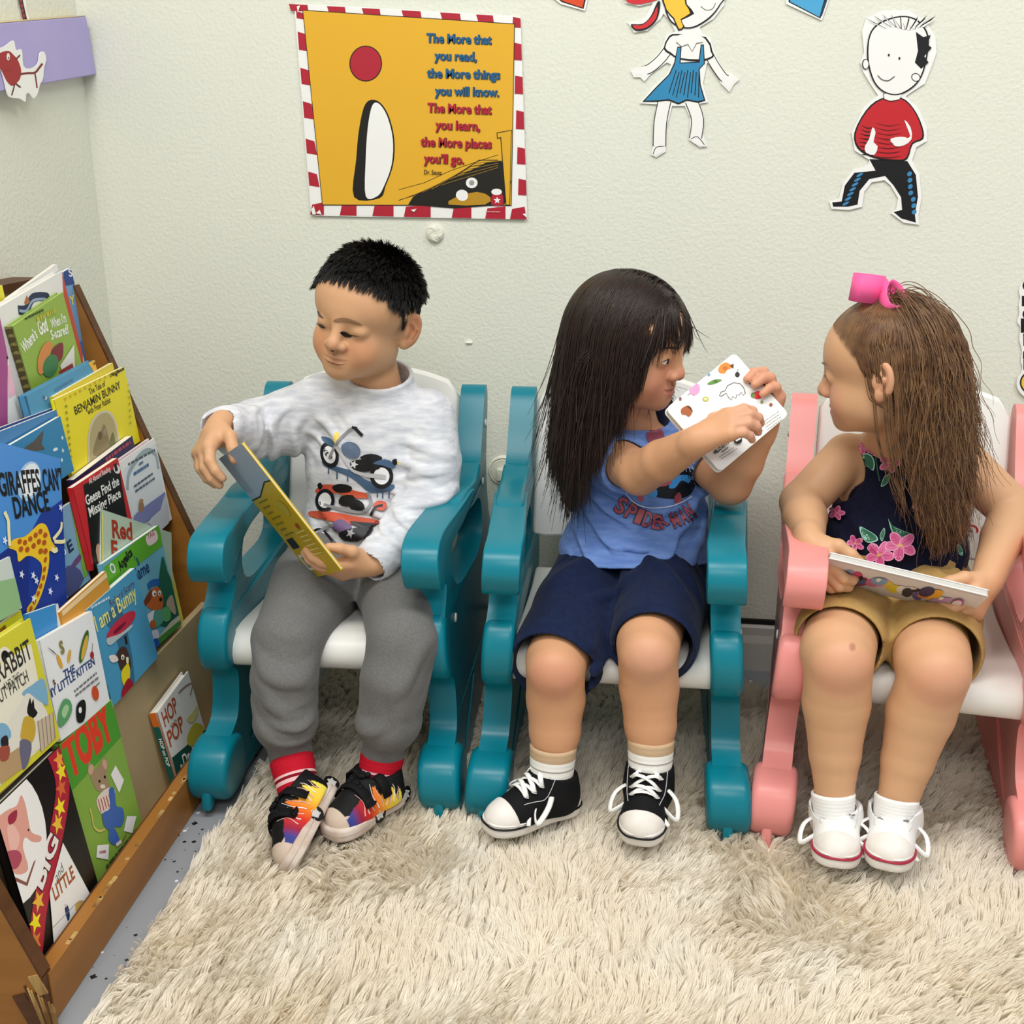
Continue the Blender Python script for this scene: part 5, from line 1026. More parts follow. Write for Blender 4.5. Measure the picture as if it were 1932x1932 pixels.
def sock(parent, a, b_, r, bands, name='sock', label=None):
    """ribbed tube from a (top) down to b; bands = [(fraction, material)]"""
    a, b_ = np.array(a, float), np.array(b_, float); n = 26; m = MB(); ax = nrm(b_-a); e1 = nrm(np.cross(ax, (0, 1, .1))); e2 = np.cross(ax, e1); K = 24
    prev = None
    for i in range(K+1):
        t = i/K; rr = r*(1.0+.02*sin(t*40)*.3)*(1.0-.10*t)+(.0 if i else -.002)
        ring = [tuple(a+(b_-a)*t+rr*(cos(q)*e1+sin(q)*e2)) for q in np.linspace(0, 2*pi, n, endpoint=False)]
        if prev is not None:
            mt = next(mm for f, mm in bands if t <= f+1e-6); m.add(prev+ring, [(k, (k+1) % n, n+(k+1) % n, n+k) for k in range(n)], mt)
        prev = ring
    o = m.build(name, parent, smooth=True, world=True)
    if label: o['label'] = label
    bm = bmesh.new(); bm.from_mesh(o.data); bmesh.ops.remove_doubles(bm, verts=bm.verts, dist=.00005); bm.to_mesh(o.data); bm.free()
    md = o.modifiers.new('thick', 'SOLIDIFY'); md.thickness = .002; md.offset = 1
    return o

def under(parts):
    """weight of the body that lies under clothing"""
    def fn(V):
        w = np.zeros(len(V))
        for a, b, r in parts:
            a, b = np.array(a), np.array(b); v = b-a; t = np.clip((V-a)@v/max(1e-9, v@v), 0, 1); w = np.maximum(w, (np.linalg.norm(V-a-t[:, None]*v, axis=1) < r)*1.)
        return w
    return fn

def face_marks(body, hO, hR, sc, brow, look=0.):
    """eyes and brows laid on the face from in front of it (head's own frame, metres)"""
    A = Art()
    for s in (-1, 1):
        X = lambda x: s*(.027+x)
        A.poly([(X(-.0115), -.0110), (X(-.006), -.0078), (X(.001), -.0068), (X(.007), -.0082), (X(.0115), -.0108), (X(.006), -.0142), (X(0), -.0150), (X(-.006), -.0138)], 'e6ddd6', 2)
        c = (X(look), -.0110); A.ell(c, .0044, .0040, '2c1a12', n=20); A.ell(c, .0020, .0020, '0c0807', n=12)
        A.line([(X(-.0120), -.0112), (X(-.006), -.0076), (X(.001), -.0066), (X(.007), -.0080), (X(.0128), -.0110)], .0016, '1d120d', 4, True)
        A.poly([(X(-.013), .0075), (X(-.005), .0118), (X(.006), .0128), (X(.016), .0085), (X(.006), .0100), (X(-.005), .0088)], brow, 2)
    fn = lambda x, y: (hO+hR@(np.array([x, -.2, y])*sc), hR@np.array([0, 1., 0]))
    join_print(body, drape(body, A, fn, .0003, .00016, .0022))
# ================================================================== the boy in grey
def skin(name): return mat(name, 'c8966e', .48, .35, attr='tone', sss=.12, bump=(420, .06, .0006))
M_skin = skin('skin')
def tone_fn(base, spots):
    """real skin colour: lips, cheeks, hair roots; spots = (centre, radius, colour, amount)"""
    base = np.array(lin(base))
    def fn(V):
        C = np.tile(base, (len(V), 1))
        for c, r, col, a in spots:
            q = (V-np.array(c)[None]); d = np.sqrt(((q/np.array(r))**2).sum(1)) if not callable(r) else None
            w = np.clip(1.35-d, 0, .5)*2*a if d is not None else r(V)*a
            w = np.clip(w, 0, 1)[:, None]; C = C*(1-w)+np.array(lin(col))*w
        return C
    return fn
HL_Y = [-.10, -.066, -.050, -.036, -.022, -.012, -.004, .010, .026, .040, .056, .10]
def hair_region(V, o, R, sc, hl, soft=.003):
    q = ((V-o)@R)/sc; z = np.interp(q[:, 1], HL_Y, hl); ear = (np.abs(q[:, 0]) > .0725) & (q[:, 2] < .024) & (q[:, 1] > -.012) & (q[:, 1] < .05); return np.clip((q[:, 2]-z)/soft, 0, 1)*(q[:, 2] > -.06)*~ear, q
def sleeve_mat(): return M_heather
M_heather = mat('heather_jersey', 'dfe0e4', .85, .15, vary=(55, .85, 'bcbfc8', (.55, 1, 2.4)), bump=(700, .25, .0006), sheen=.1)
M_sweat = mat('grey_sweat_cloth', '737271', .85, .12, vary=(420, .7, '62615f'), bump=(600, .3, .0008), sheen=.1)
BP = (-.462, -.36, 0)
boy = empty('person', BP); tag(boy, 'young boy in a pale grey motorcycle shirt and grey joggers, sitting with a yellow book', 'person')
def build_boy():
    hR = rot3('Z', radians(-13))@rot3('Y', radians(13))@rot3('X', radians(4)); sc = .97
    hO = at(622, 653, -.462)-hR@(np.array([0, -.0985, -.034])*sc)
    shR, elR, wrR = np.array([-.530, -.338, .566]), np.array([-.636, -.368, .532]), at(414, 806, -.495)
    shL, elL, wrL = np.array([-.368, -.335, .548]), at(812, 950, -.395), at(704, 1062, -.525)
    hiR, hiL = np.array([-.520, -.345, .318]), np.array([-.408, -.345, .318])
    knR, knL = at(537, 1208, -.598), at(757, 1212, -.598)
    anR, anL = at(548, 1425, -.622), at(722, 1420, -.607)
    nb = np.array([-.440, -.335, .588])
    # ---- skin
    B = Body((-.73, -.80, .03), (-.28, -.20, .83), .0018)
    B.ell((-.455, -.335, .44), (.085, .055, .13), k=.02); B.ell((-.463, -.335, .32), (.09, .06, .06), k=.02)
    B.cap(nb-np.array([0, 0, .03]), hO+hR@np.array([0, .015, -.05]), .039, .039, k=.015)
    B.cap(shR, shL, .034, k=.02)
    for sh, el, wr in ((shR, elR, wrR), (shL, elL, wrL)): B.chain([sh, el, wr], [.030, .024, .0175], k=.005)
    for hi, kn, an in ((hiR, knR, anR), (hiL, knL, anL)): B.chain([hi, kn, an, an+np.array([0, -.01, -.03])], [.048, .036, .024, .024], k=.005)
    head(B, hO, hR, sc, jaw=.95)
    # right hand pinching the book's upper corner from above
    hand(B, wrR, (-.12, -.86, -.48), (-.66, -.30, .69), (.75, -.4, .5), [(.45, .55, .35), (.5, .6, .4), (.5, .65, .4), (.55, .7, .4)], [(.6, -.4, .75), (.85, -.55, .2), (.8, -.7, -.1)], 1.16)
    # left hand under the lower corner, thumb on the inside
    hand(B, wrL, (-.92, -.30, -.12), (-.05, -.72, -.69), (-.2, .3, .9), [(.30, .40, .35), (.34, .45, .35), (.38, .5, .4), (.45, .55, .4)], [(.6, -.15, .9), (.85, -.2, .5), (.95, -.2, .2)], 1.1, spread=.16)
    V, Fq = B.mesh()
    hl = [.066, .060, .050, .036, .020, .004, -.004, .020, .018, -.008, -.040, -.052]
    def scalp(V): return hair_region(V, hO, hR, sc, hl)[0]
    def temple(V):
        q = ((V-hO)@hR)/sc; return np.clip(1-np.sqrt(((q[:, 1]+.006)/.018)**2+((q[:, 2]-.004)/.026)**2), 0, 1)*(q[:, 0] > .03)*1.4*(np.abs(q[:, 0]) < .0735)
    L = lambda p: hO+hR@(np.array(p)*sc)
    tone = tone_fn('cf9f78', [(L((.038, -.07, -.045)), (.022,)*3, 'd08d68', .5), (L((-.038, -.07, -.045)), (.022,)*3, 'd08d68', .5), (L((0, -.095, -.035)), (.012,)*3, 'd09774', .5),
        (L((0, -.092, -.0605)), (.0165, .010, .0080), 'bb7664', .7), (L((.08, .02, -.014)), (.02, .02, .03), 'c9835f', .6),
        (None or (0, 0, 0), temple, '54402f', .75), ((0, 0, 0), scalp, '1d1611', 1.0),
        (wrL+np.array([-.06, 0, -.01]), (.05,)*3, 'd09a78', .4),
        ((0, 0, 0), under([(shR, shL, .040), ((-.455, -.335, .48), (-.463, -.335, .31), .105), (shR, elR, .05), (shL, elL, .05)]), 'd8d9dc', 1), ((0, 0, 0), under([(hiR, knR, .07), (hiL, knL, .07)]), '707074', 1)])
    global boy_body
    boy_body, V = mesh_obj('body', V, Fq, M_skin, boy, attr={'tone': tone})
    A = Art(conv=lambda p: p)
    # eyes, brows
    A.poly([(641, 627.5), (646, 626.2), (652, 628.5), (659, 632.5), (668, 634), (676, 635.3), (668, 636), (657, 637), (649.5, 634.8), (644.5, 631)], 'b7a597');
    A.poly([(641.5, 627.5), (647, 626.4), (655, 629), (664, 633), (662, 636.5), (651, 635.6), (645, 632)], '17100d', 2)
    A.line([(640, 628), (646, 625.6), (653, 627.8), (661, 632.3), (670, 634), (678, 635.2)], 1.9, '1a110d', 3, True); A.line([(646, 633), (653, 637), (662, 638)], .8, '8a5540', 3, True)
    A.poly([(598.5, 610), (603, 612), (608, 614.5), (614, 619), (608, 619), (603, 616)], '17100d', 2); A.line([(594, 610.5), (600, 611), (607, 613.6), (614, 618.6)], 1.8, '1a110d', 3, True)
    A.poly([(629, 605), (638, 600.5), (650, 600), (663, 603), (676, 609), (684, 614.5), (672, 613), (660, 609.5), (645, 607), (633, 607.5)], '8d6a4d', 2); A.poly([(597, 582), (601, 588), (607, 596), (611, 601), (604, 598), (598, 591)], '4f3826', 2)
    A.line([(613, 676), (619, 681.5), (628, 685.5), (637, 688), (645, 688), (652, 685.5)], 1.7, '6e2f2a', 3, True)
    A.ell((627, 662.3), 3.2, 1.3, '5e3324', .15)
    join_print(boy_body, drape(boy_body, A, from_cam, .0003, .00016, 3))
    # ---- hair
    w = scalp(V); q = ((V-hO)@hR)/sc; me = boy_body.data
    nr = np.empty(len(me.vertices)*3, np.float32); me.vertices.foreach_get('normal', nr); nr = nr.reshape(-1, 3)[:len(V)]
    rg = np.random.default_rng(3); cand = np.where(w > .25)[0]; idx = rg.choice(cand, 16000); root = V[idx]+rg.normal(0, .0006, (16000, 3)); N = nr[idx]; ql = q[idx]
    flow = np.stack([np.sign(ql[:, 0])*.25*np.abs(ql[:, 0])/.05, np.where(ql[:, 1] < .05, -1, .5)*np.clip(ql[:, 2]/.05, .2, 1), -np.clip(.9-ql[:, 2]/.1, 0.1, 1)], 1)
    whirl = np.exp(-((ql[:, 1]-.05)/.05)**2)*(ql[:, 2] > .03)
    flow = flow@hR.T; flow -= N*(flow*N).sum(1)[:, None]; flow /= np.linalg.norm(flow, axis=1, keepdims=True)+1e-6
    up = np.clip(.28+.55*whirl+.25*(ql[:, 2] > .07), .2, .95)[:, None]
    d = N*up+flow*(1-up*.6)+rg.normal(0, .10, N.shape); d /= np.linalg.norm(d, axis=1, keepdims=True)
    ln = np.where(ql[:, 2] > .035, .020, .011)*rg.uniform(.7, 1.2, len(ql)); ln = np.where((ql[:, 1] < -.04), .017*rg.uniform(.7, 1.25, len(ql)), ln)
    P = strands(root-d*.001, d, ln, 5, lambda p, v, t: v*.85+np.array([0, 0, -.10])+flow*.10, 2, .03)
    P = clump(P, 1600, .45, 1)
    hair_curves('hair', P, np.array([.00042, .00045, .0004, .0003, .00012]), mat('black_hair', '0b0908', .42, .35), boy)['label'] = 'short black hair'
    # ---- trousers
    B = Body((-.66, -.72, .04), (-.27, -.22, .44), .0024)
    B.ell((-.464, -.335, .322), (.108, .080, .070), k=.02); B.cap((-.464, -.335, .34), (-.455, -.335, .39), .088, .082, k=.02)
    for hi, kn, an, sx in ((hiR, knR, anR, -1), (hiL, knL, anL, 1)):
        mid = (hi+kn)/2; sh = kn*.55+an*.45+np.array([sx*.002, -.004, 0]); lo = kn*.30+an*.70+np.array([sx*.003, -.005, 0])
        B.chain([hi, mid+np.array([0, 0, .006]), kn+np.array([0, .012, -.004]), kn*.7+an*.3+np.array([0, -.006, 0]), sh, lo], [.074, .066, .051, .047, .046, .045], k=.006)
        B.ell(lo+np.array([0, 0, .002]), (.045, .043, .028), k=.010)
        B.cap(lo, an+np.array([0, 0, .0]), .033, .0315, k=.005)
        B.cap(an+np.array([0, 0, -.03]), an+np.array([0, 0, .004]), .0255, k=.001, op='s')
    for c, dd, wl, am, r in ((knR+[0, -.03, -.03], (.45, 0, 1), .06, .005, .07), (knL+[.03, -.03, -.03], (-.6, 0, 1), .055, .004, .07), (hiL+[.01, -.09, .03], (.6, .5, -.4), .045, .005, .11), (hiR+[0, -.1, .02], (-.5, .6, .3), .05, .005, .11), (np.array([-.465, -.46, .31]), (1, 0, .3), .04, .006, .07), (anR+[.02, -.03, .06], (.5, 0, 1), .035, .003, .05), (anL+[0, -.03, .06], (-.5, 0, 1), .035, .003, .05), ((knR+anR)/2+[0, -.03, 0], (1, 0, .5), .06, .003, .08), ((knL+anL)/2+[0, -.03, 0], (1, 0, -.6), .055, .003, .08)): B.fold(c, dd, wl, am, r)
    V, Fq = B.mesh(); mesh_obj('joggers', V, Fq, M_sweat, boy)
    # ---- shirt
    B = Body((-.74, -.56, .27), (-.27, -.20, .65), .0022)
    B.ell((-.455, -.338, .46), (.112, .078, .155), k=.02); B.ell((-.458, -.345, .37), (.112, .086, .075), k=.03); B.ell((-.45, -.335, .545), (.088, .058, .055), k=.025)
    B.cap(shR+[.012, 0, -.004], shL+[-.012, 0, -.004], .043, k=.025)
    B.cap((-.458, -.345, .345), (-.46, -.35, .325), .100, .098, k=.02)
    B.chain([shR, (shR+elR)/2+[0, 0, -.004], elR, (elR+wrR)/2+[0, 0, -.006], wrR+nrm(elR-wrR)*.012], [.050, .047, .044, .039, .033], k=.007)
    B.ell((shR+elR)/2+[-.01, -.012, -.035], (.040, .026, .026), k=.02); B.ell(elR+[.008, -.03, -.026], (.022, .030, .022), k=.015)
    B.chain([shL, (shL+elL)/2+[.006, 0, 0], elL, (elL+wrL)/2, wrL+nrm(elL-wrL)*.010], [.046, .044, .043, .038, .032], k=.006)
    B.cap(wrR+nrm(wrR-elR)*.03, wrR+nrm(elR-wrR)*.035, .0245, k=.001, op='s'); B.cap(wrL+nrm(wrL-elL)*.03, wrL+nrm(elL-wrL)*.035, .0245, k=.001, op='s')
    nd = nrm(np.array([.05, -.35, 1])); B.cap(nb-nd*.012, nb+nd*.024, .058, .0515, k=.010); B.cap(nb-nd*.02, nb+nd*.06, .0445, .0445, k=.002, op='s'); B.cut(nb+nd*.032, nd)
    for c, dd, wl, am, r in ((elR+[.03, -.03, -.01], (1, .25, -.5), .034, .007, .085), (elR+[0, -.05, 0], (.7, -.7, .2), .026, .005, .06), (shR+[.03, -.03, -.03], (.7, 0, .7), .035, .005, .07), (elL+[0, -.03, .01], (-.2, .3, 1), .030, .006, .08), ((elL+wrL)/2+[0, -.03, 0], (.6, .3, .7), .028, .005, .06), (shL+[.0, -.04, -.06], (.3, 0, 1), .032, .005, .07), (np.array([-.50, -.42, .50]), (1, 0, -.6), .05, .004, .10), (np.array([-.40, -.42, .40]), (.5, 0, 1), .042, .005, .09), (np.array([-.50, -.42, .36]), (.3, 0, 1), .04, .005, .09)): B.fold(c, dd, wl, am, r)
    V, Fq = B.mesh(); sh, V = mesh_obj('shirt', V, Fq, M_heather, boy)
    A = Art(); NB, GR, LG, NV, OR, RD, YL = '47617f', '8b8b90', 'b9b9bd', '17171c', 'c8553c', 'b8452f', 'f0d56a'
    # blue motorcycle
    def ring(c, rx, ry, rot, col=NV, w=.33):
        A.ell(c, rx, ry, col, rot); A.ell(c, rx*(1-w), ry*(1-w), 'e8e8ea', rot)
    A.poly([(608, 868), (622, 876), (650, 884), (668, 890), (690, 905), (720, 914), (744, 914), (738, 926), (700, 930), (680, 915), (660, 900), (626, 886), (610, 878)], NB, 2)
    for x, y, l in ((620, 886, 8), (636, 890, 14), (656, 900, 8), (722, 928, 12), (734, 926, 14), (712, 930, 8)): A.line([(x, y-6), (x, y+l)], 2.6, NB)
    ring((622, 858), 17, 25, -.25); ring((720, 898), 22, 24, -.15)
    A.poly([(606, 824), (622, 826), (634, 838), (626, 842), (612, 834)], NB, 3); A.poly([(632, 818), (640, 816), (638, 836), (630, 834)], YL, 2)
    A.line([(622, 866), (634, 838), (650, 820), (664, 808), (674, 810)], 5, GR, 3); A.line([(670, 808), (684, 822)], 6, NV); A.line([(664, 806), (674, 808)], 5, NV)
    A.line([(634, 842), (650, 866), (664, 886), (690, 896), (722, 898)], 6, LG, 3); A.poly([(644, 842), (654, 834), (670, 836), (680, 848), (676, 862), (660, 864), (648, 856)], '5b6c84', 3)
    A.poly([(660, 872), (686, 866), (712, 872), (716, 884), (690, 890), (668, 886)], NV, 2); A.poly([(680, 862), (700, 856), (720, 862), (716, 870), (690, 870)], NV, 3); A.poly([(704, 874), (726, 866), (746, 876), (740, 884), (722, 878)], NB, 3); A.poly([(740, 868), (748, 866), (749, 876), (742, 876)], NV, 2); A.poly([(749, 870), (756, 872), (754, 878)], YL)
    A.star((668, 876), 9, 'd4d4d8', .3); A.line([(690, 896), (728, 900)], 8, LG)
    # orange motorcycle
    A.poly([(584, 966), (600, 964), (640, 968), (670, 974), (708, 980), (716, 988), (690, 992), (650, 988), (610, 980), (586, 974)], OR, 3)
    A.poly([(596, 926), (610, 914), (640, 916), (672, 926), (698, 932), (692, 940), (662, 938), (636, 930), (606, 932)], OR, 3); ring((614, 944), 18, 22, .1); A.poly([(600, 914), (606, 910), (610, 918), (604, 924)], NV, 2)
    A.poly([(628, 918), (644, 912), (664, 918), (660, 928), (636, 928)], NV, 3); A.poly([(644, 936), (666, 934), (672, 948), (656, 956), (640, 950)], NV, 2); A.poly([(668, 942), (684, 948), (688, 962), (672, 966), (660, 956)], NV, 3); A.line([(612, 952), (650, 962), (684, 966), (700, 950), (694, 928)], 6, GR, 3)
    A.poly([(704, 952), (716, 944), (730, 950), (724, 964), (708, 960)], OR, 3); A.line([(700, 972), (708, 958), (722, 954)], 5, NV, 3)
    # violet motorcycle, cut by the lap
    ring((604, 1012), 17, 15, .2); A.poly([(626, 992), (642, 980), (660, 990), (664, 1000), (640, 1004)], '6b5680', 3); A.poly([(640, 1004), (676, 996), (704, 994), (700, 1008), (676, 1020), (650, 1020)], NV, 2); A.poly([(660, 984), (690, 986), (712, 988), (700, 996), (676, 994)], '35353c', 3); A.line([(590, 1016), (612, 998), (630, 990)], 6, GR, 3); A.star((662, 1006), 9, 'a8a8b2', .2); A.line([(616, 1006), (628, 1022)], 6, NV)
    join_print(sh, drape(sh, A, from_cam, .0008, .00010, 6))
    return hO, hR, anR, anL, wrR, wrL
boy_info = build_boy()
def boy_feet():
    _, _, anR, anL, _, _ = boy_info
    red, pkk, drk = mat('red_sock', 'c0182c', .85, .15, bump=(500, .4, .0006)), mat('pink_stripe', 'f2c4c4', .85, .15), mat('dark_red_stripe', '8a0f22', .85, .15)
    bands = [(.56, red), (.66, pkk), (.74, drk), (.86, pkk), (1.0, red)]
    hR, tR = at(632, 1495, -.640), at(552, 1648, -.785); hL, tL = at(752, 1500, -.600), at(620, 1585, -.715)
    sock(boy, at(550, 1432, -.628), at(563, 1490, -.655), .0305, bands, label='red sock with two pink stripes'); sock(boy, at(722, 1424, -.607), at(712, 1476, -.622), .0305, bands, label='red sock with two pink stripes')
    shoe(boy, hR, tR, (-.86, -.18, .46), .066, 'flame', 'black shoe with a flame print, tipped on its edge', at(560, 1480, -.655), .060)
    shoe(boy, hL, tL, (-.10, -.10, .98), .066, 'flame', 'black shoe with a flame print, flat on the rug', at(714, 1470, -.622), .060)
boy_feet()
# ================================================================== the child in the blue shirt, face half hidden by long dark hair
M_skin2 = mat('skin_light', 'd2a184', .48, .35, attr='tone', sss=.12, bump=(420, .06, .0006))
M_blue = mat('blue_heather_jersey', '7796d4', .85, .15, vary=(70, .8, '5f80c4', (.5, 1, 2.6)), bump=(700, .25, .0006), sheen=.1)
M_navy = mat('navy_cotton', '111c3a', .85, .15, vary=(120, .5, '1a2748'), bump=(800, .35, .0006), sheen=.05)
kid = empty('person', (-.05, -.36, 0)); tag(kid, 'small child with long dark hair, blue T-shirt and navy shorts, holding a white book', 'person')
def build_kid():
    hR = rot3('Z', radians(66))@rot3('Y', radians(-4))@rot3('X', radians(10)); sc = .97
    hO = at(1295, 711, -.430)-hR@(np.array([0, -.0985, -.034])*sc)
    shR, elR, wrR = np.array([-.092, -.365, .512]), at(1207, 893, -.475), at(1318, 830, -.575)
    shL, elL, wrL = np.array([.045, -.345, .512]), at(1378, 912, -.425), at(1440, 805, -.462)
    hiR, hiL = np.array([-.092, -.345, .318]), np.array([.010, -.345, .318])
    knR, knL = at(1048, 1262, -.607), at(1222, 1232, -.602)
    anR, anL = at(1045, 1425, -.612), at(1228, 1418, -.605)
    nb = np.array([-.035, -.345, .545])
    B = Body((-.25, -.72, .02), (.24, -.20, .79), .0018)
    B.ell((-.035, -.342, .43), (.080, .055, .12), k=.02); B.ell((-.04, -.335, .325), (.09, .06, .06), k=.02)
    B.cap(nb-np.array([0, 0, .03]), hO+hR@np.array([0, .015, -.05]), .037, .038, k=.015); B.cap(shR, shL, .032, k=.02)
    B.chain([shR, elR, (elR*.6+wrR*.4), wrR], [.034, .031, .029, .0200], k=.005); B.chain([shL, elL, elL*.6+wrL*.4, wrL], [.033, .031, .029, .0205], k=.005)
    for hi, kn, an in ((hiR, knR, anR), (hiL, knL, anL)):
        B.chain([hi, kn+[0, .02, .004]], [.052, .044], k=.012); B.chain([kn, kn*.62+an*.38+np.array([0, .012, 0]), kn*.25+an*.75+np.array([0, .008, 0]), an, an+np.array([0, 0, -.05])], [.041, .041, .036, .0290, .0275], k=.005)
        B.ell(kn+np.array([0, -.018, .004]), (.029, .024, .030), k=.014)
    head(B, hO, hR, sc, noz=.96)
    # right hand laid on the back cover, fingers bent
    hand(B, wrR, (.84, -.16, .50), (-.42, -.62, .66), (-.35, -.2, .9), [(.30, .8, .6), (.30, .85, .6), (.34, .85, .6), (.40, .8, .5)], [(.5, -.4, .8), (.8, -.6, .5), (.9, -.5, .2)], 1.02)
    # left hand round the right edge, finger ends on the cover
    hand(B, wrL, (.10, -.05, 1), (.72, .65, -.08), (-.6, .55, .2), [(.55, 1.0, .6), (.55, 1.0, .6), (.55, 1.0, .6), (.6, 1.0, .6)], [(.6, -.3, .7), (.9, -.4, .3), (.9, -.4, .0)], 1.12)
    V, Fq = B.mesh(); L = lambda p: hO+hR@(np.array(p)*sc)
    scl = lambda V: hair_region(V, hO, hR, sc, [.062, .056, .046, .030, .012, -.010, -.018, -.004, .010, -.022, -.045, -.052])[0]
    tone = tone_fn('d09b75', [(L((-.03, -.07, -.045)), (.024,)*3, 'd68f78', .5), (L((0, -.094, -.035)), (.014,)*3, 'd68c74', .5), (L((0, -.088, -.0605)), (.0165, .012, .0085), 'b86860', .8), ((0, 0, 0), scl, '20140f', 1),
        (knR+[0, -.03, 0], (.03,)*3, 'cb8a72', .6), (knL+[0, -.03, 0], (.03,)*3, 'd09a82', .5), (wrL+[0, 0, .07], (.045,)*3, 'cf8d78', .5), (wrR+[.07, 0, .03], (.03,)*3, 'd39c86', .5),
        ((0, 0, 0), under([(shR, shL, .036), ((-.035, -.34, .45), (-.04, -.335, .31), .10)]), '6f8fd0', 1), ((0, 0, 0), under([(hiR, hiR*.4+knR*.6, .07), (hiL, hiL*.5+knL*.5, .07)]), '111c3a', 1)])
    body, V = mesh_obj('body', V, Fq, M_skin2, kid, attr={'tone': tone})
    face_marks(body, hO, hR, sc, '3f2a1e')
    # hair: straight, from a parting, falling past the shoulders
    q = ((V-hO)@hR)/sc; w = scl(V); rg = np.random.default_rng(11); n = 15000; cand = np.where(w > .5)[0]; idx = rg.choice(cand, n); root = V[idx]; ql = q[idx]
    me = body.data; nr = np.empty(len(me.vertices)*3, np.float32); me.vertices.foreach_get('normal', nr); N = nr.reshape(-1, 3)[:len(V)][idx]
    side = np.sign(ql[:, 0]+rg.normal(0, .004, n)); ok = ~((ql[:, 1] < -.058) & (np.abs(ql[:, 0]) < .030) & (rg.random(n) < 0.0)); ln0 = ql[:, 1] < -.052
    ty = np.clip((ql[:, 1]-.0)/.05, 0, 1)
    fl = np.stack([side*(1-.75*ty), np.where(ql[:, 1] < -.02, .22, .12), -.15-1.0*ty], 1)@hR.T
    fl -= N*(fl*N).sum(1)[:, None]; fl /= np.linalg.norm(fl, axis=1, keepdims=True)+1e-6
    fr = np.clip((-.015-ql[:, 1])/.045, 0, 1)                                # 1 at the brow
    ln = rg.uniform(.185, .262, n)*(1-fr)+rg.uniform(.09, .15, n)*fr; ln = np.where(rg.random(n) < .06, ln*1.22, ln); ln = np.where(ln0, rg.uniform(.055, .085, n), ln)
    cols = [('e', hO+hR@(np.array([0, .008, .016])*sc), np.array([.0790, .094, .082])*sc, hR), ('e', hO+hR@(np.array([0, -.026, -.036])*sc), np.array([.067, .069, .067])*sc, hR), ('c', shR, shL, .050, .050), ('c', nb-[0, 0, .03], np.array([-.04, -.34, .38]), .078, .10), ('c', shR, elR, .045, .036)]
    P = np.zeros((n, 26, 3)); P[:, 0] = root; v = N*.12+fl; v /= np.linalg.norm(v, axis=1, keepdims=True); seg = ln/25
    drift = np.stack([-.05-.16*fr, np.full(n, -.02), np.zeros(n)], 1)
    for i in range(1, 26):
        v = v*.74+np.array([0, 0, -.36])+drift*.36+fl*max(0, .40-i/25.*1.7)+rg.normal(0, .012, v.shape); v /= np.linalg.norm(v, axis=1, keepdims=True)
        p2 = push_out(P[:, i-1]+v*seg[:, None], cols, .002); P[:, i] = p2; d = p2-P[:, i-1]; v = .5*v+.5*d/np.maximum(np.linalg.norm(d, axis=1, keepdims=True), 1e-6)
    P = clump(P, 420, .55, 2, 1.1)
    t = np.linspace(0, 1, 26)[None, :, None]; fly = rg.normal(0, 1, (n, 1, 3))*np.where(rg.random((n, 1, 1)) < .05, .020, .0035); P = (P+fly*t**2)[ok]; qq = ((P-hO)@hR)/sc; P = P[~(((qq[:, :, 1] < -.062) & (qq[:, :, 2] < -.018) & (qq[:, :, 2] > -.11)).any(1))]
    hair_curves('hair', P, np.interp(np.linspace(0, 1, 26), [0, .6, 1], [.0006, .0006, .0002]), mat('dark_brown_hair', '1f130e', .36, .42, vary=(50, .7, '2e1c13')), kid)['label'] = 'long straight dark brown hair'
    # shorts
    B = Body((-.22, -.68, .20), (.17, -.22, .44), .0022)
    B.ell((-.04, -.335, .325), (.108, .080, .070), k=.02); B.cap((-.04, -.335, .34), (-.036, -.335, .375), .088, .085, k=.02)
    eR, eL = knR*.90+hiR*.10+np.array([-.006, .01, -.006]), knL*.84+hiL*.16+np.array([.006, .0, -.002])
    for hi, e, rr in ((hiR, eR, .066), (hiL, eL, .062)): B.chain([hi, (hi+e)/2, e], [.066, .066, rr], k=.016)
    for hi, e, kn, rr in ((hiR, eR, knR, .066), (hiL, eL, knL, .062)):
        d = nrm(kn-hi); B.cut(e+d*.006, d) if False else B.cap(e+d*(.006+.09), e+d*.2, .09, k=.002, op='s'); B.cap(e-d*.04, e+d*.12, rr-.010, rr-.004, k=.002, op='s')
    for c, dd, wl, am, r in ((np.array([-.04, -.44, .33]), (1, 0, .4), .04, .005, .08), (hiL+[.02, -.12, .03], (.7, .5, -.4), .045, .004, .09), (hiR+[-.01, -.12, .03], (-.6, .5, .4), .045, .004, .10), (eR+[.05, -.02, 0], (.5, 0, 1), .035, .004, .06), (np.array([.065, -.40, .32]), (.2, .4, 1), .035, .005, .06)): B.fold(c, dd, wl, am, r)
    V, Fq = B.mesh(); mesh_obj('shorts', V, Fq, M_navy, kid)
    # T-shirt
    B = Body((-.20, -.56, .29), (.16, -.21, .60), .0022)
    B.ell((-.032, -.345, .43), (.100, .074, .135), k=.02); B.ell((-.036, -.348, .375), (.106, .086, .055), k=.03); B.ell((-.038, -.350, .352), (.119, .112, .052), k=.02); B.cap(shR+[.012, 0, -.006], shL+[-.012, 0, -.006], .042, k=.022)
    sR, sL = shR*.40+elR*.60, shL*.55+elL*.45
    B.chain([shR, sR], [.046, .044], k=.016); B.chain([shL, sL], [.044, .043], k=.016)
    for e, el in ((sR, elR), (sL, elL)): d = nrm(el-e); B.cap(e+d*.094, e+d*.2, .09, k=.002, op='s'); B.cap(e-d*.01, e+d*.1, .0335, .0350, k=.001, op='s')
    nd = nrm(np.array([.1, -.35, 1])); B.cap(nb-nd*.012, nb+nd*.016, .052, .046, k=.010); B.cap(nb-nd*.02, nb+nd*.06, .0405, k=.002, op='s'); B.cut(nb+nd*.024, nd)
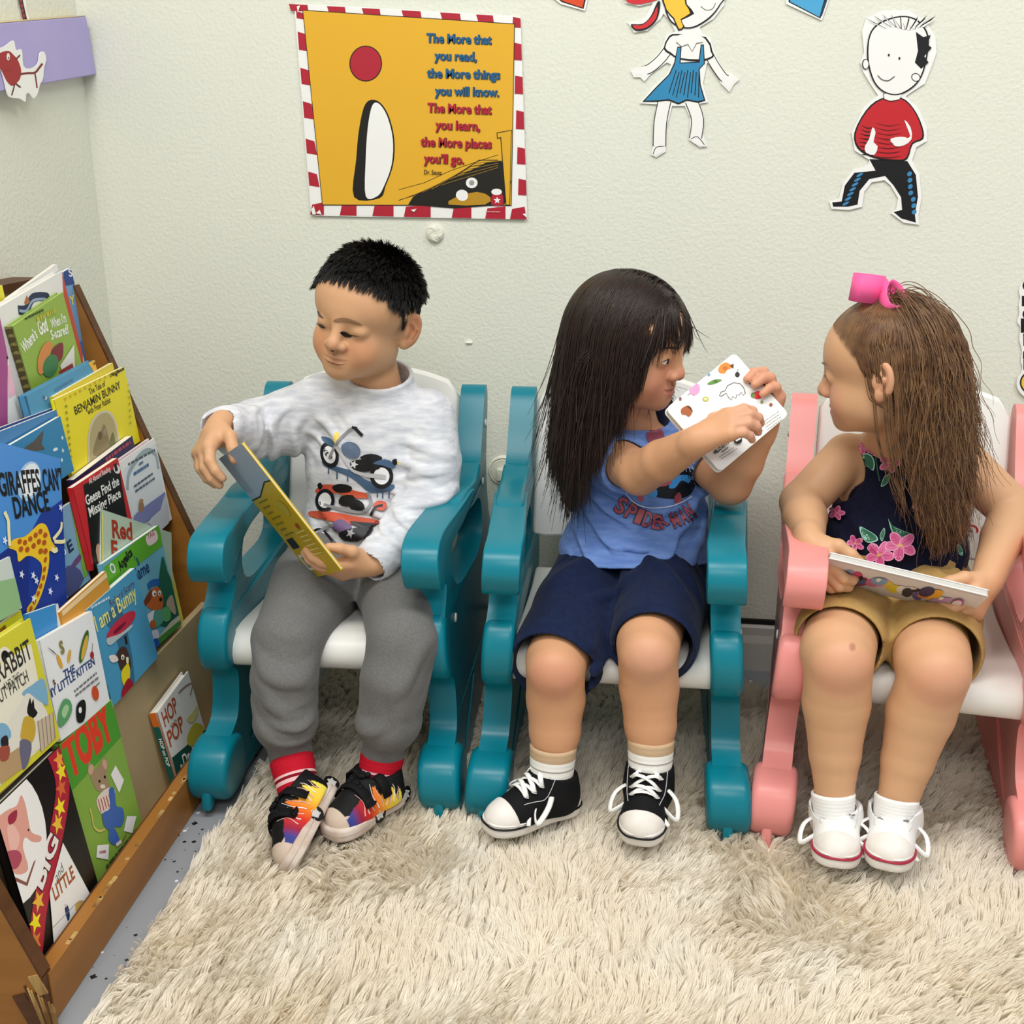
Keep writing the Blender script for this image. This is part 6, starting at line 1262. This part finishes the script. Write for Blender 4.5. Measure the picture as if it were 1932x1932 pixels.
    for c, dd, wl, am, r in ((np.array([-.10, -.42, .40]), (.6, 0, 1), .04, .005, .08), (np.array([.02, -.43, .38]), (-.4, 0, 1), .036, .006, .09), (shR+[.02, -.05, -.06], (.3, 0, 1), .03, .004, .06), (np.array([.05, -.38, .43]), (-.7, 0, 1), .04, .005, .07), (np.array([-.04, -.44, .355]), (.1, 0, 1), .03, .004, .09)): B.fold(c, dd, wl, am, r)
    B.cut((0, -.35, .334), nrm(np.array([.05, -.25, -1])))
    V, Fq = B.mesh(); sh, V = mesh_obj('t_shirt', V, Fq, M_blue, kid)
    A = Art(); RD = 'b0525e'; BK = '14161f'; BL = '3f95dc'
    A.poly([(1182, 900), (1200, 920), (1240, 938), (1286, 940), (1308, 925), (1312, 895), (1290, 880), (1230, 890)], BK, 3)        # plain badge of dark, blue and red shapes
    A.poly([(1262, 920), (1268, 902), (1284, 896), (1302, 898), (1300, 912), (1286, 906), (1274, 920)], BL, 3); A.poly([(1212, 918), (1228, 914), (1240, 926), (1236, 940), (1222, 934)], BL, 3); A.poly([(1240, 912), (1262, 904), (1266, 912), (1250, 918)], RD, 3); A.poly([(1200, 915), (1212, 922), (1214, 944), (1204, 944)], RD, 2); A.poly([(1272, 938), (1282, 928), (1286, 944), (1276, 952)], RD, 2)
    A.ell((1236, 822), 17, 16, '8d4656'); A.line([(1200, 806), (1222, 798), (1250, 802)], 3, 'c9d4ee', 3); A.line([(1180, 930), (1196, 948), (1226, 958), (1270, 954), (1306, 936)], 2, 'd5dcf0', 3)
    for i in range(5): A.line([(1284+i*4, 865), (1282+i*7, 890)], 1.2, 'b9c8ec')
    for i in range(3): A.line([(1280, 868+i*8), (1310, 866+i*8)], 1.0, 'b9c8ec')
    word = 'SPIDER-MAN'; base = [(1155, 962), (1175, 973), (1194, 984), (1209, 990), (1227, 996), (1247, 999), (1264, 988), (1272, 996), (1288, 990), (1302, 982), (1316, 972)]
    for i, ch in enumerate(word):
        a, b = np.array(base[i], float), np.array(base[i+1], float)
        if ch == '-': A.ell((1265.5, 981), 2.6, 3.6, '8a3f4d'); A.ell((1265.5, 968), 2.2, 3, '8a3f4d'); continue
        if i == 7: a = np.array((1271., 998.))
        u = nrm(b-a); a = a+u*2.2; b = b-u*2.2; hgt = 31-4*sin(pi*i/9.)
        A.text(ch, a, b, hgt, 'a94f5c', .02, edge=('1c2136', .03), fl=-1)
    join_print(sh, drape(sh, A, from_cam, .0008, .00010, 6))
    return anR, anL
def kid_feet():
    anR, anL = kid_info; tan_, wht, gry = mat('tan_sock', 'c4a888', .85, .15, bump=(500, .4, .0006)), mat('white_sock_band', 'efeeea', .85, .15), mat('grey_sock_line', 'a9a49c', .85, .15)
    bands = [(.30, tan_), (.50, wht), (.58, gry), (.76, wht), (1.0, tan_)]
    sock(kid, at(1044, 1406, -.612), at(1040, 1472, -.618), .0315, bands, label='tan sock with white bands'); sock(kid, at(1228, 1394, -.604), at(1226, 1460, -.612), .0310, bands, label='tan sock with white bands')
    shoe(kid, at(1085, 1520, -.590), at(918, 1572, -.690), (.02, .02, 1), .064, 'high', 'black high-top shoe turned outward', at(1045, 1450, -.615), .068)
    shoe(kid, at(1228, 1490, -.570), at(1205, 1598, -.700), (.02, .12, 1), .066, 'high', 'black high-top shoe pointing forward', at(1227, 1450, -.610), .068)
kid_info = build_kid(); kid_feet()
# ================================================================== the girl in the floral top
M_skin3 = mat('skin_fair', 'd6a88a', .48, .35, attr='tone', sss=.12, bump=(420, .06, .0006))
M_top = mat('midnight_cotton', '10132a', .8, .15, vary=(120, .5, '171b38'), bump=(800, .3, .0006), sheen=.05)
M_khaki = mat('khaki_cotton', 'b4935a', .85, .15, vary=(140, .5, 'a8864e'), bump=(900, .3, .0005), sheen=.05)
girl = empty('person', (.345, -.37, 0)); tag(girl, 'girl with long brown hair and pink bow, in floral top and khaki shorts', 'person')
def build_girl():
    hR = rot3('Z', radians(-112))@rot3('Y', radians(2))@rot3('X', radians(9)); sc = .96
    hO = at(1543, 737, -.400)-hR@(np.array([0, -.0985, -.034])*sc)
    shR, elR, wrR = np.array([.272, -.345, .512]), at(1513, 948, -.385), at(1528, 1020, -.515)
    shL, elL, wrL = np.array([.432, -.350, .512]), at(1912, 965, -.385), at(1862, 1095, -.515)
    hiR, hiL = np.array([.295, -.350, .318]), np.array([.398, -.350, .318])
    knR, knL = at(1583, 1247, -.622), at(1765, 1268, -.622)
    anR, anL = at(1574, 1500, -.630), at(1693, 1512, -.632)
    nb = np.array([.330, -.340, .548])
    B = Body((.16, -.74, .02), (.55, -.19, .80), .0018)
    B.ell((.350, -.345, .43), (.085, .055, .12), k=.02); B.ell((.346, -.340, .325), (.092, .06, .06), k=.02)
    B.cap(nb-np.array([0, 0, .03]), hO+hR@np.array([0, .020, -.05]), .036, .037, k=.015); B.cap(shR, shL, .032, k=.02)
    B.chain([shR, elR, elR*.6+wrR*.4, wrR], [.035, .032, .031, .0205], k=.005); B.chain([shL, elL, elL*.6+wrL*.4, wrL], [.035, .032, .030, .0210], k=.005)
    for hi, kn, an in ((hiR, knR, anR), (hiL, knL, anL)):
        B.chain([hi, kn+[0, .02, .004]], [.056, .049], k=.012); B.chain([kn, kn*.66+an*.34+np.array([0, .012, 0]), kn*.30+an*.70+np.array([0, .008, 0]), an, an+np.array([0, 0, -.04])], [.044, .044, .034, .0255, .0245], k=.005)
        B.ell(kn+np.array([0, -.018, .004]), (.032, .025, .032), k=.014)
    head(B, hO, hR, sc)
    hand(B, wrR, (.30, -.72, -.62), (-.75, -.50, .28), (.4, .2, .8), [(.55, .95, .6), (.6, 1., .6), (.65, 1.0, .6), (.7, 1.0, .6)], [(.6, -.35, .75), (.8, -.75, .2), (.6, -.9, -.1)], 1.12)
    hand(B, wrL, (-.50, -.68, -.55), (.72, -.48, .15), (-.3, .3, .9), [(.55, .95, .6), (.6, 1., .6), (.65, 1.0, .6), (.7, 1.0, .6)], [(.6, -.35, .75), (.8, -.7, .3), (.75, -.8, .0)], 1.12)
    V, Fq = B.mesh(); L = lambda p: hO+hR@(np.array(p)*sc)
    hl = [.066, .060, .048, .032, .014, -.010, -.014, .018, .016, -.020, -.045, -.052]
    scl = lambda V: hair_region(V, hO, hR, sc, hl, .012)[0]
    tone = tone_fn('d3a47d', [(L((.032, -.066, -.045)), (.026,)*3, 'da9a80', .5), (L((0, -.094, -.035)), (.014,)*3, 'd89c80', .4), (L((0, -.084, -.0605)), (.0175, .012, .0085), 'b9665e', .8), (L((.078, .01, -.012)), (.02, .02, .03), 'd49478', .5), ((0, 0, 0), scl, '6b4c36', .85),
        (knR+[0, -.03, 0], (.034,)*3, 'd3957a', .6), (knL+[0, -.03, 0], (.034,)*3, 'd3957a', .6), (at(1592, 1205, -.66), (.004, .02, .0035), '9c5a48', .6), (at(1610, 1225, -.66), (.004, .02, .0035), '9c5a48', .6),
        ((0, 0, 0), under([(shR+[.03, 0, -.02], shL+[-.03, 0, -.02], .030), ((.35, -.345, .44), (.346, -.34, .31), .080)]), '10132a', 1), ((0, 0, 0), under([(hiR, hiR*.35+knR*.65, .07), (hiL, hiL*.35+knL*.65, .07)]), 'b4935a', 1)])
    body, V = mesh_obj('body', V, Fq, M_skin3, girl, attr={'tone': tone})
    face_marks(body, hO, hR, sc, '8a674c')
    # ---- hair: brushed back from the brow, gathered at the crown, falling in waves
    q = ((V-hO)@hR)/sc; w = scl(V); rg = np.random.default_rng(21); n = 15000; cand = np.where((w > .35))[0]; idx = rg.choice(cand, n); root = V[idx]; ql = q[idx]
    me = body.data; nr = np.empty(len(me.vertices)*3, np.float32); me.vertices.foreach_get('normal', nr); N = nr.reshape(-1, 3)[:len(V)][idx]
    tie = L((.010, .012, .098)); front = np.maximum(.006-ql[:, 1], np.minimum(ql[:, 2]-.040, (.06-ql[:, 1])*.7))+rg.normal(0, .010, n) > 0; K = 36
    cols = [('e', hO+hR@(np.array([0, .010, .018])*sc), np.array([.0785, .0925, .079])*sc, hR), ('c', shR, shL, .043, .043), ('c', nb-[0, 0, .02], np.array([.35, -.345, .36]), .078, .095), ('c', shL, elL, .042, .038)]
    P = np.zeros((n, K, 3)); P[:, 0] = root; t2 = tie-root; fl0 = t2-N*(t2*N).sum(1)[:, None]; fl0 /= np.linalg.norm(fl0, axis=1, keepdims=True)+1e-6
    bk = hR@np.array([.25, 1, 0]); sp = rg.normal(0, 1, (n, 3))*np.array([.28, .34, .1])
    back = bk*.45+np.array([0, 0, -.9]); fl1 = back-N*(N@back)[:, None]; fl1 /= np.linalg.norm(fl1, axis=1, keepdims=True)+1e-6
    dt = np.linalg.norm(t2, axis=1); ln = np.where(front, dt*1.10+rg.uniform(.20, .30, n), rg.uniform(.17, .26, n)); seg = ln/(K-1)
    v = np.where(front[:, None], fl0+N*.12, fl1+N*.08); wave = rg.uniform(0, .5, n); passed = ~front; just = np.zeros(n); PS = np.zeros((n, K), bool); wide = (rg.random(n) < .25)*.085
    axis = np.array([.385, -.435, 0])
    for i in range(1, K):
        p = P[:, i-1]; PS[:, i-1] = passed; tot = tie-p; d = np.linalg.norm(tot, axis=1); new = (d < .026) & ~passed; passed = passed | new; just = np.where(new, 1., just*.80)
        ph = seg*i/.060*6.28+wave+root[:, 0]*40; cur = np.stack([np.cos(ph), np.sin(ph*.9+1), 0*ph], 1)*np.clip((seg*i-.12)/.14, 0, 1)[:, None]*.34
        low = np.clip((.62-p[:, 2])/.10, 0, 1)[:, None]; pull = np.stack([axis[0]+wide-p[:, 0], axis[1]-p[:, 1], 0*d], 1)*low*3.2
        g = np.array([.05, -.02, -.36])+pull*.36+(bk*.38+sp*.55+np.array([0, 0, .05]))*just[:, None]
        v = np.where(passed[:, None], v*.76+g, tot/np.maximum(d, 1e-6)[:, None]*.8+v*.3)+rg.normal(0, .012, v.shape); v /= np.linalg.norm(v, axis=1, keepdims=True)
        vv = np.where(passed[:, None], v+cur, v); vv /= np.linalg.norm(vv, axis=1, keepdims=True)
        p2 = push_out(p+vv*seg[:, None], cols, .003); P[:, i] = p2; dd = p2-p; dd = dd/np.maximum(np.linalg.norm(dd, axis=1, keepdims=True), 1e-6); v = np.where(passed[:, None], .6*v+.4*dd, dd)
    # nothing falls across the face: drop strands that would
    qq = ((P-hO)@hR)/sc; PS[:, -1] = passed; far = PS & front[:, None] & (np.cumsum(PS, 1) > 3) | (~front[:, None] & (np.arange(K)[None] > 12)); bad = ((qq[:, :, 1] < -.012) & (qq[:, :, 2] < .075) & (qq[:, :, 2] > -.13) & far).any(1) | ((np.abs(qq[:, :, 0]) > .066) & (qq[:, :, 1] > -.01) & (qq[:, :, 1] < .034) & (qq[:, :, 2] > -.042) & (qq[:, :, 2] < .014) & (qq[:, :, 0] > 0) & far).any(1); P = P[~bad]; n = len(P)
    P = clump(P, 420, .58, 5, .9)
    t = np.linspace(0, 1, K)[None, :, None]; P = P+rg.normal(0, 1, (n, 1, 3))*np.where(rg.random((n, 1, 1)) < .06, .020, .004)*t**2
    o = hair_curves('hair', P, np.interp(np.linspace(0, 1, K), [0, .6, 1], [.00055, .00055, .0002]), mat('light_brown_hair', '644631', .40, .45, vary=(60, .9, '84613f')), girl); o['label'] = 'long wavy light brown hair gathered at the crown'
    # pink bow
    pk = mat('pink_ribbon', 'f0609c', .55, .3, bump=(900, .2, .0004)); bw = MB(); c = tie+np.array([-.006, -.004, .006])
    def loop(cx, w_, h_, rz, ry, x0):
        pts = spl([(0, 0), (.3*w_, .55*h_), (.8*w_, .62*h_), (w_, .3*h_), (w_, -.3*h_), (.8*w_, -.62*h_), (.3*w_, -.55*h_)], 5); Rm = rot3('Z', rz)@rot3('Y', ry); vs = []; k = len(pts)
        for s in (-.5, .5):
            for x, y in pts: vs.append(np.array(cx)+Rm@np.array([-x, y, s*x0]))
        bw.add(vs, [(i, (i+1) % k, k+(i+1) % k, k+i) for i in range(k)], pk)
    loop(c, .042, .024, .15, .10, .036); loop(c+[.004, 0, .006], .040, .022, 1.9, -.95, .032); loop(c+[-.002, .006, 0], .030, .020, -.9, -.35, .030)
    bw.add([c+[.004, -.006, .01], c+[.014, -.004, .008], c+[.010, -.012, -.055], c+[.001, -.014, -.050]], [(0, 1, 2, 3)], pk)
    bw.ball(c, (.008, .010, .016), pk, n=8); o = bw.build('hair_bow', girl, smooth=True, world=True); md = o.modifiers.new('thick', 'SOLIDIFY'); md.thickness = .0022; o['label'] = 'pink ribbon bow'
    # khaki shorts
    B = Body((.17, -.70, .20), (.53, -.22, .42), .0022)
    B.ell((.346, -.342, .325), (.108, .080, .068), k=.02); B.cap((.346, -.342, .335), (.348, -.345, .365), .088, .086, k=.02)
    eR, eL = knR*.76+hiR*.24+np.array([-.003, .0, .002]), knL*.76+hiL*.24+np.array([.004, .0, .002])
    for hi, e in ((hiR, eR), (hiL, eL)): B.chain([hi, (hi+e)/2, e], [.072, .068, .063], k=.016)
    for hi, e, kn in ((hiR, eR, knR), (hiL, eL, knL)): d = nrm(kn-hi); B.cap(e+d*.094, e+d*.25, .09, k=.002, op='s'); B.cap(e-d*.03, e+d*.12, .055, k=.002, op='s')
    for c, dd, wl, am, r in ((np.array([.346, -.46, .32]), (1, 0, .4), .04, .005, .08), (hiL+[.02, -.12, .03], (.7, .5, -.4), .04, .004, .09), (hiR+[-.01, -.12, .03], (-.6, .5, .4), .04, .004, .10), (hiR+[.0, -.06, .06], (0, .5, 1), .028, .004, .08), (hiL+[.0, -.06, .06], (0, .5, 1), .028, .004, .08)): B.fold(c, dd, wl, am, r)
    V, Fq = B.mesh(); mesh_obj('shorts', V, Fq, M_khaki, girl)
    # sleeveless top
    B = Body((.20, -.54, .28), (.50, -.21, .60), .0022)
    B.ell((.352, -.348, .42), (.096, .073, .135), k=.02); B.ell((.348, -.350, .37), (.108, .086, .06), k=.03); B.cap((.348, -.352, .36), (.346, -.354, .335), .104, .106, k=.015)
    B.cap((.302, -.348, .510), (.400, -.350, .508), .038, k=.02)
    for sh, el, s in ((shR, elR, -1), (shL, elL, 1)): B.cap(sh+[s*.012, -.01, -.02], sh+[s*.06, -.01, -.03], .046, k=.004, op='s')
    nd = nrm(np.array([-.05, -.45, 1])); B.cap(nb-nd*.02+[.005, -.01, 0], nb+nd*.06+[.005, -.01, 0], .048, .056, k=.003, op='s')
    for c, dd, wl, am, r in ((np.array([.28, -.42, .38]), (.6, 0, 1), .04, .004, .08), (np.array([.40, -.43, .38]), (-.4, 0, 1), .036, .005, .09), (np.array([.35, -.43, .44]), (-.9, 0, .4), .05, .004, .09)): B.fold(c, dd, wl, am, r)
    V, Fq = B.mesh(); top, V = mesh_obj('sleeveless_top', V, Fq, M_top, girl)
    A = Art(); P1, P2, P3, G1, G2 = 'd85a94', 'f0a2c4', 'c23a78', '1f6a4c', 'a8dcc8'
    def flower(x, y, r, rot=0., sq=.85):
        for k in range(5):
            a = rot+k*1.2566; cx, cy = x+cos(a)*r*.55, y+sin(a)*r*.55*sq
            A.ell((cx, cy), r*.52, r*.34, P2, a, 14); A.ell((cx, cy), r*.44, r*.27, P1 if k % 2 else 'e0699f', a, 14); A.line([(x, y), (x+cos(a)*r*.8, y+sin(a)*r*.8*sq)], 1.2, P3)
        A.ell((x, y), r*.16, r*.13, 'e9b07a', n=10)
    def leaf(pts, veins=True):
        A.poly(pts, G2, 3); c = np.mean(pts, 0); A.poly([tuple(c+(np.array(p)-c)*.86) for p in pts], G1, 3)
    leaf([(1614, 872), (1620, 858), (1640, 856), (1650, 870), (1648, 888), (1636, 880), (1628, 888)]); leaf([(1662, 918), (1668, 900), (1680, 895), (1674, 912)]); A.line([(1652, 862), (1656, 890), (1660, 908)], 2.2, G1); leaf([(1576, 860), (1586, 852), (1588, 872), (1578, 876)])
    leaf([(1622, 994), (1636, 1000), (1652, 1010), (1656, 1020), (1638, 1024), (1626, 1012)]); leaf([(1676, 978), (1682, 990), (1700, 1000), (1724, 1010), (1720, 1022), (1700, 1018), (1684, 1006)]); leaf([(1660, 1010), (1668, 996), (1670, 1006), (1664, 1022)]); leaf([(1806, 1026), (1814, 1034), (1816, 1048), (1808, 1044)]); leaf([(1576, 1040), (1590, 1036), (1584, 1046)])
    for f in ((1628, 840, 20, .4), (1622, 818, 14, 1), (1648, 848, 13, .2), (1672, 842, 14, .9), (1678, 874, 20, 0), (1582, 888, 16, .5), (1578, 850, 14, 1.2), (1582, 968, 15, 0), (1616, 1026, 17, .6), (1660, 1046, 26, .2), (1698, 1030, 28, .5), (1752, 946, 32, .3), (1796, 1000, 20, .8), (1816, 984, 17, .1), (1796, 1098, 18, .5), (1826, 1082, 12, 0)): flower(*f)
    join_print(top, drape(top, A, from_cam, .0008, .00006, 6))
def girl_feet():
    wht = mat('white_sock', 'f0efed', .85, .15, bump=(500, .4, .0006))
    for (a, b_, lb) in ((at(1572, 1496, -.632), at(1573, 1540, -.640), 1), (at(1692, 1504, -.634), at(1686, 1545, -.642), 2)): sock(girl, a, b_, .0275, [(1.0, wht)], label='low white sock')
    shoe(girl, at(1573, 1555, -.590), at(1578, 1640, -.715), (0, .10, 1), .064, 'low', 'white lace-up shoe nearer the middle chair', at(1573, 1530, -.640), .052)
    shoe(girl, at(1690, 1560, -.590), at(1672, 1645, -.720), (0, .10, 1), .064, 'low', 'white lace-up shoe nearer the picture’s edge', at(1686, 1535, -.642), .052)
build_girl(); girl_feet()
# ================================================================== books in the children's hands
def held_book(label, q, thick, cover, art, page=M_pages, round_=.006, spine=None):
    q = [np.array(p, float) for p in q]; u = nrm(q[1]-q[0]+q[2]-q[3]); v = nrm(q[0]-q[3]+q[1]-q[2]); v = nrm(v-u*np.dot(u, v)*.5); u = nrm(u-v*np.dot(u, v)); n = np.cross(u, v)
    ctr = sum(q)/4; w = (np.linalg.norm(q[1]-q[0])+np.linalg.norm(q[2]-q[3]))/2; h = (np.linalg.norm(q[0]-q[3])+np.linalg.norm(q[1]-q[2]))/2; bl = ctr-u*w/2-v*h/2
    Rm = np.stack([u, v, n], 1); root = empty('picture_book', bl); root.rotation_euler = Matrix(Rm.tolist()).to_euler(); tag(root, label, 'book', 'picture books in the children’s hands')
    def conv(p): r = atplane(*p, bl, n)-bl; return (float(np.dot(r, u)), float(np.dot(r, v)))
    A = Art((0, 0, w, h), conv); A.w, A.h = w, h; art(A); cm = mat('cover_'+cover, cover, .38, .4); r = round_
    def rr(i): return [(x+r2*cos(a), y+r2*sin(a)) for x, y, a0 in ((w-r-i, r+i, -pi/2), (w-r-i, h-r-i, 0), (r+i, h-r-i, pi/2), (r+i, r+i, pi)) for a, r2 in [(a0+t, r) for t in np.linspace(0, pi/2, 5)]]
    fr = ((0, 0, 0), (1, 0, 0), (0, 1, 0), (0, 0, 1)); b = MB(); b.prism(rr(0), fr, -.0014, 0, cm); b.prism(rr(0), fr, -thick, -thick+.0014, cm); b.art(A, lambda x, y, l: (x, y, l)); b.build('cover', root)
    g = MB(); g.prism(rr(.0008), fr, -thick+.0014, -.0014, page); g.build('pages', root); return root
def a(A):
    w, h = A.w, A.h; f = lambda x, y: (x*w, y*h)
    A.poly([f(0, .66), f(.35, .66), f(.6, .70), f(.8, .73), f(1, .72), f(1, 1), f(0, 1)], '9fb0c4', raw=True); A.poly([f(0, .72), f(.25, .70), f(.3, 1), f(0, 1)], '8f9db0', raw=True); A.line([f(0, .655), f(.35, .655), f(.6, .695), f(.8, .725), f(1, .715)], .0022, '2a2416', raw=True)
    for i in range(7): A.line([f(.16, .62-i*.045), f(.50-.06*(i % 3), .62-i*.045)], .0022, '8a7a1c', raw=True)
    A.ell(f(.75, .52), w*.13, h*.06, 'b8a83a', raw=True); A.poly([f(.10, .24), f(.34, .24), f(.34, .32), f(.10, .32)], '2c2433', raw=True); A.poly([f(.08, .06), f(.46, .06), f(.46, .19), f(.08, .19)], 'e9e6da', raw=True)
    for i in range(12): A.line([f(.12+i*.026, .08), f(.12+i*.026, .17)], .0010+.0006*(i % 3), '33302a', raw=True)
    for i in range(6): A.line([f(.60, .34-i*.035), f(.9, .34-i*.035)], .0018, 'e6d98a', raw=True)
    A.ell(f(.78, .38), .005, .005, 'a8452c', raw=True)
held_book('thin yellow and grey-blue book in the boy’s hands, back cover out', [at(393, 868, -.500), at(467, 849, -.588), at(652, 1091, -.600), at(598, 1068, -.528)], .0045, 'c9a91c', a, round_=.002)
def a(A):
    T = lambda t, p, q, hg, c='8a8a88', b=.0: A.text(t, p, q, hg, c, b) if t.isupper() else A.dash(p, q, hg, c)
    A.poly([(1355, 697), (1360, 688), (1370, 684), (1378, 688), (1382, 694), (1372, 698), (1368, 704), (1358, 704)], 'e0862c', 3); A.ell((1368, 695), 5, 4, 'c46a1c'); A.poly([(1376, 690), (1384, 686), (1384, 696)], '5a3216'); A.ell((1391, 707), 4.5, 5, '1a1a1a'); A.line([(1390, 702), (1393, 696)], .0007, K)
    A.poly([(1334, 724), (1348, 716), (1362, 717), (1352, 723), (1340, 726)], '5f8f3a', 3); A.ell((1350, 720), 4, 2.4, '3f6a26', -.2); A.ell((1337, 707), 3, 3, '6f9ac0'); A.poly([(1300, 734), (1308, 724), (1318, 726), (1320, 738), (1310, 746), (1302, 742)], 'ec9cc8', 4); A.line([(1302, 742), (1297, 746)], .0008, 'b05a8a'); A.ell((1331, 753), 6, 4.5, 'b9b84a'); A.ell((1331, 753), 3, 2.4, 'e4e0b0')
    A.line([(1357, 747), (1360, 740), (1368, 737), (1372, 728), (1384, 722), (1396, 724), (1403, 732), (1406, 742), (1402, 746), (1398, 740), (1394, 746), (1390, 744), (1388, 752), (1382, 748), (1380, 755), (1374, 750), (1370, 742), (1360, 748), (1357, 747)], .0009, '444444')
    A.ell((1415, 723), 3, 3, 'b0705a'); A.poly([(1419, 744), (1424, 740), (1432, 738), (1438, 744), (1434, 752), (1424, 752)], 'd2202c', 3); A.ell((1420, 746), 4, 5, '5f8f4a'); A.ell((1437, 759), 3, 3, '8a9a68'); A.ell((1454, 764), 3.2, 3.2, '9c4a3a'); A.ell((1432, 796), 3.2, 3.2, 'c4795a')
    A.poly([(1284, 774), (1290, 768), (1300, 766), (1306, 776), (1300, 786), (1292, 782), (1286, 782)], 'a4582c', 3); A.poly([(1294, 766), (1302, 768), (1308, 778), (1303, 774)], '4a2412'); A.ell((1283, 753), 2.6, 3.4, '7a4a5a'); A.poly([(1340, 826), (1350, 828), (1352, 834), (1342, 832)], '6a2a16', 2)
    T('HELLO KITTY', (1348, 858), (1376, 837), .0045, '1a1a1a', .05); T('', (1362, 855), (1374, 846), .0030, '333333', .02); T('', (1357, 864), (1384, 846), .0018); T('', (1360, 868), (1390, 848), .0018)
    A.ell((1391, 831), 8, 7.5, K); A.line([(1387, 833), (1396, 828)], .0022, 'f2f2f0')
    for i in range(4): T('', (1410+i*1.5, 815+i*5), (1434+i*1.5, 799+i*5), .0018); T('', (1440+i*1.5, 798+i*5.5), (1469+i*1.2, 778+i*5.5), .0018)
held_book('white board book with small coloured animals on its back, held up by the middle child', [at(1386, 669, -.470), at(1494, 784, -.492), at(1359, 883, -.555), at(1250, 772, -.533)], .014, 'f2f1ee', a, page=mat('board_pages', 'd9d7d0', .7, .2), round_=.007)
def a(A):
    w, h = A.w, A.h; f = lambda x, y: (x*w, y*h); r = random.Random(7)
    A.poly([f(.03, .1), f(.97, .1), f(.97, .95), f(.03, .95)], 'e2dedd', raw=True)
    for i, (x, c) in enumerate([(.10, '7d8fa8'), (.16, '9aa4c0'), (.22, 'd14a78'), (.28, 'c23a5a'), (.33, 'e07aa6'), (.38, 'e8a0be'), (.43, 'e9cf5a'), (.48, 'f0d93a'), (.53, 'f2efe8'), (.58, 'e9e4dc'), (.63, '6a5a9a'), (.68, 'e08a2c'), (.72, 'f0b13a'), (.77, 'c9a0d0'), (.36, '8ab0d8'), (.25, '5a6a9c'), (.56, '3a3a44'), (.66, '3f3560')]):
        A.ell(f(x, .50+r.uniform(-.16, .16)), w*r.uniform(.030, .05), h*r.uniform(.14, .24), c, r.uniform(-.5, .5), raw=True); A.ell(f(x+r.uniform(-.03, .03), .5+r.uniform(-.2, .2)), w*.014, h*.08, r.choice(['f4f1ea', '2a2a34', c]), raw=True)
    for i in range(14): A.line([f(.70+i*.009, .10), f(.70+i*.009, .30)], .0009+.0004*(i % 2), '2c2c2c', raw=True)
    A.ell(f(.87, .5), w*.035, h*.2, 'b0458a', raw=True); A.ell(f(.87, .5), w*.028, h*.15, 'e9e2ea', raw=True)
held_book('white book with a bright row of cartoon shapes, held flat on the girl’s lap', [at(1560, 1047, -.600), at(1843, 1126, -.600), at(1831, 1172, -.522), at(1556, 1088, -.522)], .009, 'e4e0de', a, page=mat('grey_pages', 'c9c6c0', .7, .2), round_=.003)
